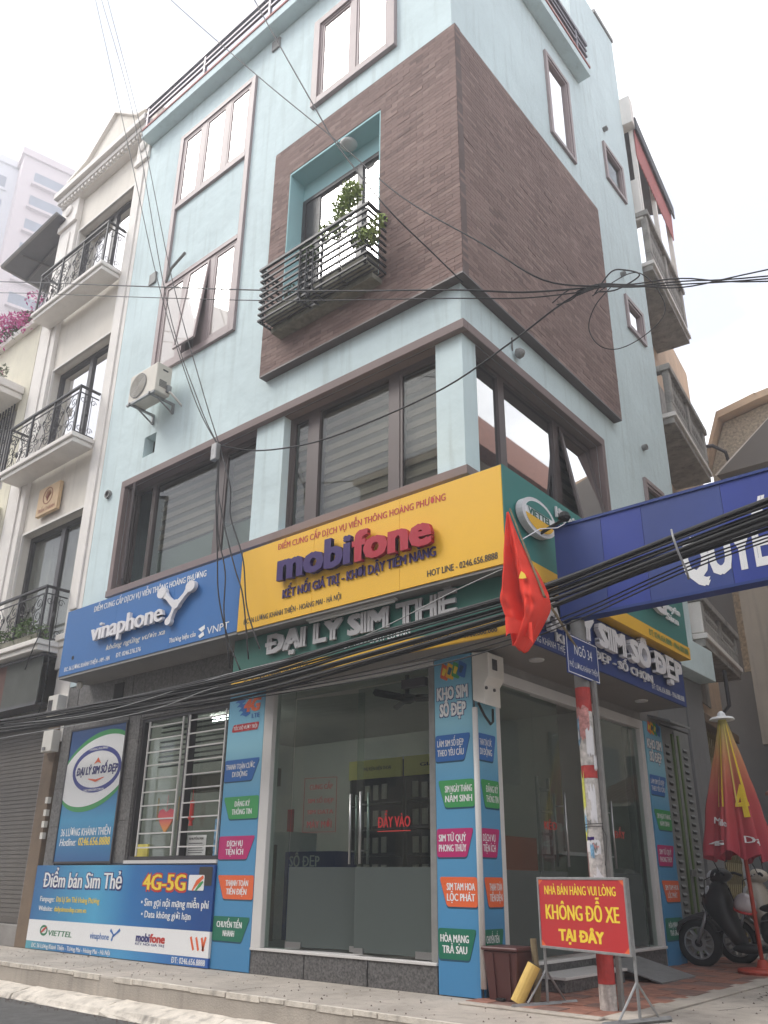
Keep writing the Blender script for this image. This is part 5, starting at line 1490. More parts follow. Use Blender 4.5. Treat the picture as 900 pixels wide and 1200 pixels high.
# ---------------------------------------------------------------- cables
def wire(pts, r, label, group, sag=0.0, name='overhead_cable', m='cable', sub=6):
    pts = [Vector(p) for p in pts]
    out = []
    k = len(pts)
    for i in range(k - 1):            # Catmull-Rom
        p0, p1, p2, p3 = pts[max(i - 1, 0)], pts[i], pts[i + 1], pts[min(i + 2, k - 1)]
        for j in range(sub):
            t = j / sub
            out.append(0.5 * ((2 * p1) + (p2 - p0) * t + (2 * p0 - 5 * p1 + 4 * p2 - p3) * t * t + (3 * p1 - p0 - 3 * p2 + p3) * t ** 3))
    out.append(pts[-1])
    c = out[len(out) // 2]
    return solo(name, MB().tube(out, r, 6), m, label, 'cable', c, group=group, smooth=True)
rc_ = random.Random(21)
for k in range(24):
    dz, dy = rc_.uniform(-.13, .15), rc_.uniform(-.12, .12)
    f1, f2 = rc_.uniform(-.03, .03), rc_.uniform(-.035, .035)
    r = rc_.choice((.009, .012, .016, .020))
    wire([(-14.5, -.72 + dy, 3.62 + dz * .9), (-11, -.72 + dy, 3.50 + dz * .9 + f1), (-8.8, -.72 + dy, 3.40 + dz * .8), (-6.2, -.72 + dy, 3.34 + dz + f2), (-3.1, -.72 + dy, 3.29 + dz * 1.15 + f1), (-1.0, -.70 + dy, 3.42 + dz * 1.15), (.86, -.64 + dy * .8, 3.56 + dz), (1.30, -.55 + dy * .5, 3.64 + dz * .95),
          (2.2, -.55 + dy * .6, 3.78 + dz * .85 + f2 * .5), (3.35, -.55 + dy, 3.93 + dz * .8), (5.5, -.55 + dy, 4.20 + dz * .8), (9, -.55 + dy, 4.5 + dz)],
         r, 'thick black cable in the sagging bundle across the shop front', 'cables of the low bundle')
for k in range(3):
    dz = -.10 - k * .05
    wire([(-2.4 - k * .8, -.66, 3.22 + dz * .3), (-.6, -.70, 3.30 + dz), (.9, -.62, 3.42 + dz), (1.6, -.5, 3.54 + dz * .8), (3.3, -.5, 3.84 + dz * .6), (7, -.5, 4.0)], .007, 'thin black cable hanging slack below the low bundle', 'slack cables below the bundle')
for k, (pts, lb) in enumerate((
    ([(-8.9, -.8, 3.42), (-6, -.85, 3.28), (-3.2, -.82, 3.45), (-1.2, -.8, 3.52), (.3, -.75, 3.85), (.86, -.7, 3.98)], 'pale twisted wire rising along the bundle to the flag'),
    ([(-9, -.78, 3.20), (-5, -.85, 3.16), (-3.5, -.83, 3.30), (-2.2, -.82, 3.38)], 'pale frayed wire lying on the bundle above the barred window'))):
    wire(pts, .006, lb, 'pale wires on the bundle', m='galv')
solo('cable_tie', MB().tube([(2.60, -.70, 3.95), (2.62, -.74, 3.86), (2.64, -.72, 3.72), (2.66, -.64, 3.58), (2.66, -.60, 3.50)], .010, 6), 'galv', 'grey strap hanging over the bundle in front of the gate board', 'cable strap', (2.6, -.7, 3.7), smooth=True)
UG = 'thin wires high above the street'
wire([(-9.5, -1.2, 23.5), (-6.37, -1.2, 18.58), (-3.21, -1.2, 13.78), (-1.22, -1.2, 10.84), (-0.05, -1.2, 9.07), (1.05, -1.1, 7.75), (1.66, -.9, 7.05), (2.12, -.5, 6.98)], .009, 'thin wire falling from the upper left across the brick box to the side wall', UG)
wire([(-5.6, -1.2, 21.0), (-3.45, -1.2, 15.87), (-1.69, -1.2, 11.82), (-1.21, -1.2, 10.76), (-0.33, -1.2, 9.11), (0.0, -.6, 8.55), (0.16, -.17, 8.28)], .010, 'thin wire crossing another one and ending below the brick box corner', UG)
wire([(-22, -1, 19.5), (-12.74, -1, 14.56), (-6.69, -1, 11.27), (-2.99, -1, 9.26), (-1.22, -1, 8.33), (0.55, -1, 7.43), (1.3, -.7, 7.2), (1.95, -.5, 7.05)], .010, 'upper of two level wires passing behind the brick balcony railing height', UG)
wire([(-22, -1, 19.0), (-12.59, -1, 14.15), (-6.63, -1, 10.99), (-2.97, -1, 9.06), (-.77, -1, 7.96), (.55, -1, 7.31), (1.3, -.7, 7.12), (1.9, -.5, 7.02)], .007, 'lower of two level wires crossing the white balcony house', UG)
wire([(-3.87, -.75, 7.03), (-3.30, -.5, 6.85), (-2.24, -.5, 6.59), (-1.31, -.5, 6.52), (.05, -.5, 6.55), (1.01, -.5, 6.78), (1.57, -.5, 6.96), (1.9, -.5, 7.03)], .011, 'sagging wire across the first-floor corner windows', UG)
for k in range(4):
    d = k * .03
    wire([(1.85, -.5, 7.0 + d * .6), (2.12, -.5, 6.97 + d * .5), (2.45, -.5, 6.80 + d * .4), (2.96, -.5, 6.57 + d * (.4, 1.2, -.6, .8)[k]), (3.71, -.5, 6.24 + (.0, .03, .10, -.03)[k]), (6, -.5, 5.3 + (.0, .1, .45, -.1)[k])], .007, ['lowest', 'second', 'topmost', 'third'][k] + ' wire of the high cluster leading off to the right sky', 'wires of the high cluster')
wire([(2.0, -.45, 6.95), (2.35, -.3, 7.15), (2.5, -.2, 7.12), (2.62, -.15, 6.85), (2.62, -.1, 6.62), (2.4, -.15, 6.42), (2.12, -.2, 6.35), (1.95, -.3, 6.42), (1.88, -.35, 6.65), (2.0, -.4, 6.85), (2.2, -.42, 6.98)], .0055, 'loose wire loop hanging from the high cluster', 'loose loops of the high cluster')
wire([(1.55, -.5, 7.05), (1.75, -.5, 7.12), (1.9, -.5, 7.06), (1.78, -.5, 6.98), (1.6, -.5, 7.0)], .007, 'small wire loop at the left of the high cluster', 'loose loops of the high cluster')
wire([(2.05, -.5, 6.92), (2.25, -.5, 7.1), (2.4, -.5, 7.05), (2.55, -.5, 6.9), (2.3, -.5, 6.85), (2.1, -.5, 6.92)], .008, 'coiled wire end in the middle of the high cluster', 'loose loops of the high cluster')
DG = 'steep wires dropping to the front wall'
wire([(-11.9, -.8, 25.5), (-11.05, -.8, 23.36), (-7.95, -.8, 15.85), (-6.03, -.8, 11.15), (-4.60, -.8, 8.21), (-3.89, -.75, 7.04)], .008, 'leftmost of three steep wires above the air conditioner', DG)
wire([(-11.6, -.8, 25.2), (-10.68, -.8, 23.02), (-8.01, -.8, 16.91), (-5.68, -.8, 10.59), (-4.42, -.8, 7.99), (-3.88, -.75, 7.04)], .008, 'middle of three steep wires above the air conditioner', DG)
wire([(-11.2, -.8, 24.9), (-10.32, -.8, 22.69), (-7.52, -.8, 16.04), (-5.65, -.8, 11.14), (-4.40, -.8, 8.29), (-3.85, -.75, 7.03)], .008, 'rightmost of three steep wires above the air conditioner', DG)
for k, pts in enumerate(([(-3.87, -.75, 7.03), (-3.74, -.8, 6.3), (-3.5, -.8, 5.6), (-3.2, -.8, 4.9), (-2.99, -.8, 4.45), (-2.80, -.8, 3.6)],
                         [(-3.85, -.75, 7.03), (-3.70, -.8, 6.1), (-3.62, -.8, 5.5), (-3.40, -.8, 4.9), (-3.35, -.8, 4.3), (-3.2, -.75, 3.55)],
                         [(-3.84, -.75, 7.0), (-3.45, -.8, 6.2), (-3.38, -.8, 5.7), (-3.05, -.8, 5.0), (-2.9, -.8, 4.3), (-2.6, -.8, 3.7)],
                         [(-3.86, -.75, 7.02), (-3.78, -.78, 6.6), (-3.76, -.8, 6.2), (-3.6, -.8, 5.2), (-3.5, -.8, 4.6), (-3.3, -.76, 4.0), (-3.0, -.75, 3.5)])):
    wire(pts, .010, ['longest wire drooping across the blue sign to the bundle', 'second wire drooping over the seam of the blue and yellow signs', 'wire drooping over the left end of the yellow sign', 'slack wire drooping in a double bend between the two signs'][k], 'wires drooping over the signs')
solo('wire_clamp', MB().box(-3.92, -3.80, -.84, -.76, 6.75, 7.02), 'galv', 'grey clamp gathering the steep wires before the first-floor window', 'clamp', (-3.86, -.8, 6.8), bevel=.01)
wire([(-8.9, -.6, 4.4), (-8.6, -.62, 4.9), (-8.2, -.65, 5.0), (-8.05, -.64, 4.3), (-8.15, -.6, 3.7), (-8.3, -.6, 3.35)], .010, 'black wire looping past the left end of the blue sign', 'wires drooping over the signs')

# ================================================================== WHITE BALCONY HOUSE (left)
HW = thing('balcony_house', 'tall cream white house with three iron balconies next to the blue house', 'building', (-10.3, 3, 0))
WX0, WX1 = -12.25, -8.40
ops = [(-11.40, -8.95, z0, z1) for z0, z1 in ((5.0, 7.80), (9.2, 11.95), (13.5, 16.10))]
part('front_wall', MB().wall(L0, -11.45, -8.90, 4.85, 18.0, -0.40, -0.10, ops), 'cream', HW)
part('side_wall', MB().box(WX0, -11.45, 0.10, 8, 0, 18).box(-8.90, -8.41, 0.1, 8, 0, 18).box(-11.45, -8.90, 7.8, 8, 0, 18), 'cream', HW)
for (a, b) in ((WX0, -11.45), (-8.90, WX1)):
    part('pilaster', MB().box(a, b, 0.0, 0.099, 3.2, 17.2), 'white_trim', HW, bevel=0.01)
    c = (a + b) / 2; w = (b - a) / 2
    part('pilaster_strip', MB().box(c - w * .45, c + w * .45, -0.035, -0.001, 5.6, 16.2), 'white_trim', HW, bevel=0.01)
    part('capital', MB().box(a - .03, b + .02, -.07, -.001, 16.45, 16.62).box(a, b + .01, -.05, -.001, 16.62, 17.2), 'white_trim', HW, bevel=0.01)
    part('rosette', MB().lathe((c, -.05, 16.95), [(.16, 0), (.16, .04), (.06, .07)], 14, (0, -1, 0)), 'white_trim', HW)
    part('base_moulding', MB().box(a - .05, b + .06, -.12, -.001, 5.02, 5.14).box(a - .03, b + .03, -.08, -.001, 4.90, 5.018).box(a - .02, b + .02, -.05, -.001, 4.5, 4.898), 'white_trim', HW, bevel=0.012)
part('cornice', MB().box(WX0 - .1, WX1 + .02, -.30, 0.3, 17.45, 17.62).box(WX0 - .05, WX1 + .01, -.20, 0.3, 17.30, 17.448).box(WX0, WX1, -.10, .3, 17.2, 17.298), 'white_trim', HW, bevel=0.012)
src = None
for k in range(24):
    x = WX0 + .1 + k * .158
    if src is None: src = part('dentil', MB().box(x, x + .08, -.17, -.101, 17.21, 17.297), 'white_trim', HW); xx = x
    else: inst(src, HW, (x - xx, 0, 0))
ped = [(WX0, 17.62), (WX1, 17.62), (WX1, 18.15), (-9.2, 18.35), (-10.3, 19.25), (-11.4, 18.35), (WX0, 18.15)]
part('pediment', MB().prism(L0, ped, -0.35, -0.02), 'cream', HW)
for a, b in (((WX0 - .05, 18.15), (-11.4, 18.35)), ((-11.4, 18.35), (-10.3, 19.25)), ((-10.3, 19.25), (-9.2, 18.35)), ((-9.2, 18.35), (WX1 + .02, 18.15))):
    d = Vector((b[0] - a[0], b[1] - a[1])).normalized() * .0
    part('pediment_moulding', MB().prism(L0, [a, b, (b[0], b[1] + .08), (a[0], a[1] + .08)], -0.4, 0.07), 'white_trim', HW)
part('roof', MB().box(WX0, WX1, .3, 8, 18, 18.2), 'cream', HW)
for (a, b, z0, z1) in ops:
    Wn = part('window', frame_bars(L0, a, b, z0, z1, 0.10, -0.36, -0.28, [(-10.12, -9.98)]), 'dark_frame', HW)
    low = z0 < 6
    part('pane', MB().pbox(L0, a + .1, -10.12, z0 + .1, z1 - .1, -.33, -.325), 'glass_win' if low else 'pane_white', Wn)
    part('pane', MB().pbox(L0, -9.98, b - .1, z0 + .1, z1 - .1, -.33, -.325), 'glass_win' if low else 'pane_white', Wn)
    cm = MB()
    k = 46
    for i in range(k):
        x0 = a + .08 + (b - a - .16) * i / k; x1 = a + .08 + (b - a - .16) * (i + 1) / k
        y0 = .46 + .035 * math.sin(i * 1.9); y1 = .46 + .035 * math.sin((i + 1) * 1.9)
        cm.add([(x0, y0, z0), (x1, y1, z0), (x1, y1, z1), (x0, y0, z1)], [(0, 1, 2, 3)])
    part('curtain', cm, 'curtain', Wn)
    part('window_head', frame_bars(L0, a - .03, b + .03, z0 - .02, z1 + .05, .05, -.12, -.07), 'white_trim', HW)
# balconies: slab with mouldings and wrought iron
def scroll(P, cu, cz, r, turns, d=1, a0=0, rr=.008, n=18):
    pts = []
    for i in range(n):
        t = i / (n - 1)
        a = a0 + d * turns * 2 * math.pi * t
        q = r * (1 - .75 * t)
        pts.append(P(cu + q * math.cos(a), cz + q * math.sin(a), 0))
    return MB().tube(pts, rr, 4, caps=False)
def balcony(zs, zr, full=True):
    BU0, BU1, BY = -11.78, -8.90, -0.45
    part('balcony_slab', MB().box(BU0, BU1, BY, -.001, zs, zs + .10).box(BU0 - .05, BU1 + .04, BY - .05, -.001, zs + .102, zs + .2), 'white_trim', HW, bevel=0.015)
    z0, z1 = zs + .24, zr
    rb = MB()
    for z in (z0, z1 - .12):
        rb.box(BU0 + .03, BU1 - .03, BY + .01, BY + .03, z, z + .02)
        for x in (BU0 + .03, BU1 - .05): rb.box(x, x + .02, BY + .03, 0, z, z + .02)
    part('railing_band', rb, 'iron', HW)
    part('handrail', MB().box(BU0, BU1, BY - .01, BY + .05, z1, z1 + .04).box(BU0, BU0 + .05, BY + .05, 0, z1, z1 + .04).box(BU1 - .05, BU1, BY + .05, 0, z1, z1 + .04), 'iron', HW)
    for x in (BU0 + .02, BU0 + .98, BU1 - 1.02, BU1 - .05):
        part('post', MB().box(x, x + .035, BY, BY + .035, zs + .2, z1), 'iron', HW)
    Pf = Lp(BY + .02)
    h = z1 - z0 - .12
    for (a, b) in ((BU0 + .05, BU0 + .98), (BU0 + 1.02, BU1 - 1.04), (BU1 - 1.0, BU1 - .06)):
        m_ = MB()
        c = (a + b) / 2
        for sgn in (-1, 1):
            for (du, dz, r, tr, a0) in ((.30, .18, .13, 1.4, 0), (.30, .50, .15, 1.5, 1.5), (.14, .34, .10, 1.3, 3), (.30, .80, .12, 1.4, 4), (.12, .70, .09, 1.3, 2)):
                q = scroll(Pf, c + sgn * du, z0 + h * dz, r, tr, sgn, a0 if sgn > 0 else math.pi - a0); m_.add(q.v, q.f)
            q = MB().tube([Pf(c + sgn * .05, z0), Pf(c + sgn * .22, z0 + h * .35), Pf(c + sgn * .06, z0 + h * .7), Pf(c + sgn * .25, z0 + h)], .008, 4); m_.add(q.v, q.f)
            q = MB().tube([Pf(c + sgn * .42, z0), Pf(c + sgn * .42, z0 + h)], .008, 4); m_.add(q.v, q.f)
        part('scrollwork', m_, 'iron', HW)
    for x in (BU1 - .04, BU0 + .04):
        Ps = Rp(x); m_ = MB()
        for u in (-.15, -.30): q = MB().tube([Ps(u, z0), Ps(u, z0 + h)], .008, 4); m_.add(q.v, q.f)
        for dz in (.14, .86):
            for sgn in (-1, 1): q = scroll(Ps, -.225 + sgn * .11, z0 + h * dz, .07, 1.2, sgn, 0); m_.add(q.v, q.f)
        m_.lathe(Ps(-.225, z0 + h * .45), [(.01, 0), (.035, .06), (.02, .12), (.005, .16)], 8)
        part('side_scrollwork', m_, 'iron', HW)
balcony(13.25, 14.55)
balcony(9.02, 10.28)
balcony(4.80, 5.98)
pl_ = thing('balcony_plant', 'bushy green plant on the lowest white balcony beside the blue sign', 'plant', (-9.6, -.35, 5.0))
rr = random.Random(5)
mb = MB(); sb = MB()
for i in range(12):
    c = (-10.9 + i * .18, -.42 + rr.uniform(-.05, .05), 5.22 + rr.uniform(-.06, .14) + (.12 if 3 < i < 9 else 0))
    m_ = foliage(c, .16, .12, .20, 60, .035, 50 + i, .08); mb.add(m_.v, m_.f)
    sb.tube([(c[0], -.35, 5.0), c], .006, 4)
part('foliage', mb, 'leaf', pl_, stuff=True); part('stem', sb, 'twig', pl_)
part('trough', MB().box(-11.0, -8.98, -.46, -.28, 5.003, 5.12), 'planter', pl_)
# logo sign
s = thing('wooden_sign', 'pale wooden sign with round tree emblem under the middle white balcony', 'sign', (-10.3, 0.05, 8.0))
part('panel', MB().box(-10.78, -9.95, -.02, .06, 8.02, 8.66), 'wood_sign', s, bevel=.01)
WP = Lp(-.02)
part('emblem', ring(WP, -10.37, 8.42, .19, .19, .02, .001, .006), 'brown_print', s)
tb = MB()
for k in range(7):
    a = math.pi * (.1 + .8 * k / 6)
    tb.tube([WP(-10.37, 8.30, .005), WP(-10.37 + .06 * math.cos(a), 8.40, .005), WP(-10.37 + .14 * math.cos(a), 8.42 + .13 * math.sin(a), .005)], .006, 4)
part('emblem', tb, 'brown_print', s)
text(s, WP, 'TRẦN THÀNH', -10.70, -10.03, 8.08, .085, 'brown_print', n=.003, bold=.03)
# canvas panel above the shutter, and the shutter
s = thing('canvas_awning', 'faded dark canvas panel above the grey roller shutter', 'awning', (-10.4, 0, 3.8))
part('canvas', MB().box(-10.2, -8.92, -.30, -.28, 3.90, 4.72), 'canvas_green', s)
part('canvas', MB().box(-12.2, -10.203, -.30, -.28, 3.90, 4.72), 'canvas_red', s)
part('frame', MB().box(-12.2, -8.90, -.32, 0, 4.722, 4.76).box(-12.2, -8.90, -.32, 0, 3.84, 3.898), 'dark_frame', s)
s = thing('roller_shutter', 'closed grey brown roller shutter under the white balcony house', 'shutter', (-10.5, .1, .2))
sh = []
z = .42
while z < 3.55:
    sh.append(z); z += .07
src = None
for z in sh:
    if src is None: src = part('slat', MB().hexa([(-12.0, .117, z), (-8.95, .117, z), (-12.0, .16, z), (-8.95, .16, z), (-12.0, .125, z + .066), (-8.95, .125, z + .066), (-12.0, .16, z + .066), (-8.95, .16, z + .066)]), 'shutter', s)
    else: inst(src, s, (0, 0, z - sh[0]))
part('bottom_rail', MB().box(-12.0, -8.95, .07, .17, .33, .418), 'shutter', s)
part('guide_rail', MB().box(-8.948, -8.86, .02, .2, .1, 3.6), 'galv', s)
part('header', MB().box(-12.2, -8.5, .0, .25, 3.6, 3.82), 'concrete', s)
solo('shop_plinth', MB().box(-12.2, -8.86, -.02, .6, 0.0, .32), 'concrete', 'grey concrete plinth under the roller shutter', 'plinth', (-10.5, 0, 0), bevel=.01)
solo('brown_pier', MB().box(-8.855, -8.50, -.03, .3, 0.0, 3.60), 'brown_beam', 'narrow brown pier between the roller shutter and the shop', 'pier', (-8.7, 0, 0), bevel=.01)

# ================================================================== YELLOW HOUSE (far left)
HY = thing('yellow_house', 'pale yellow house with bougainvillea on its terrace at the left edge', 'building', (-15, 3, 0))
part('front_wall', MB().wall(L0, -18.5, -12.27, 0, 13.7, -0.3, 0.0, [(-15.2, -12.7, 9.3, 11.6), (-15.0, -12.8, 4.9, 7.6), (-15.2, -12.9, 0.3, 3.4)]), 'yellow_wall', HY)
part('body', MB().box(-18.5, -12.27, .9, 8, 0, 13.6).box(-18.5, -15.3, .3, .9, 0, 13.6), 'yellow_wall', HY)
part('parapet_cap', MB().box(-18.5, -12.27, -.14, .3, 13.7, 13.86), 'white_trim', HY, bevel=.01)
part('balcony_slab', MB().box(-18.5, -12.50, -.62, -.001, 11.75, 11.95).box(-18.5, -12.55, -.56, -.001, 11.60, 11.748), 'white_trim', HY, bevel=.02)
part('balcony_slab', MB().box(-18.5, -12.50, -.5, -.001, 8.55, 8.78), 'yellow_wall', HY, bevel=.02)
gb = []
for k in range(17): gb.append(-15.1 + k * .14)
src = None
for x in gb:
    if src is None: src = part('grille_bar', MB().box(x, x + .025, -.03, -.002, 9.3, 11.6), 'iron', HY)
    else: inst(src, HY, (x - gb[0], 0, 0))
part('grille_scrolls', (lambda m: [m.add(q.v, q.f) for i in range(8) for j in range(6) for q in [scroll(Lp(-.03), -15.0 + i * .28, 9.5 + j * .38, .10, 1.2, 1, i)]] and m)(MB()), 'iron', HY)
part('shuttered_window', MB().box(-15.2, -12.7, .15, .2, 9.3, 11.6), 'curtain', HY)
Wy = part('window', frame_bars(L0, -15.0, -12.8, 4.9, 7.6, .1, -.2, -.1, [(-13.95, -13.85)]), 'dark_frame', HY)
part('pane', MB().box(-14.9, -12.9, .16, .165, 5.0, 7.5), 'glass_win', Wy)
part('room_behind', MB().box(-15.2, -12.7, .5, .55, 0.3, 7.8), 'void', Wy)
m_ = MB()
for i in range(10):
    q = scroll(Lp(-.45), -15.2 + i * .28, 6.2, .12, 1.3, 1, i); m_.add(q.v, q.f); m_.tube([(-15.2 + i * .28, -.45, 5.0), (-15.2 + i * .28, -.45, 6.45)], .01, 4)
m_.box(-16, -12.5, -.47, -.43, 6.45, 6.49).box(-16, -12.5, -.5, 0, 4.85, 5.0)
part('balcony_rail', m_, 'iron', HY)
s = thing('terrace_canopy', 'dark grey pitched canopy over the terrace of the yellow house', 'canopy', (-14, .5, 14.5))
part('sheet', MB().hexa([(-14.75, -0.30, 16.55), (-11.95, -0.30, 16.72), (-14.75, 3.2, 16.55), (-12.27, 3.2, 16.72), (-14.75, -0.30, 16.61), (-11.95, -0.30, 16.78), (-14.75, 3.2, 16.61), (-12.27, 3.2, 16.78)]), 'awning_dark', s)
part('rim', MB().tube([(-14.75, -.30, 16.58), (-11.95, -.30, 16.75)], .05, 6).tube([(-14.75, -.3, 16.58), (-14.75, 3.2, 16.58)], .05, 6), 'grey_post', s)
for (a, b) in (((-14.7, .4, 16.50), (-12.3, 0.2, 16.66)), ((-14.7, 1.6, 16.50), (-12.3, 1.2, 16.66)), ((-13.8, -.2, 16.52), (-13.2, 3.0, 16.56))):
    part('rafter', MB().tube([a, b], .035, 6), 'dark_frame', s)
for x in (-14.6, -12.6): part('post', MB().tube([(x, 2.9, 13.6), (x, 2.9, 16.6)], .04, 6), 'dark_frame', s)
s = thing('bougainvillea', 'magenta bougainvillea spilling over the yellow terrace wall', 'plant', (-14, 0, 13.8))
mb, m2, m3 = MB(), MB(), MB()
rr = random.Random(8)
for i in range(20):
    c = (-15.8 + i * .18, -.15 + rr.uniform(-.15, .15), 14.05 + rr.uniform(-.2, .35))
    m_ = foliage(c, .24, .25, .26, 75, .045, 80 + i, .1); mb.add(m_.v, m_.f)
for i in range(12):
    c = (-14.6 + i * .19, -.05 + rr.uniform(-.1, .1), 14.0 + rr.uniform(-.15, .2))
    m_ = foliage(c, .24, .2, .22, 50, .045, 180 + i, .1); m2.add(m_.v, m_.f)
    m3.tube([(c[0], .1, 13.86), c], .012, 4)
part('blossom', mb, 'flower', s, stuff=True); part('foliage', m2, 'leaf3', s, stuff=True); part('branch', m3, 'twig', s)
s = thing('pot_plant', 'small potted pink plant in the niche of the yellow house wall', 'plant', (-12.9, -.3, 12.0))
part('foliage', foliage((-13.0, -.40, 12.35), .25, .12, .25, 140, .035, 5), 'leaf3', s, stuff=True)
part('blossom', foliage((-13.1, -.45, 12.30), .22, .1, .14, 40, .03, 6), 'flower', s, stuff=True)
part('pot', MB().lathe((-13.0, -.40, 11.955), [(.10, 0), (.14, .2)], 12), 'tile_roof', s)

# ================================================================== FAR TOWERS
def tower(name, label, c, w, d, z0, z1, m_, rows, cols, ang, ww=.55, hh=.5, bay=False):
    T_ = thing(name, label, 'tower', (c[0], c[1], 0), 'far apartment towers')
    U = Vector((math.cos(ang), math.sin(ang), 0)); N = Vector((math.sin(ang), -math.cos(ang), 0))
    P = PL((c[0], c[1], 0), U, N)
    part('body', MB().pbox(P, -w / 2, w / 2, z0, z1, -d, 0), m_, T_)
    part('parapet', MB().pbox(P, -w / 2 - .3, w / 2 + .3, z1 + .01, z1 + .9, -d - .3, .3), m_, T_)
    sp = (w - 2) / cols; st_ = 3.3
    src = None
    for r in range(rows):
        for cI in range(cols):
            u = -w / 2 + 1 + sp * (cI + .5); z = z1 - 3.4 - r * st_
            if src is None:
                src = part('window', MB().pbox(P, u - sp * ww / 2, u + sp * ww / 2, z, z + st_ * hh, -.02, .06), 'tower_win', T_); u0 = u; zz = z
                f_ = part('sill', MB().pbox(P, u - sp * ww / 2 - .2, u + sp * ww / 2 + .2, z - .35, z - .02, 0, .5 if bay else .25), m_, T_)
            else:
                off = U * (u - u0) + Vector((0, 0, z - zz))
                inst(src, T_, off); inst(f_, T_, off)
    return T_
tower('apartment_tower', 'white apartment tower with square windows at the left edge', (-74.5, 17.0), 9.0, 14, 0, 76.5, 'tower_white', 11, 2, R_(74))
tower('apartment_tower', 'pinkish apartment tower with wide balconies rising behind the cream house', (-70.0, 23.6), 7.5, 14, 0, 76.5, 'tower_pink', 11, 1, R_(76), .86, .5, True)
tower('apartment_tower', 'pink slab tower just left of the cream house gable', (-70.5, 29.5), 5, 10, 0, 77.5, 'tower_pink', 9, 1, R_(70), .3, .3)

# ================================================================== OLD HOUSE BEYOND (right)
dU = Vector((-0.118, 0.993, 0)).normalized()
dN = Vector((0.993, 0.118, 0)).normalized()
PR = PL((0.16, 7.42, 0), dU, dN)
HR = thing('old_balcony_house', 'old peach house with weathered stacked balconies beyond the blue house', 'building', (-1.5, 9.5, 0))
part('front_wall', MB().pbox(PR, -0.15, 4.9, 3.9, 15.0, -6.0, -0.80), 'peach', HR)
part('upper_front_wall', MB().pbox(PR, 4.902, 6.8, 9.0, 15.0, -6.0, -0.80), 'peach', HR)
part('ground_wall', MB().pbox(PR, 0.55, 4.9, 0, 3.898, -6.0, -0.78), 'grey_wall', HR)
part('dark_recess', MB().pbox(PR, 0.3, 3.6, 4.6, 7.2, -0.80, -0.77).pbox(PR, .3, 3.6, 9.9, 12.4, -.80, -.77), 'old_stone', HR)
def old_balc(zb, zt, s0, s1, bal=True, prot=0.0):
    mb = MB().pbox(PR, s0, s1, zb, zb + .14, -0.85, prot)
    part('balcony_slab', mb, 'old_stone', HR, bevel=.01)
    part('slab_edge', MB().pbox(PR, s0 - .03, s1 + .03, zb + .142, zb + .24, -0.80, prot + .05), 'white_trim', HR, bevel=.01)
    part('lower_beam', MB().pbox(PR, s0, s1, zb + .242, zb + .48, -0.12 + prot, prot), 'old_stone', HR, bevel=.01)
    part('coping', MB().pbox(PR, s0 - .05, s1 + .05, zt - .14, zt, -0.16 + prot, prot + .06).pbox(PR, s0 - .05, s0 + .12, zt - .14, zt, -.8, -.162 + prot), 'old_stone', HR, bevel=.012)
    for u in (s0 + .1, (s0 + s1) / 2, s1 - .1):
        part('pier', MB().pbox(PR, u - .1, u + .1, zb + .482, zt - .142, -0.12 + prot, prot + .01), 'old_stone', HR, bevel=.01)
    src = None
    k = 0
    u = s0 + .28
    while u < s1 - .25:
        if abs(u - (s0 + s1) / 2) > .15:
            if src is None:
                h = zt - zb - .62
                src = part('baluster', MB().lathe(PR(u, zb + .482, -.06 + prot), [(.04, 0), (.06, h * .12), (.03, h * .3), (.065, h * .5), (.03, h * .78), (.05, h)], 8), 'old_stone', HR); uu = u
            else: inst(src, HR, dU * (u - uu))
        u += .15
old_balc(5.05, 6.05, 0.0, 3.15)
old_balc(9.70, 11.08, 0.0, 3.20)
old_balc(13.55, 15.2, 0.0, 3.20)
part('side_moulding', MB().pbox(PR, -.02, .12, 5.3, 5.9, -.4, .0), 'white_trim', HR, bevel=.02)
# open top terrace: posts, parapet and red awning
for (u, z0, z1) in ((0.05, 15.2, 17.9), (1.6, 15.2, 17.6), (3.1, 15.2, 17.4)):
    part('terrace_post', MB().pbox(PR, u - .05, u + .05, z0, z1, -.12, -.02), 'white_trim', HR)
part('top_parapet', MB().pbox(PR, -.02, .25, 15.0, 16.2, -.7, -.05), 'white_trim', HR, bevel=.02)
part('upper_wall', MB().pbox(PR, -0.15, 3.6, 15.0, 18.2, -6, -2.0), 'peach', HR)
AW = thing('red_awning', 'long red awning with dark roof high on the old house', 'awning', (0.1, 8.8, 17), None)
part('dark_roof', MB().hexa([PR(0, 17.8, .05), PR(3.3, 17.8, .05), PR(0, 18.5, -1.8), PR(3.3, 18.5, -1.8), PR(0, 17.95, .05), PR(3.3, 17.95, .05), PR(0, 18.65, -1.8), PR(3.3, 18.65, -1.8)]), 'awning_dark', AW)
part('red_sheet', MB().hexa([PR(0, 16.9, .0), PR(3.25, 16.9, .0), PR(0, 16.9, -.02), PR(3.25, 16.9, -.02), PR(0, 17.79, .03), PR(3.25, 17.79, .03), PR(0, 17.79, .01), PR(3.25, 17.79, .01)]), 'awning_red', AW)
src = None
for k in range(22):
    u = .03 + k * .147
    if src is None: src = part('scallop', MB().prism(PR, [(u + .07 + .07 * math.cos(a), 16.9 + .09 * math.sin(a)) for a in [math.pi + math.pi * i / 6 for i in range(7)]], -.02, 0), 'awning_red', AW)
    else: inst(src, AW, dU * (k * .147))
part('dark_fascia', MB().pbox(PR, -.05, 3.35, 17.62, 18.0, .052, .09), 'awning_dark', AW)
part('end_bracket', MB().pbox(PR, -.25, 0.02, 17.7, 18.55, -.35, .05), 'white_trim', AW, bevel=.02)
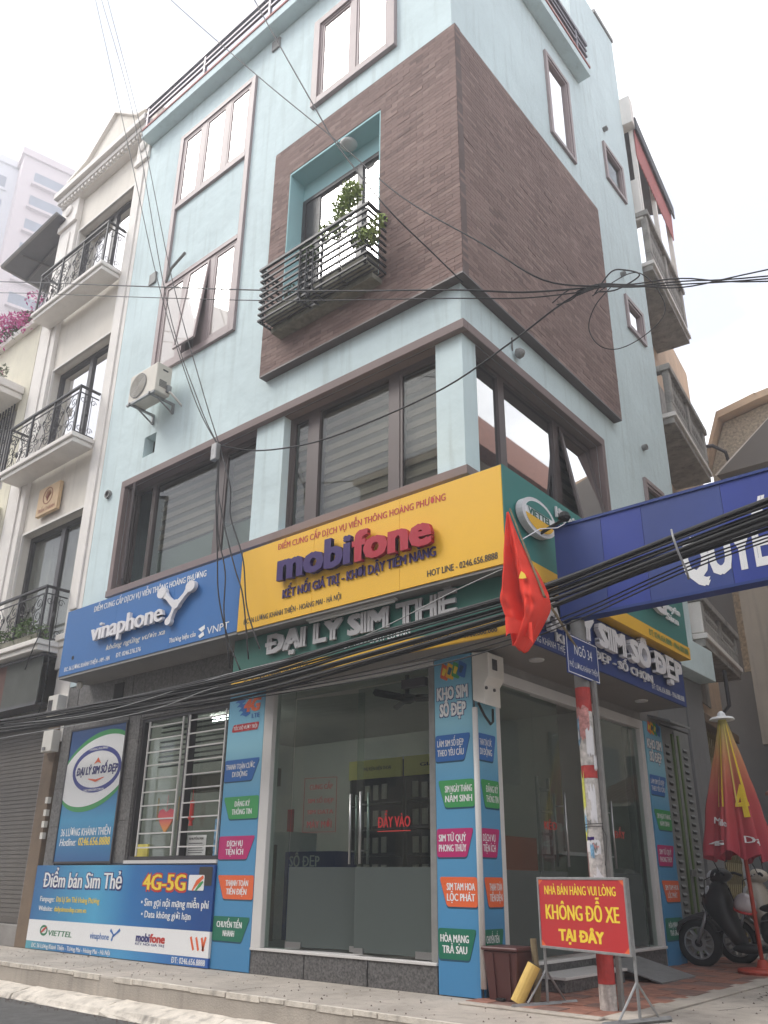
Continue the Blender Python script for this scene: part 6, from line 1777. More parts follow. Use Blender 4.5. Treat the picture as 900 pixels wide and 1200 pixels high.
# ground floor of the old house
part('brown_beam', MB().pbox(PR, 0.05, 3.0, 3.72, 3.88, -0.80, -0.20), 'brown_beam', HR, bevel=.01)
part('drain_pipe', MB().tube([PR(1.9, 5.0, -.1), PR(1.9, 4.3, -.1), PR(1.9, 4.15, -.25), PR(1.9, 3.9, -.3)], .04, 8), 'dark_frame', HR)
part('white_jamb', MB().pbox(PR, 2.55, 3.0, 0.0, 3.715, -0.79, -0.35), 'white_metal', HR)
GL = thing('lattice_gate', 'ochre folding lattice gate behind the closed parasol', 'gate', PR(1.2, 0, -.4))
zb = .1
for k in range(14):
    u = .15 + k * .17
    part('upright', MB().pbox(PR, u, u + .02, .08, 3.7, -.42, -.38), 'lattice', GL)
lt = []
src1 = src2 = None
for k in range(13):
    for j in range(10):
        u = .16 + k * .17; z = .15 + j * .36
        if src1 is None:
            src1 = part('lattice_bar', MB().tube([PR(u, z, -.37), PR(u + .17, z + .18, -.37), PR(u, z + .36, -.37)], .009, 4), 'lattice', GL); u1_, z1_ = u, z
        else: inst(src1, GL, dU * (u - u1_) + Vector((0, 0, z - z1_)))
part('dark_backing', MB().pbox(PR, .05, 2.55, .02, 3.71, -.75, -.70), 'void', GL)

# ================================================================== HOUSES DOWN THE ALLEY
HG = thing('gable_house', 'far house with pebble-dashed gable above the blue gate board', 'building', (1, 14, 0))
GPn = Lp(14.0)
part('gable_wall', MB().prism(GPn, [(-1.10, 6.0), (3.8, 6.0), (3.8, 13.4), (0.36, 13.15), (-0.62, 13.0), (-1.12, 11.7)], -5, 0), 'stonewash', HG)
for a, b in (((-1.18, 11.6), (-0.66, 13.02)), ((-0.66, 13.02), (0.40, 13.20)), ((0.40, 13.20), (3.9, 13.55))):
    part('roof_edge', MB().prism(GPn, [a, b, (b[0] - .02, b[1] + .22), (a[0] - .04, a[1] + .20)], -5.2, .35), 'peach', HG)
part('eave_board', MB().hexa([(-0.95, 13.55, 11.30), (-0.80, 13.55, 11.22), (-0.95, 13.99, 11.30), (-0.80, 13.99, 11.22), (1.9, 13.55, 13.5), (2.05, 13.55, 13.42), (1.9, 13.99, 13.5), (2.05, 13.99, 13.42)]), 'white_trim', HG)
part('lower_roof', MB().hexa([(-0.80, 13.2, 11.1), (4.5, 13.2, 11.1), (-0.80, 13.97, 11.1), (4.5, 13.97, 11.1), (1.95, 13.2, 13.30), (4.5, 13.2, 13.30), (1.95, 13.97, 13.30), (4.5, 13.97, 13.30)]), 'soffit', HG)
part('vent_pipe', MB().tube([(-1.3, 13.6, 12.3), (-.9, 13.6, 12.2), (-.62, 13.7, 11.95), (-.58, 13.9, 11.4)], .05, 6), 'dark_frame', HG)
part('lower_wall', MB().box(-2.0, -0.42, 14.01, 19, 0, 11.2), 'dark_grey_wall', HG)
HB = thing('beige_house', 'beige house with rounded balcony seen under the gate board', 'building', (1.5, 12, 0))
part('corner_wall', MB().box(-0.40, 0.25, 12.0, 17, 3.9, 8.2).box(0.25, 3.5, 12.6, 17, 3.9, 8.2), 'beige_wall', HB, bevel=.01)
part('upper_wall', MB().box(-0.30, 3.5, 12.7, 17, 8.2, 10.2), 'beige_wall', HB)
part('round_balcony', MB().lathe((0.95, 12.3, 6.95), [(.62, 0), (.72, .12), (.72, .9), (.66, .95)], 24), 'beige_wall', HB)
part('dark_opening', MB().box(0.45, 3.4, 12.5, 12.59, 5.0, 6.3), 'void', HB)
part('window_hood', MB().hexa([(0.2, 11.7, 6.15), (3.4, 11.7, 6.15), (0.2, 12.0, 6.6), (3.4, 12.58, 6.6), (0.2, 11.7, 6.22), (3.4, 11.7, 6.22), (0.2, 12.0, 6.67), (3.4, 12.58, 6.67)]), 'old_stone', HB)
part('blue_panel', MB().box(0.42, 1.6, 12.40, 12.49, 4.35, 4.9), 'gate_blue', HB)
part('base_wall', MB().box(-0.38, 3.5, 12.05, 17, 0, 3.895), 'dark_grey_wall', HB)
s = thing('alley_shelter', 'low corrugated rusty roof over the dark stall behind the parasol', 'shelter', (1.6, 9.5, 0))
src = None
for k in range(22):
    x = .35 + k * .13
    if src is None: src = part('roof_sheet', MB().hexa([(x, 8.9, 2.55), (x + .11, 8.9, 2.55), (x, 11.6, 3.35), (x + .11, 11.6, 3.35), (x + .01, 8.9, 2.60), (x + .10, 8.9, 2.60), (x + .01, 11.6, 3.40), (x + .10, 11.6, 3.40)]), 'tile_roof', s)
    else: inst(src, s, (k * .13, 0, 0))
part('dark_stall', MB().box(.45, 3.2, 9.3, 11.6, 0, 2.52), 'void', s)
pl_ = thing('alley_shrub', 'dark shrub with red flowers behind the parasol at the right edge', 'plant', (.9, 11, 3.4))
mb = MB()
for i in range(10):
    m_ = foliage((.55 + i * .2, 11.3 + .1 * (i % 3), 3.75 + .12 * (i % 4)), .28, .3, .30, 80, .06, 300 + i); mb.add(m_.v, m_.f)
part('foliage', mb, 'leaf3', pl_, stuff=True)
part('blossom', foliage((.85, 10.95, 3.9), .25, .15, .2, 60, .05, 400), 'tag_orange', pl_, stuff=True)
part('stem', MB().tube([(.9, 11.3, 2.6), (.9, 11.3, 3.7)], .03, 6), 'twig', pl_)

# unseen houses across alley and street, showing as reflections; added to block sky light
HO = thing('unseen_opposite_house', 'unseen tall beige house with red tiled roof across the alley', 'building', (11, 10, 0))
part('walls', MB().box(7.6, 15, 1, 32, -.39, 13.8), 'plain_beige', HO)
part('roof', MB().hexa([(7.0, .5, 13.8), (15.5, .5, 13.8), (7.0, 32.5, 13.8), (15.5, 32.5, 13.8), (10.4, 14, 18.6), (11.0, 14, 18.6), (10.4, 24, 18.6), (11.0, 24, 18.6)]), 'tile_roof', HO)
src = None
for k in range(6):
    for j_ in range(3):
        m_ = MB().box(7.5, 7.599, 2.2, 3.6, 3.6, 5.4)
        if src is None: src = part('window', m_, 'dark_frame', HO)
        else: inst(src, HO, (0, k * 3.4, j_ * 3.4))
for k, (x0, x1, h, m_) in enumerate(((-30, -18, 15, 'plain_beige'), (-18, -8, 18, 'plain_tan'), (-8, 2, 14, 'plain_beige'), (2, 12, 16, 'plain_tan'))):
    Hs = thing('unseen_street_house', ['unseen cream row house across the street, farthest left', 'unseen tall peach row house across the street', 'unseen low yellow row house across the street opposite the shop', 'unseen beige row house across the street by the alley mouth'][k], 'building', ((x0 + x1) / 2, -18, 0), 'unseen row houses added across the street')
    part('walls', MB().box(x0, x1 - .02, -26, -18, -.39, h), m_, Hs)
    part('roof', MB().box(x0 - .1, x1 + .08, -26, -17.6, h + .002, h + .3), 'tile_roof', Hs)
    src = None
    for i in range(int((x1 - x0) / 3)):
        for j in range(int(h / 3.4)):
            q = MB().box(x0 + .8 + i * 3, x0 + 2.4 + i * 3, -18.0 + .002, -17.94, 1 + j * 3.4, 2.8 + j * 3.4)
            if src is None: src = part('window', q, 'dark_frame', Hs)
            else: inst(src, Hs, (i * 3, 0, j * 3.4))

# ================================================================== SHOP INTERIOR
def cabinet(x0, x1, y, label, hdr):
    c = thing('display_cabinet', label, 'cabinet', ((x0 + x1) / 2, y, .262), 'phone case cabinets inside the shop')
    part('carcass', MB().box(x0, x1, y + .32, y + .36, .263, 2.75).box(x0, x0 + .03, y, y + .319, .263, 2.75).box(x1 - .03, x1, y, y + .319, .263, 2.75).box(x0 + .031, x1 - .031, y, y + .319, .263, .9), 'cab_dark', c)
    part('header', MB().box(x0, x1, y - .03, y - .002, 2.50, 2.78), 'cab_yellow', c)
    text(c, Lp(y - .03), hdr, x0 + .3, x1 - .2, 2.62, .05, 'black_print', n=.004)
    src = None; sb = None
    for j in range(4):
        z = 1.0 + j * .38
        sh_ = part('shelf', MB().box(x0 + .031, x1 - .031, y + .02, y + .319, z, z + .015), 'cab_dark', c)
        n = int((x1 - x0 - .2) / .17)
        for i in range(n):
            if rnd.random() < .12: continue
            x = x0 + .1 + i * .17
            if src is None: src = part('phone_case', MB().box(0, .10, 0, .02, 0, .22), 'case_grey', c); src.location = Vector((x, y + .04, z + .05)) - ORG[c]; ORG[src] = ORG[c]; me0 = src.data; me0.transform(Matrix.Translation(ORG[c]))
            else:
                o = inst(src, c, (0, 0, 0)); o.location = Vector((x, y + .04, z + .05 + rnd.uniform(-.01, .01))) - ORG[c]
    return c
cabinet(-4.00, -2.95, 2.5, 'dark display cabinet of phone cases with yellow header, seen through the glass door', 'PHỤ KIỆN ĐIỆN THOẠI')
cabinet(-2.90, -1.90, 2.5, 'narrower view of dark phone case cabinet right of the first one', 'GIÁ RẺ')
s = thing('white_counter', 'white counter with dark blue front panel behind the left glass door', 'counter', (-4, 1.5, .262))
part('top_box', MB().box(-4.9, -4.30, 1.5, 2.1, .263, 1.70), 'white_metal', s)
part('blue_front', MB().box(-4.29, -3.3, 1.45, 1.9, .263, 1.42), 'sign_navy', s)
text(s, Lp(1.45), 'SỐ ĐẸP', -4.2, -3.6, 1.22, .14, 'w_print', n=.004)
solo('red_leaflet', MB().pbox(Lp(1.6), -4.42, -4.30, 1.70, 2.02, 0, .02), 'no_red', 'small red leaflet standing on the white counter', 'leaflet', (-4.3, 1.6, 1.7))
s = thing('orange_counter', 'low orange cabinet just inside the side entrance', 'cabinet', (-1.2, 2.6, .262))
part('body', MB().box(-1.5, -1.0, 2.1, 2.95, .263, 1.60), 'orange_box', s)
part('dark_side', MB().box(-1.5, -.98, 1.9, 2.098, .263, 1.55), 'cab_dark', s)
s = thing('ladder', 'grey aluminium step ladder standing inside the side entrance', 'ladder', (-.7, 2.7, .262))
for y in (2.50, 2.80): part('rail', MB().box(-.72, -.68, y, y + .03, .263, 2.35), 'galv', s)
for k in range(7): part('rung', MB().box(-.72, -.66, 2.531, 2.799, .5 + k * .28, .53 + k * .28), 'galv', s)
s = thing('glass_showcase', 'white glass showcase with papers behind the striped pole', 'showcase', (-1.1, 3.8, .262))
part('body', MB().box(-1.4, -.9, 3.0, 4.4, .263, 1.05), 'no_red', s)
part('top', MB().box(-1.42, -.88, 2.98, 4.42, 1.052, 1.12), 'white_metal', s)
part('glass_top', MB().box(-1.4, -.9, 3.0, 4.4, 1.122, 1.40), 'glass', s)
part('shelf_top', MB().box(-1.42, -.88, 2.98, 4.42, 1.402, 1.45), 'white_metal', s)
solo('price_board', MB().box(-1.2, -1.16, 3.5, 4.0, 1.453, 1.85), 'white_card', 'white price board leaning on the showcase', 'board', (-1.2, 3.7, 1.45))
s = thing('ceiling_fan', 'dark ceiling fan inside the shop', 'fan', (-2.0, 1.4, 3.6))
part('motor', MB().lathe((-2.0, 1.4, 3.35), [(.03, .34), (.03, .08), (.12, .06), (.13, 0), (.05, -.05)], 14), 'cab_dark', s)
for k in range(3):
    a = .4 + k * 2.094
    part('blade', MB().tube([(-2.0 + .12 * math.cos(a), 1.4 + .12 * math.sin(a), 3.37), (-2.0 + .6 * math.cos(a), 1.4 + .6 * math.sin(a), 3.36)], .05, 4), 'cab_dark', s)
for k, (x, y) in enumerate(((-6.6, 1.0), (-6.0, 1.7))):
    s = thing('ceiling_light', 'lit white ceiling tube behind the barred window' + (', nearer the glass' if k == 0 else ', deeper in the room'), 'ceiling light', (x, y, 3.6), 'lit tubes in the shop')
    part('tube', MB().tube([(x - .5, y, 3.60), (x + .5, y, 3.60)], .025, 8), 'lamp_on', s)
    part('batten', MB().box(x - .55, x + .55, y - .04, y + .04, 3.64, 3.695), 'white_metal', s)
src = None
s = thing('window_louvre', 'dark horizontal slats high inside the barred window', 'louvre', (-5, .35, 2.6))
for k in range(9):
    z = 2.62 + k * .075
    if src is None: src = part('slat', MB().box(-6.05, -4.1, .34, .38, z, z + .02), 'cab_dark', s)
    else: inst(src, s, (0, 0, k * .075))
solo('brown_rack', MB().box(-6.0, -4.1, .9, 1.1, 2.3, 2.55).box(-6, -4.1, .9, 1.1, .27, 1.5), 'brown_beam', 'brown rack across the room behind the barred window', 'rack', (-5, 1, .27))

# ================================================================== STREET OBJECTS
# no parking notice board on two trestle feet
NX = Vector((1.06, -0.38, 0)).normalized()
NN = Vector((NX.y, -NX.x, 0))
s = thing('notice_board', 'red board with yellow letters KHÔNG ĐỖ XE TẠI ĐÂY standing on two trestle feet', 'notice board', (1.05, -.2, 0))
NB = PL((0.65, 0.02, 0), NX, NN)
BW = 1.13
part('panel', MB().pbox(NB, 0.02, BW - .02, .505, 1.075, -.008, .006), 'no_red', s)
part('frame', frame_bars(NB, 0, BW, .485, 1.095, .022, -.014, .012), 'galv', s, bevel=.003)
cn = MB()
for (u, z) in ((.02, .505), (BW - .08, .505), (.02, 1.03), (BW - .08, 1.03)):
    m_ = MB().prism(NB, [(u, z), (u + .06, z), (u + .06, z + .045), (u, z + .045)], .0062, .0075)
for (u, z, a, b) in ((.022, .507, 1, 1), (BW - .022, .507, -1, 1), (.022, 1.073, 1, -1), (BW - .022, 1.073, -1, -1)):
    m_ = MB().prism(NB, [(u, z), (u + a * .06, z), (u, z + b * .05)] if a * b > 0 else [(u, z), (u, z + b * .05), (u + a * .06, z)], .0065, .0075); cn.add(m_.v, m_.f)
part('corner_print', cn, 'tag_orange', s)
text(s, NB, 'NHÀ BÁN HÀNG VUI LÒNG', .10, BW - .12, .945, .075, 'y_print', n=.008, bold=.03)
text(s, NB, 'KHÔNG ĐỖ XE', .10, BW - .10, .735, .125, 'y_print', n=.008, bold=.04)
text(s, NB, 'TẠI ĐÂY', .26, BW - .30, .565, .09, 'y_print', n=.008, bold=.05)
for u in (0.012, BW - .012):
    part('leg', MB().tube([NB(u, .03, -.03), NB(u, 1.09, -.03)], .014, 8), 'galv', s)
    ft = MB()
    a, b = NB(u, .02, .38), NB(u, .02, -.38)
    ft.tube([a, b], .022, 4)
    part('foot', ft, 'galv', s)
    for n in (.20, -.24): part('brace', MB().tube([NB(u, .04, n), NB(u, .30, -.03)], .010, 6), 'galv', s)
# bin, tub, stick
s = thing('rubbish_bin', 'maroon plastic pedal bin against the corner column', 'bin', (.3, .1, 0))
bx0, bx1, by0, by1 = .075, .45, -.09, .22
def tap(z, k): return [(bx0 + k, by0 + k, z), (bx1 - k, by0 + k, z), (bx0 + k, by1 - k, z), (bx1 - k, by1 - k, z)]
part('body', MB().hexa(tap(.01, .035) + tap(.44, 0)), 'bin_brown', s, bevel=.012)
part('lid', MB().hexa(tap(.442, -.018) + tap(.475, -.012)), 'bin_brown', s, bevel=.012)
part('rib', MB().hexa([(.17, by0 + .02, .03), (.20, by0 + .02, .03), (.17, by0 + .05, .03), (.20, by0 + .05, .03), (.16, by0 - .012, .42), (.19, by0 - .012, .42), (.16, by0 + .02, .42), (.19, by0 + .02, .42)]), 'bin_brown', s)
part('rib', MB().hexa([(.33, by0 + .02, .03), (.36, by0 + .02, .03), (.33, by0 + .05, .03), (.36, by0 + .05, .03), (.34, by0 - .012, .42), (.37, by0 - .012, .42), (.34, by0 + .02, .42), (.37, by0 + .02, .42)]), 'bin_brown', s)
part('pedal', MB().box(.22, .30, by0 - .03, by0 + .02, .025, .045), 'black', s)
s = thing('yellow_tube', 'short yellow plastic tube leaning beside the maroon bin', 'tube', (.5, -.1, 0))
part('tube', MB().tube([(.47, -.16, .03), (.60, -.04, .34)], .062, 14), 'tub_yellow', s, smooth=False)
part('tube_mouth', MB().tube([(.597, -.042, .335), (.603, -.037, .347)], .05, 14), 'void', s)
solo('wooden_stick', MB().tube([(.55, .12, .30), (.52, .10, .0)], .035, 6).tube([(.53, .12, .25), (.50, .14, .55)], .03, 6), 'wood', 'old wooden stake standing behind the yellow tube', 'stake', (.54, .12, 0))

# closed parasol
s = thing('closed_parasol', 'closed red and yellow parasol with white cap on a red pole', 'parasol', (1.22, 4.42, 0))
ux_, uy_ = 1.22, 4.42
part('pole', MB().tube([(ux_ + .04, uy_, .05), (ux_ - .02, uy_, 3.20)], .026, 10), 'umb_pole', s, smooth=True)
part('base', MB().lathe((ux_ + .04, uy_, 0.018), [(.30, 0), (.31, .03), (.29, .055), (.08, .07), (.05, .16)], 24), 'umb_pole', s)
k_, rows = 120, 40
vs = []
for j in range(rows + 1):
    t = j / rows
    z = 3.18 - t * 1.80
    rad = .05 + .33 * t ** .9
    for i in range(k_):
        a = 2 * math.pi * i / k_
        fold = 1 + (.24 * math.sin(a * 7 + 1.2 * math.sin(t * 2.0)) + .07 * math.sin(a * 17 + 3) + .035 * math.sin(a * 29 + t * 6) + .02 * math.sin(t * 23 + a * 5)) * min(1, t * 2.0)
        zz = z + (.05 * math.sin(a * 7 + .6) + .03 * math.sin(a * 3)) * t
        cx_, cy_ = ux_ - .03 - .01 * t, uy_
        vs.append((cx_ + rad * fold * math.cos(a), cy_ + rad * fold * math.sin(a) * .8, zz))
fs = [(j * k_ + i, j * k_ + (i + 1) % k_, (j + 1) * k_ + (i + 1) % k_, (j + 1) * k_ + i) for j in range(rows) for i in range(k_)]
part('fabric', MB().add(vs, fs), 'umb_cloth', s, smooth=True)
part('cap', MB().lathe((ux_ - .03, uy_, 3.17), [(.17, 0), (.15, .03), (.06, .05), (.05, .09), (.02, .12)], 18), 'w_print', s)
def umb_pt(a, z):
    t = (3.18 - z) / 1.80
    rad = (.05 + .33 * t ** .9) * (1 + (.24 * math.sin(a * 7 + 1.2 * math.sin(t * 2.0)) + .07 * math.sin(a * 17 + 3)) * min(1, t * 2.0)) + .03
    return Vector((ux_ - .03 - .01 * t + rad * math.cos(a), uy_ + rad * math.sin(a) * .8, z))
def umb_text(tx, a0, a1, z0, cap, m_, sl=0):
    vs, fs = glyphs(tx, .03)
    x0, x1 = min(v.x for v in vs), max(v.x for v in vs)
    mb = MB().add([umb_pt(a0 + (v.x - x0) / (x1 - x0) * (a1 - a0), z0 + v.y / .69 * cap + sl * (v.x - x0)) for v in vs], fs)
    part('lettering', mb, m_, s)
umb_text('Data', -1.12, -.42, 1.55, .085, 'w_print', -.02)
umb_text('Mobile', -2.35, -1.62, 1.80, .085, 'w_print', -.02)
umb_text('4G', -2.5, -1.75, 1.52, .06, 'w_print')
umb_text('4', -1.25, -.80, 1.86, .42, 'y_print')
for i, a in enumerate((-2.0, -1.75, -1.2, -.9)):
    m_ = MB()
    n = 10
    v_ = []
    for j in range(n + 1):
        z = 3.1 - j * .11
        v_ += [umb_pt(a, z), umb_pt(a + .07, z)]
    m_.add(v_, [(2 * j, 2 * j + 1, 2 * j + 3, 2 * j + 2) for j in range(n)])
    part('print_stripe', m_, 'y_print' if i % 2 else 'cab_yellow', s)

# ---------------------------------------------------------------- scooters (nose towards -x)
def pillow(pts, yc, hw, inset=.25, layers=5):
    """side outline swollen sideways: pts (x,z), half width hw"""
    c = Vector((sum(p[0] for p in pts) / len(pts), sum(p[1] for p in pts) / len(pts)))
    mb = MB(); vs = []; k = len(pts)
    for L_ in range(layers):
        t = -1 + 2 * L_ / (layers - 1)
        sc = 1 - inset * abs(t) ** 2.5
        for p in pts:
            q = c + (Vector(p) - c) * sc
            vs.append((q.x, yc + t * hw, q.y))
    fs = [tuple(range(k))[::-1], tuple((layers - 1) * k + i for i in range(k))]
    for L_ in range(layers - 1):
        for i in range(k): fs.append((L_ * k + i, L_ * k + (i + 1) % k, (L_ + 1) * k + (i + 1) % k, (L_ + 1) * k + i))
    return mb.add(vs, fs)
def smooth_poly(pts, n=3):
    for _ in range(n - 1):
        out = []
        for i in range(len(pts)):
            a, b = pts[i], pts[(i + 1) % len(pts)]
            out += [(a[0] * .75 + b[0] * .25, a[1] * .75 + b[1] * .25), (a[0] * .25 + b[0] * .75, a[1] * .25 + b[1] * .75)]
        pts = out
    return pts
def scooter(ox, oy, label, mb_, mp_, group='scooters parked by the louvred door'):
    s = thing('scooter', label, 'scooter', (ox, oy, 0), group)
    X = lambda pts: smooth_poly([(ox + a, b) for a, b in pts])
    for (wx, wr) in ((0.0, .30), (1.26, .29)):
        W_ = part('wheel', MB().lathe((ox + wx, oy, wr), [(wr * .68, -.05), (wr * .9, -.058), (wr * .985, -.03), (wr, 0), (wr * .985, .03), (wr * .9, .058), (wr * .68, .05), (wr * .68, -.05)], 36, (0, 1, 0), caps=False), 'black', s, smooth=True)
        part('rim', ring(Lp(oy), ox + wx, wr, wr * .70, wr * .70, .025, -.045, .045, 32), 'alloy', W_)
        part('hub', MB().lathe((ox + wx, oy, wr), [(.05, -.07), (.06, 0), (.05, .07)], 14, (0, 1, 0)), 'black', W_)
        src = None
        for k in range(10):
            a = k * math.pi / 5 + .2
            m_ = MB().tube([(ox + wx + .05 * math.cos(a), oy - .03, wr + .05 * math.sin(a)), (ox + wx + wr * .69 * math.cos(a + .12), oy - .03, wr + wr * .69 * math.sin(a + .12))], .012, 4, .019)
            m_.tube([(ox + wx + .05 * math.cos(a), oy + .03, wr + .05 * math.sin(a)), (ox + wx + wr * .69 * math.cos(a + .12), oy + .03, wr + wr * .69 * math.sin(a + .12))], .012, 4, .019)
            part('spoke', m_, 'alloy', W_)
        part('brake_disc', ring(Lp(oy - .055), ox + wx, wr, .10, .10, .05, -.003, .003, 24), 'alloy', W_)
    # front fender hugging the tyre
    fo = [(.34 * math.cos(a), .30 + .345 * math.sin(a)) for a in [math.radians(d) for d in range(160, 24, -12)]]
    fi = [(.30 * math.cos(a), .30 + .305 * math.sin(a)) for a in [math.radians(d) for d in range(28, 164, 12)]]
    part('front_fender', pillow([(ox + a, b) for a, b in fo + fi], oy, .085, .04), mp_, s, smooth=False, bevel=.006)
    part('fender_peak', pillow(X([(-.33, .52), (-.20, .60), (.06, .70), (.20, .70), (.12, .60), (-.10, .57)]), oy, .07, .2), mp_, s, smooth=True)
    for y in (-.085, .085): part('fork', MB().tube([(ox, oy + y, .30), (ox + .19, oy + y, .74)], .022, 10), 'alloy', s, smooth=True)
    part('front_shield', pillow(X([(.14, .70), (.12, .86), (.20, 1.02), (.32, 1.12), (.44, 1.10), (.50, .92), (.52, .70), (.60, .44), (.66, .26), (.52, .24), (.38, .42), (.26, .58)]), oy, .19, .35), mb_, s, smooth=True)
    part('shield_trim', pillow(X([(.10, .74), (.13, .92), (.22, 1.03), (.24, .94), (.18, .80), (.20, .66)]), oy, .08, .2), mp_, s, smooth=True)
    part('floorboard', pillow(X([(.44, .24), (.52, .32), (.86, .32), (.92, .22), (.66, .19)]), oy, .17, .1), mb_, s, smooth=True)
    part('rear_body', pillow(X([(.84, .30), (.82, .56), (.90, .72), (1.30, .80), (1.66, .86), (1.62, .68), (1.40, .50), (1.12, .34)]), oy, .17, .3), mp_ if mb_ != 'scoot_cream' else mb_, s, smooth=True)
    part('seat', pillow(X([(.84, .74), (.90, .80), (1.12, .84), (1.40, .90), (1.58, .90), (1.60, .84), (1.30, .77), (.98, .70)]), oy, .15, .12), 'scoot_black', s, smooth=True)
    part('engine', pillow(X([(.90, .20), (.94, .36), (1.20, .42), (1.34, .34), (1.30, .22), (1.06, .16)]), oy - .04, .10, .2), 'alloy', s, smooth=True)
    part('handlebar_cover', pillow(X([(.26, 1.06), (.24, 1.18), (.34, 1.27), (.50, 1.25), (.56, 1.14), (.44, 1.06)]), oy, .12, .4), mb_, s, smooth=True)
    part('headlight', pillow(X([(.215, 1.10), (.22, 1.19), (.30, 1.25), (.31, 1.16), (.28, 1.10)]), oy, .085, .3), 'clear_lens', s, smooth=True)
    for sg in (-1, 1):
        part('grip', MB().tube([(ox + .44, oy + sg * .10, 1.19), (ox + .50, oy + sg * .25, 1.20), (ox + .56, oy + sg * .36, 1.17)], .018, 8), 'black', s, smooth=True)
        part('brake_lever', MB().tube([(ox + .40, oy + sg * .22, 1.19), (ox + .44, oy + sg * .38, 1.16)], .007, 5), 'alloy', s)
        part('mirror', MB().tube([(ox + .44, oy + sg * .15, 1.20), (ox + .40, oy + sg * .24, 1.36)], .007, 5).lathe((ox + .40, oy + sg * .26, 1.40), [(.02, -.02), (.06, -.008), (.06, .008), (.02, .015)], 14, (1, 0, .2)), 'scoot_black', s, smooth=True)
        part('indicator', pillow(X([(.20, .90), (.19, .98), (.25, 1.05), (.27, .98)]), oy + sg * .11, .03, .3), 'clear_lens', s)
    part('shield_emblem', MB().lathe((ox + .155, oy, .93), [(.035, 0), (.03, -.012)], 14, (-1, 0, .25)), 'alloy', s)
    part('shield_grille', MB().hexa([(ox + .20, oy - .07, .70), (ox + .20, oy + .07, .70), (ox + .24, oy - .07, .70), (ox + .24, oy + .07, .70), (ox + .13, oy - .05, .80), (ox + .13, oy + .05, .80), (ox + .17, oy - .05, .80), (ox + .17, oy + .05, .80)]), 'black', s)
    for sg in (-1, 1):
        part('brake_cable', MB().tube([(ox + .42, oy + sg * .20, 1.19), (ox + .24, oy + sg * .22, 1.10), (ox + .18, oy + sg * .12, .90), (ox + .16, oy + sg * .10, .60)], .006, 5), 'black', s, smooth=True)
        part('body_trim', MB().tube([(ox + .88, oy + sg * .168, .60), (ox + 1.2, oy + sg * .172, .66), (ox + 1.52, oy + sg * .15, .76)], .008, 5), 'alloy', s, smooth=True)
        part('foot_peg', MB().tube([(ox + .88, oy + sg * .12, .30), (ox + .90, oy + sg * .24, .30)], .016, 6), 'black', s)
    part('exhaust', MB().tube([(ox + .95, oy - .12, .24), (ox + 1.15, oy - .15, .26), (ox + 1.55, oy - .15, .38)], .028, 10, .045), 'black', s, smooth=True)
    part('tail_light', MB().box(ox + 1.62, ox + 1.66, oy - .08, oy + .08, .72, .80), 'no_red', s)
    part('grab_rail', MB().tube([(ox + 1.40, oy - .13, .88), (ox + 1.66, oy - .10, .94), (ox + 1.66, oy + .10, .94), (ox + 1.40, oy + .13, .88)], .012, 6), 'alloy', s)
    part('side_stand', MB().tube([(ox + .9, oy - .10, .22), (ox + .84, oy - .26, .02)], .014, 6), 'galv', s)
    part('number_plate', MB().box(ox + 1.60, ox + 1.605, oy - .10, oy + .10, .46, .62), 'white_card', s)
    return s
scooter(0.30, 4.98, 'black scooter with ten-spoke front wheel parked nose to the louvred door', 'scoot_black', 'scoot_grey')
scooter(0.55, 5.80, 'cream scooter parked behind the black one', 'scoot_cream', 'scoot_cream')
hl = thing('helmet', 'pale lilac helmet hanging on the black scooter', 'helmet', (1.0, 4.8, .8))
part('shell', MB().lathe((1.05, 4.74, .80), [(.135, -.07), (.145, 0), (.135, .06), (.10, .11), (.05, .14), (.005, .148)], 22, (.25, -.2, 1)), 'helmet', hl, smooth=True)
part('rim', ring(PL((1.05, 4.74, .74), (1, 0, 0), (0, -.2, 1)), 0, 0, .14, .14, .02, -.005, .01, 20) if False else MB().lathe((1.05, 4.74, .80), [(.142, -.085), (.148, -.07), (.142, -.055)], 22, (.25, -.2, 1)), 'no_red', hl)
part('strap', MB().tube([(.95, 4.70, .76), (.91, 4.70, .88), (.86, 4.74, 1.0)], .008, 5), 'black', hl)
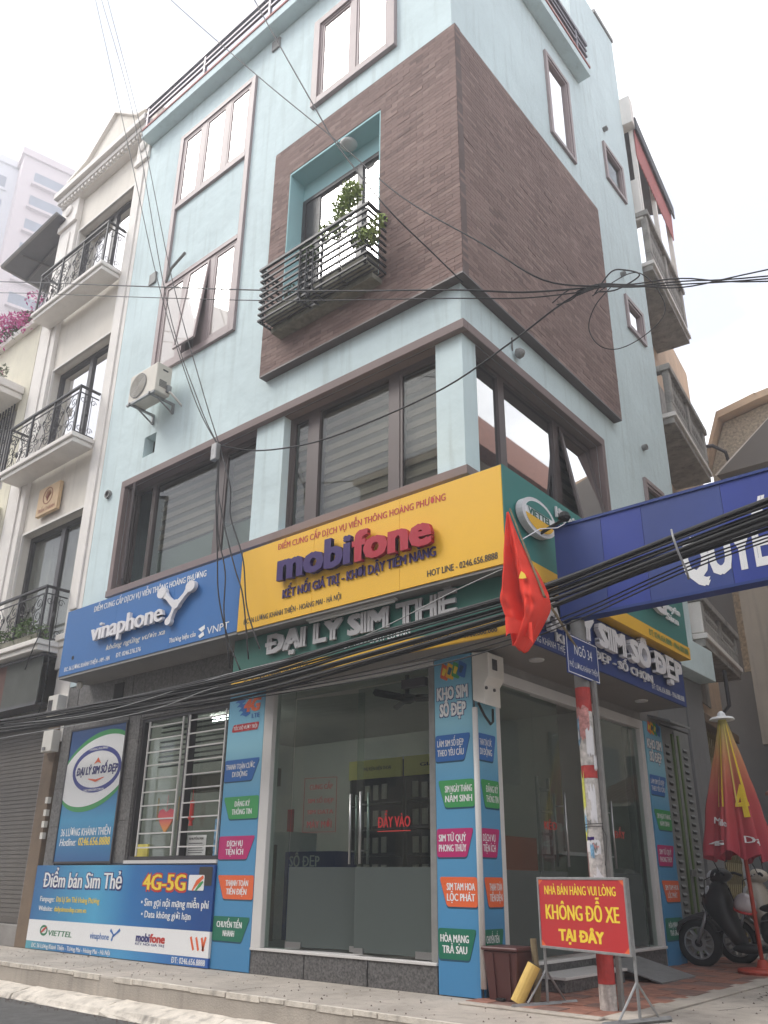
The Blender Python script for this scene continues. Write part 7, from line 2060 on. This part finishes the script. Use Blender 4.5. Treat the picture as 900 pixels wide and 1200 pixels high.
# litter, cracks and small street dirt
rr = random.Random(12)
for k in range(7):
    x, y = rr.uniform(-6, 1), rr.uniform(-1.25, -.25)
    a = rr.uniform(0, 3)
    w = rr.uniform(.02, .04)
    solo('dry_leaf', MB().add([(x, y, .004), (x + w * math.cos(a), y + w * math.sin(a), .012), (x + w * 1.3 * math.cos(a + .5), y + w * 1.3 * math.sin(a + .5), .008), (x + w * math.cos(a + 1), y + w * math.sin(a + 1), .014)], [(0, 1, 2, 3)]), 'wood', 'tiny dry brown leaf lying on the grey sidewalk', 'leaf', (x, y, 0), group='dry leaves on the sidewalk')
cr_ = random.Random(4)
mb = MB()
for (x, y, n, dx, dy) in ((1.9, .9, 14, .07, .16), (2.0, 1.9, 8, -.05, .1), (-2.2, -1.3, 7, .02, .11), (-5.2, -1.3, 6, -.04, .12)):
    for i in range(n):
        x2, y2 = x + dx + cr_.uniform(-.07, .07), y + dy + cr_.uniform(-.05, .05)
        w = .006
        mb.add([(x - w, y, .0205 if 1.36 < x < 1.62 else .0012), (x + w, y, .0205 if 1.36 < x < 1.62 else .0012), (x2 + w, y2, .0012), (x2 - w, y2, .0012)], [(0, 1, 2, 3)])
        x, y = x2, y2
cko = struct('pavement_cracks', mb, 'void')
cko['kind'] = 'structure'

# grit swept along the gutter, small stones and butts on the sidewalk
gm_ = MB()
rr = random.Random(33)
for i in range(1500):
    if i < 1000: x, y, z = rr.uniform(-12, 3), -1.73 - abs(rr.gauss(0, .07)), -.319
    elif i < 1300: x, y, z = rr.uniform(-9, 2.5), rr.uniform(-1.3, -.05), .001
    else: x, y, z = rr.uniform(1.4, 3.5), rr.uniform(-1.2, 6), .001
    q = rr.uniform(.004, .013)
    gm_.add([(x - q, y, z), (x, y - q * rr.uniform(.6, 1.2), z), (x + q, y, z), (x, y + q, z), (x, y, z + q)], [(0, 1, 4), (1, 2, 4), (2, 3, 4), (3, 0, 4)])
solo('street_grit', gm_, 'mortar', None, None, kind='stuff')

# ================================================================== AIR
hz = MB().box(-100, 60, -40, 60, -1.6, 82)
hm = bpy.data.materials.new('thin_haze')
hm.use_nodes = True
t = hm.node_tree
for n in list(t.nodes): t.nodes.remove(n)
o_ = t.nodes.new('ShaderNodeOutputMaterial'); v_ = t.nodes.new('ShaderNodeVolumePrincipled')
v_.inputs['Color'].default_value = (0.95, 0.96, 1.0, 1)
v_.inputs['Density'].default_value = HAZE
v_.inputs['Anisotropy'].default_value = 0.3
t.links.new(v_.outputs[0], o_.inputs['Volume'])
M['haze'] = hm
if HAZE > 0:
    ho = solo('haze', hz, 'haze', None, None, kind='stuff')
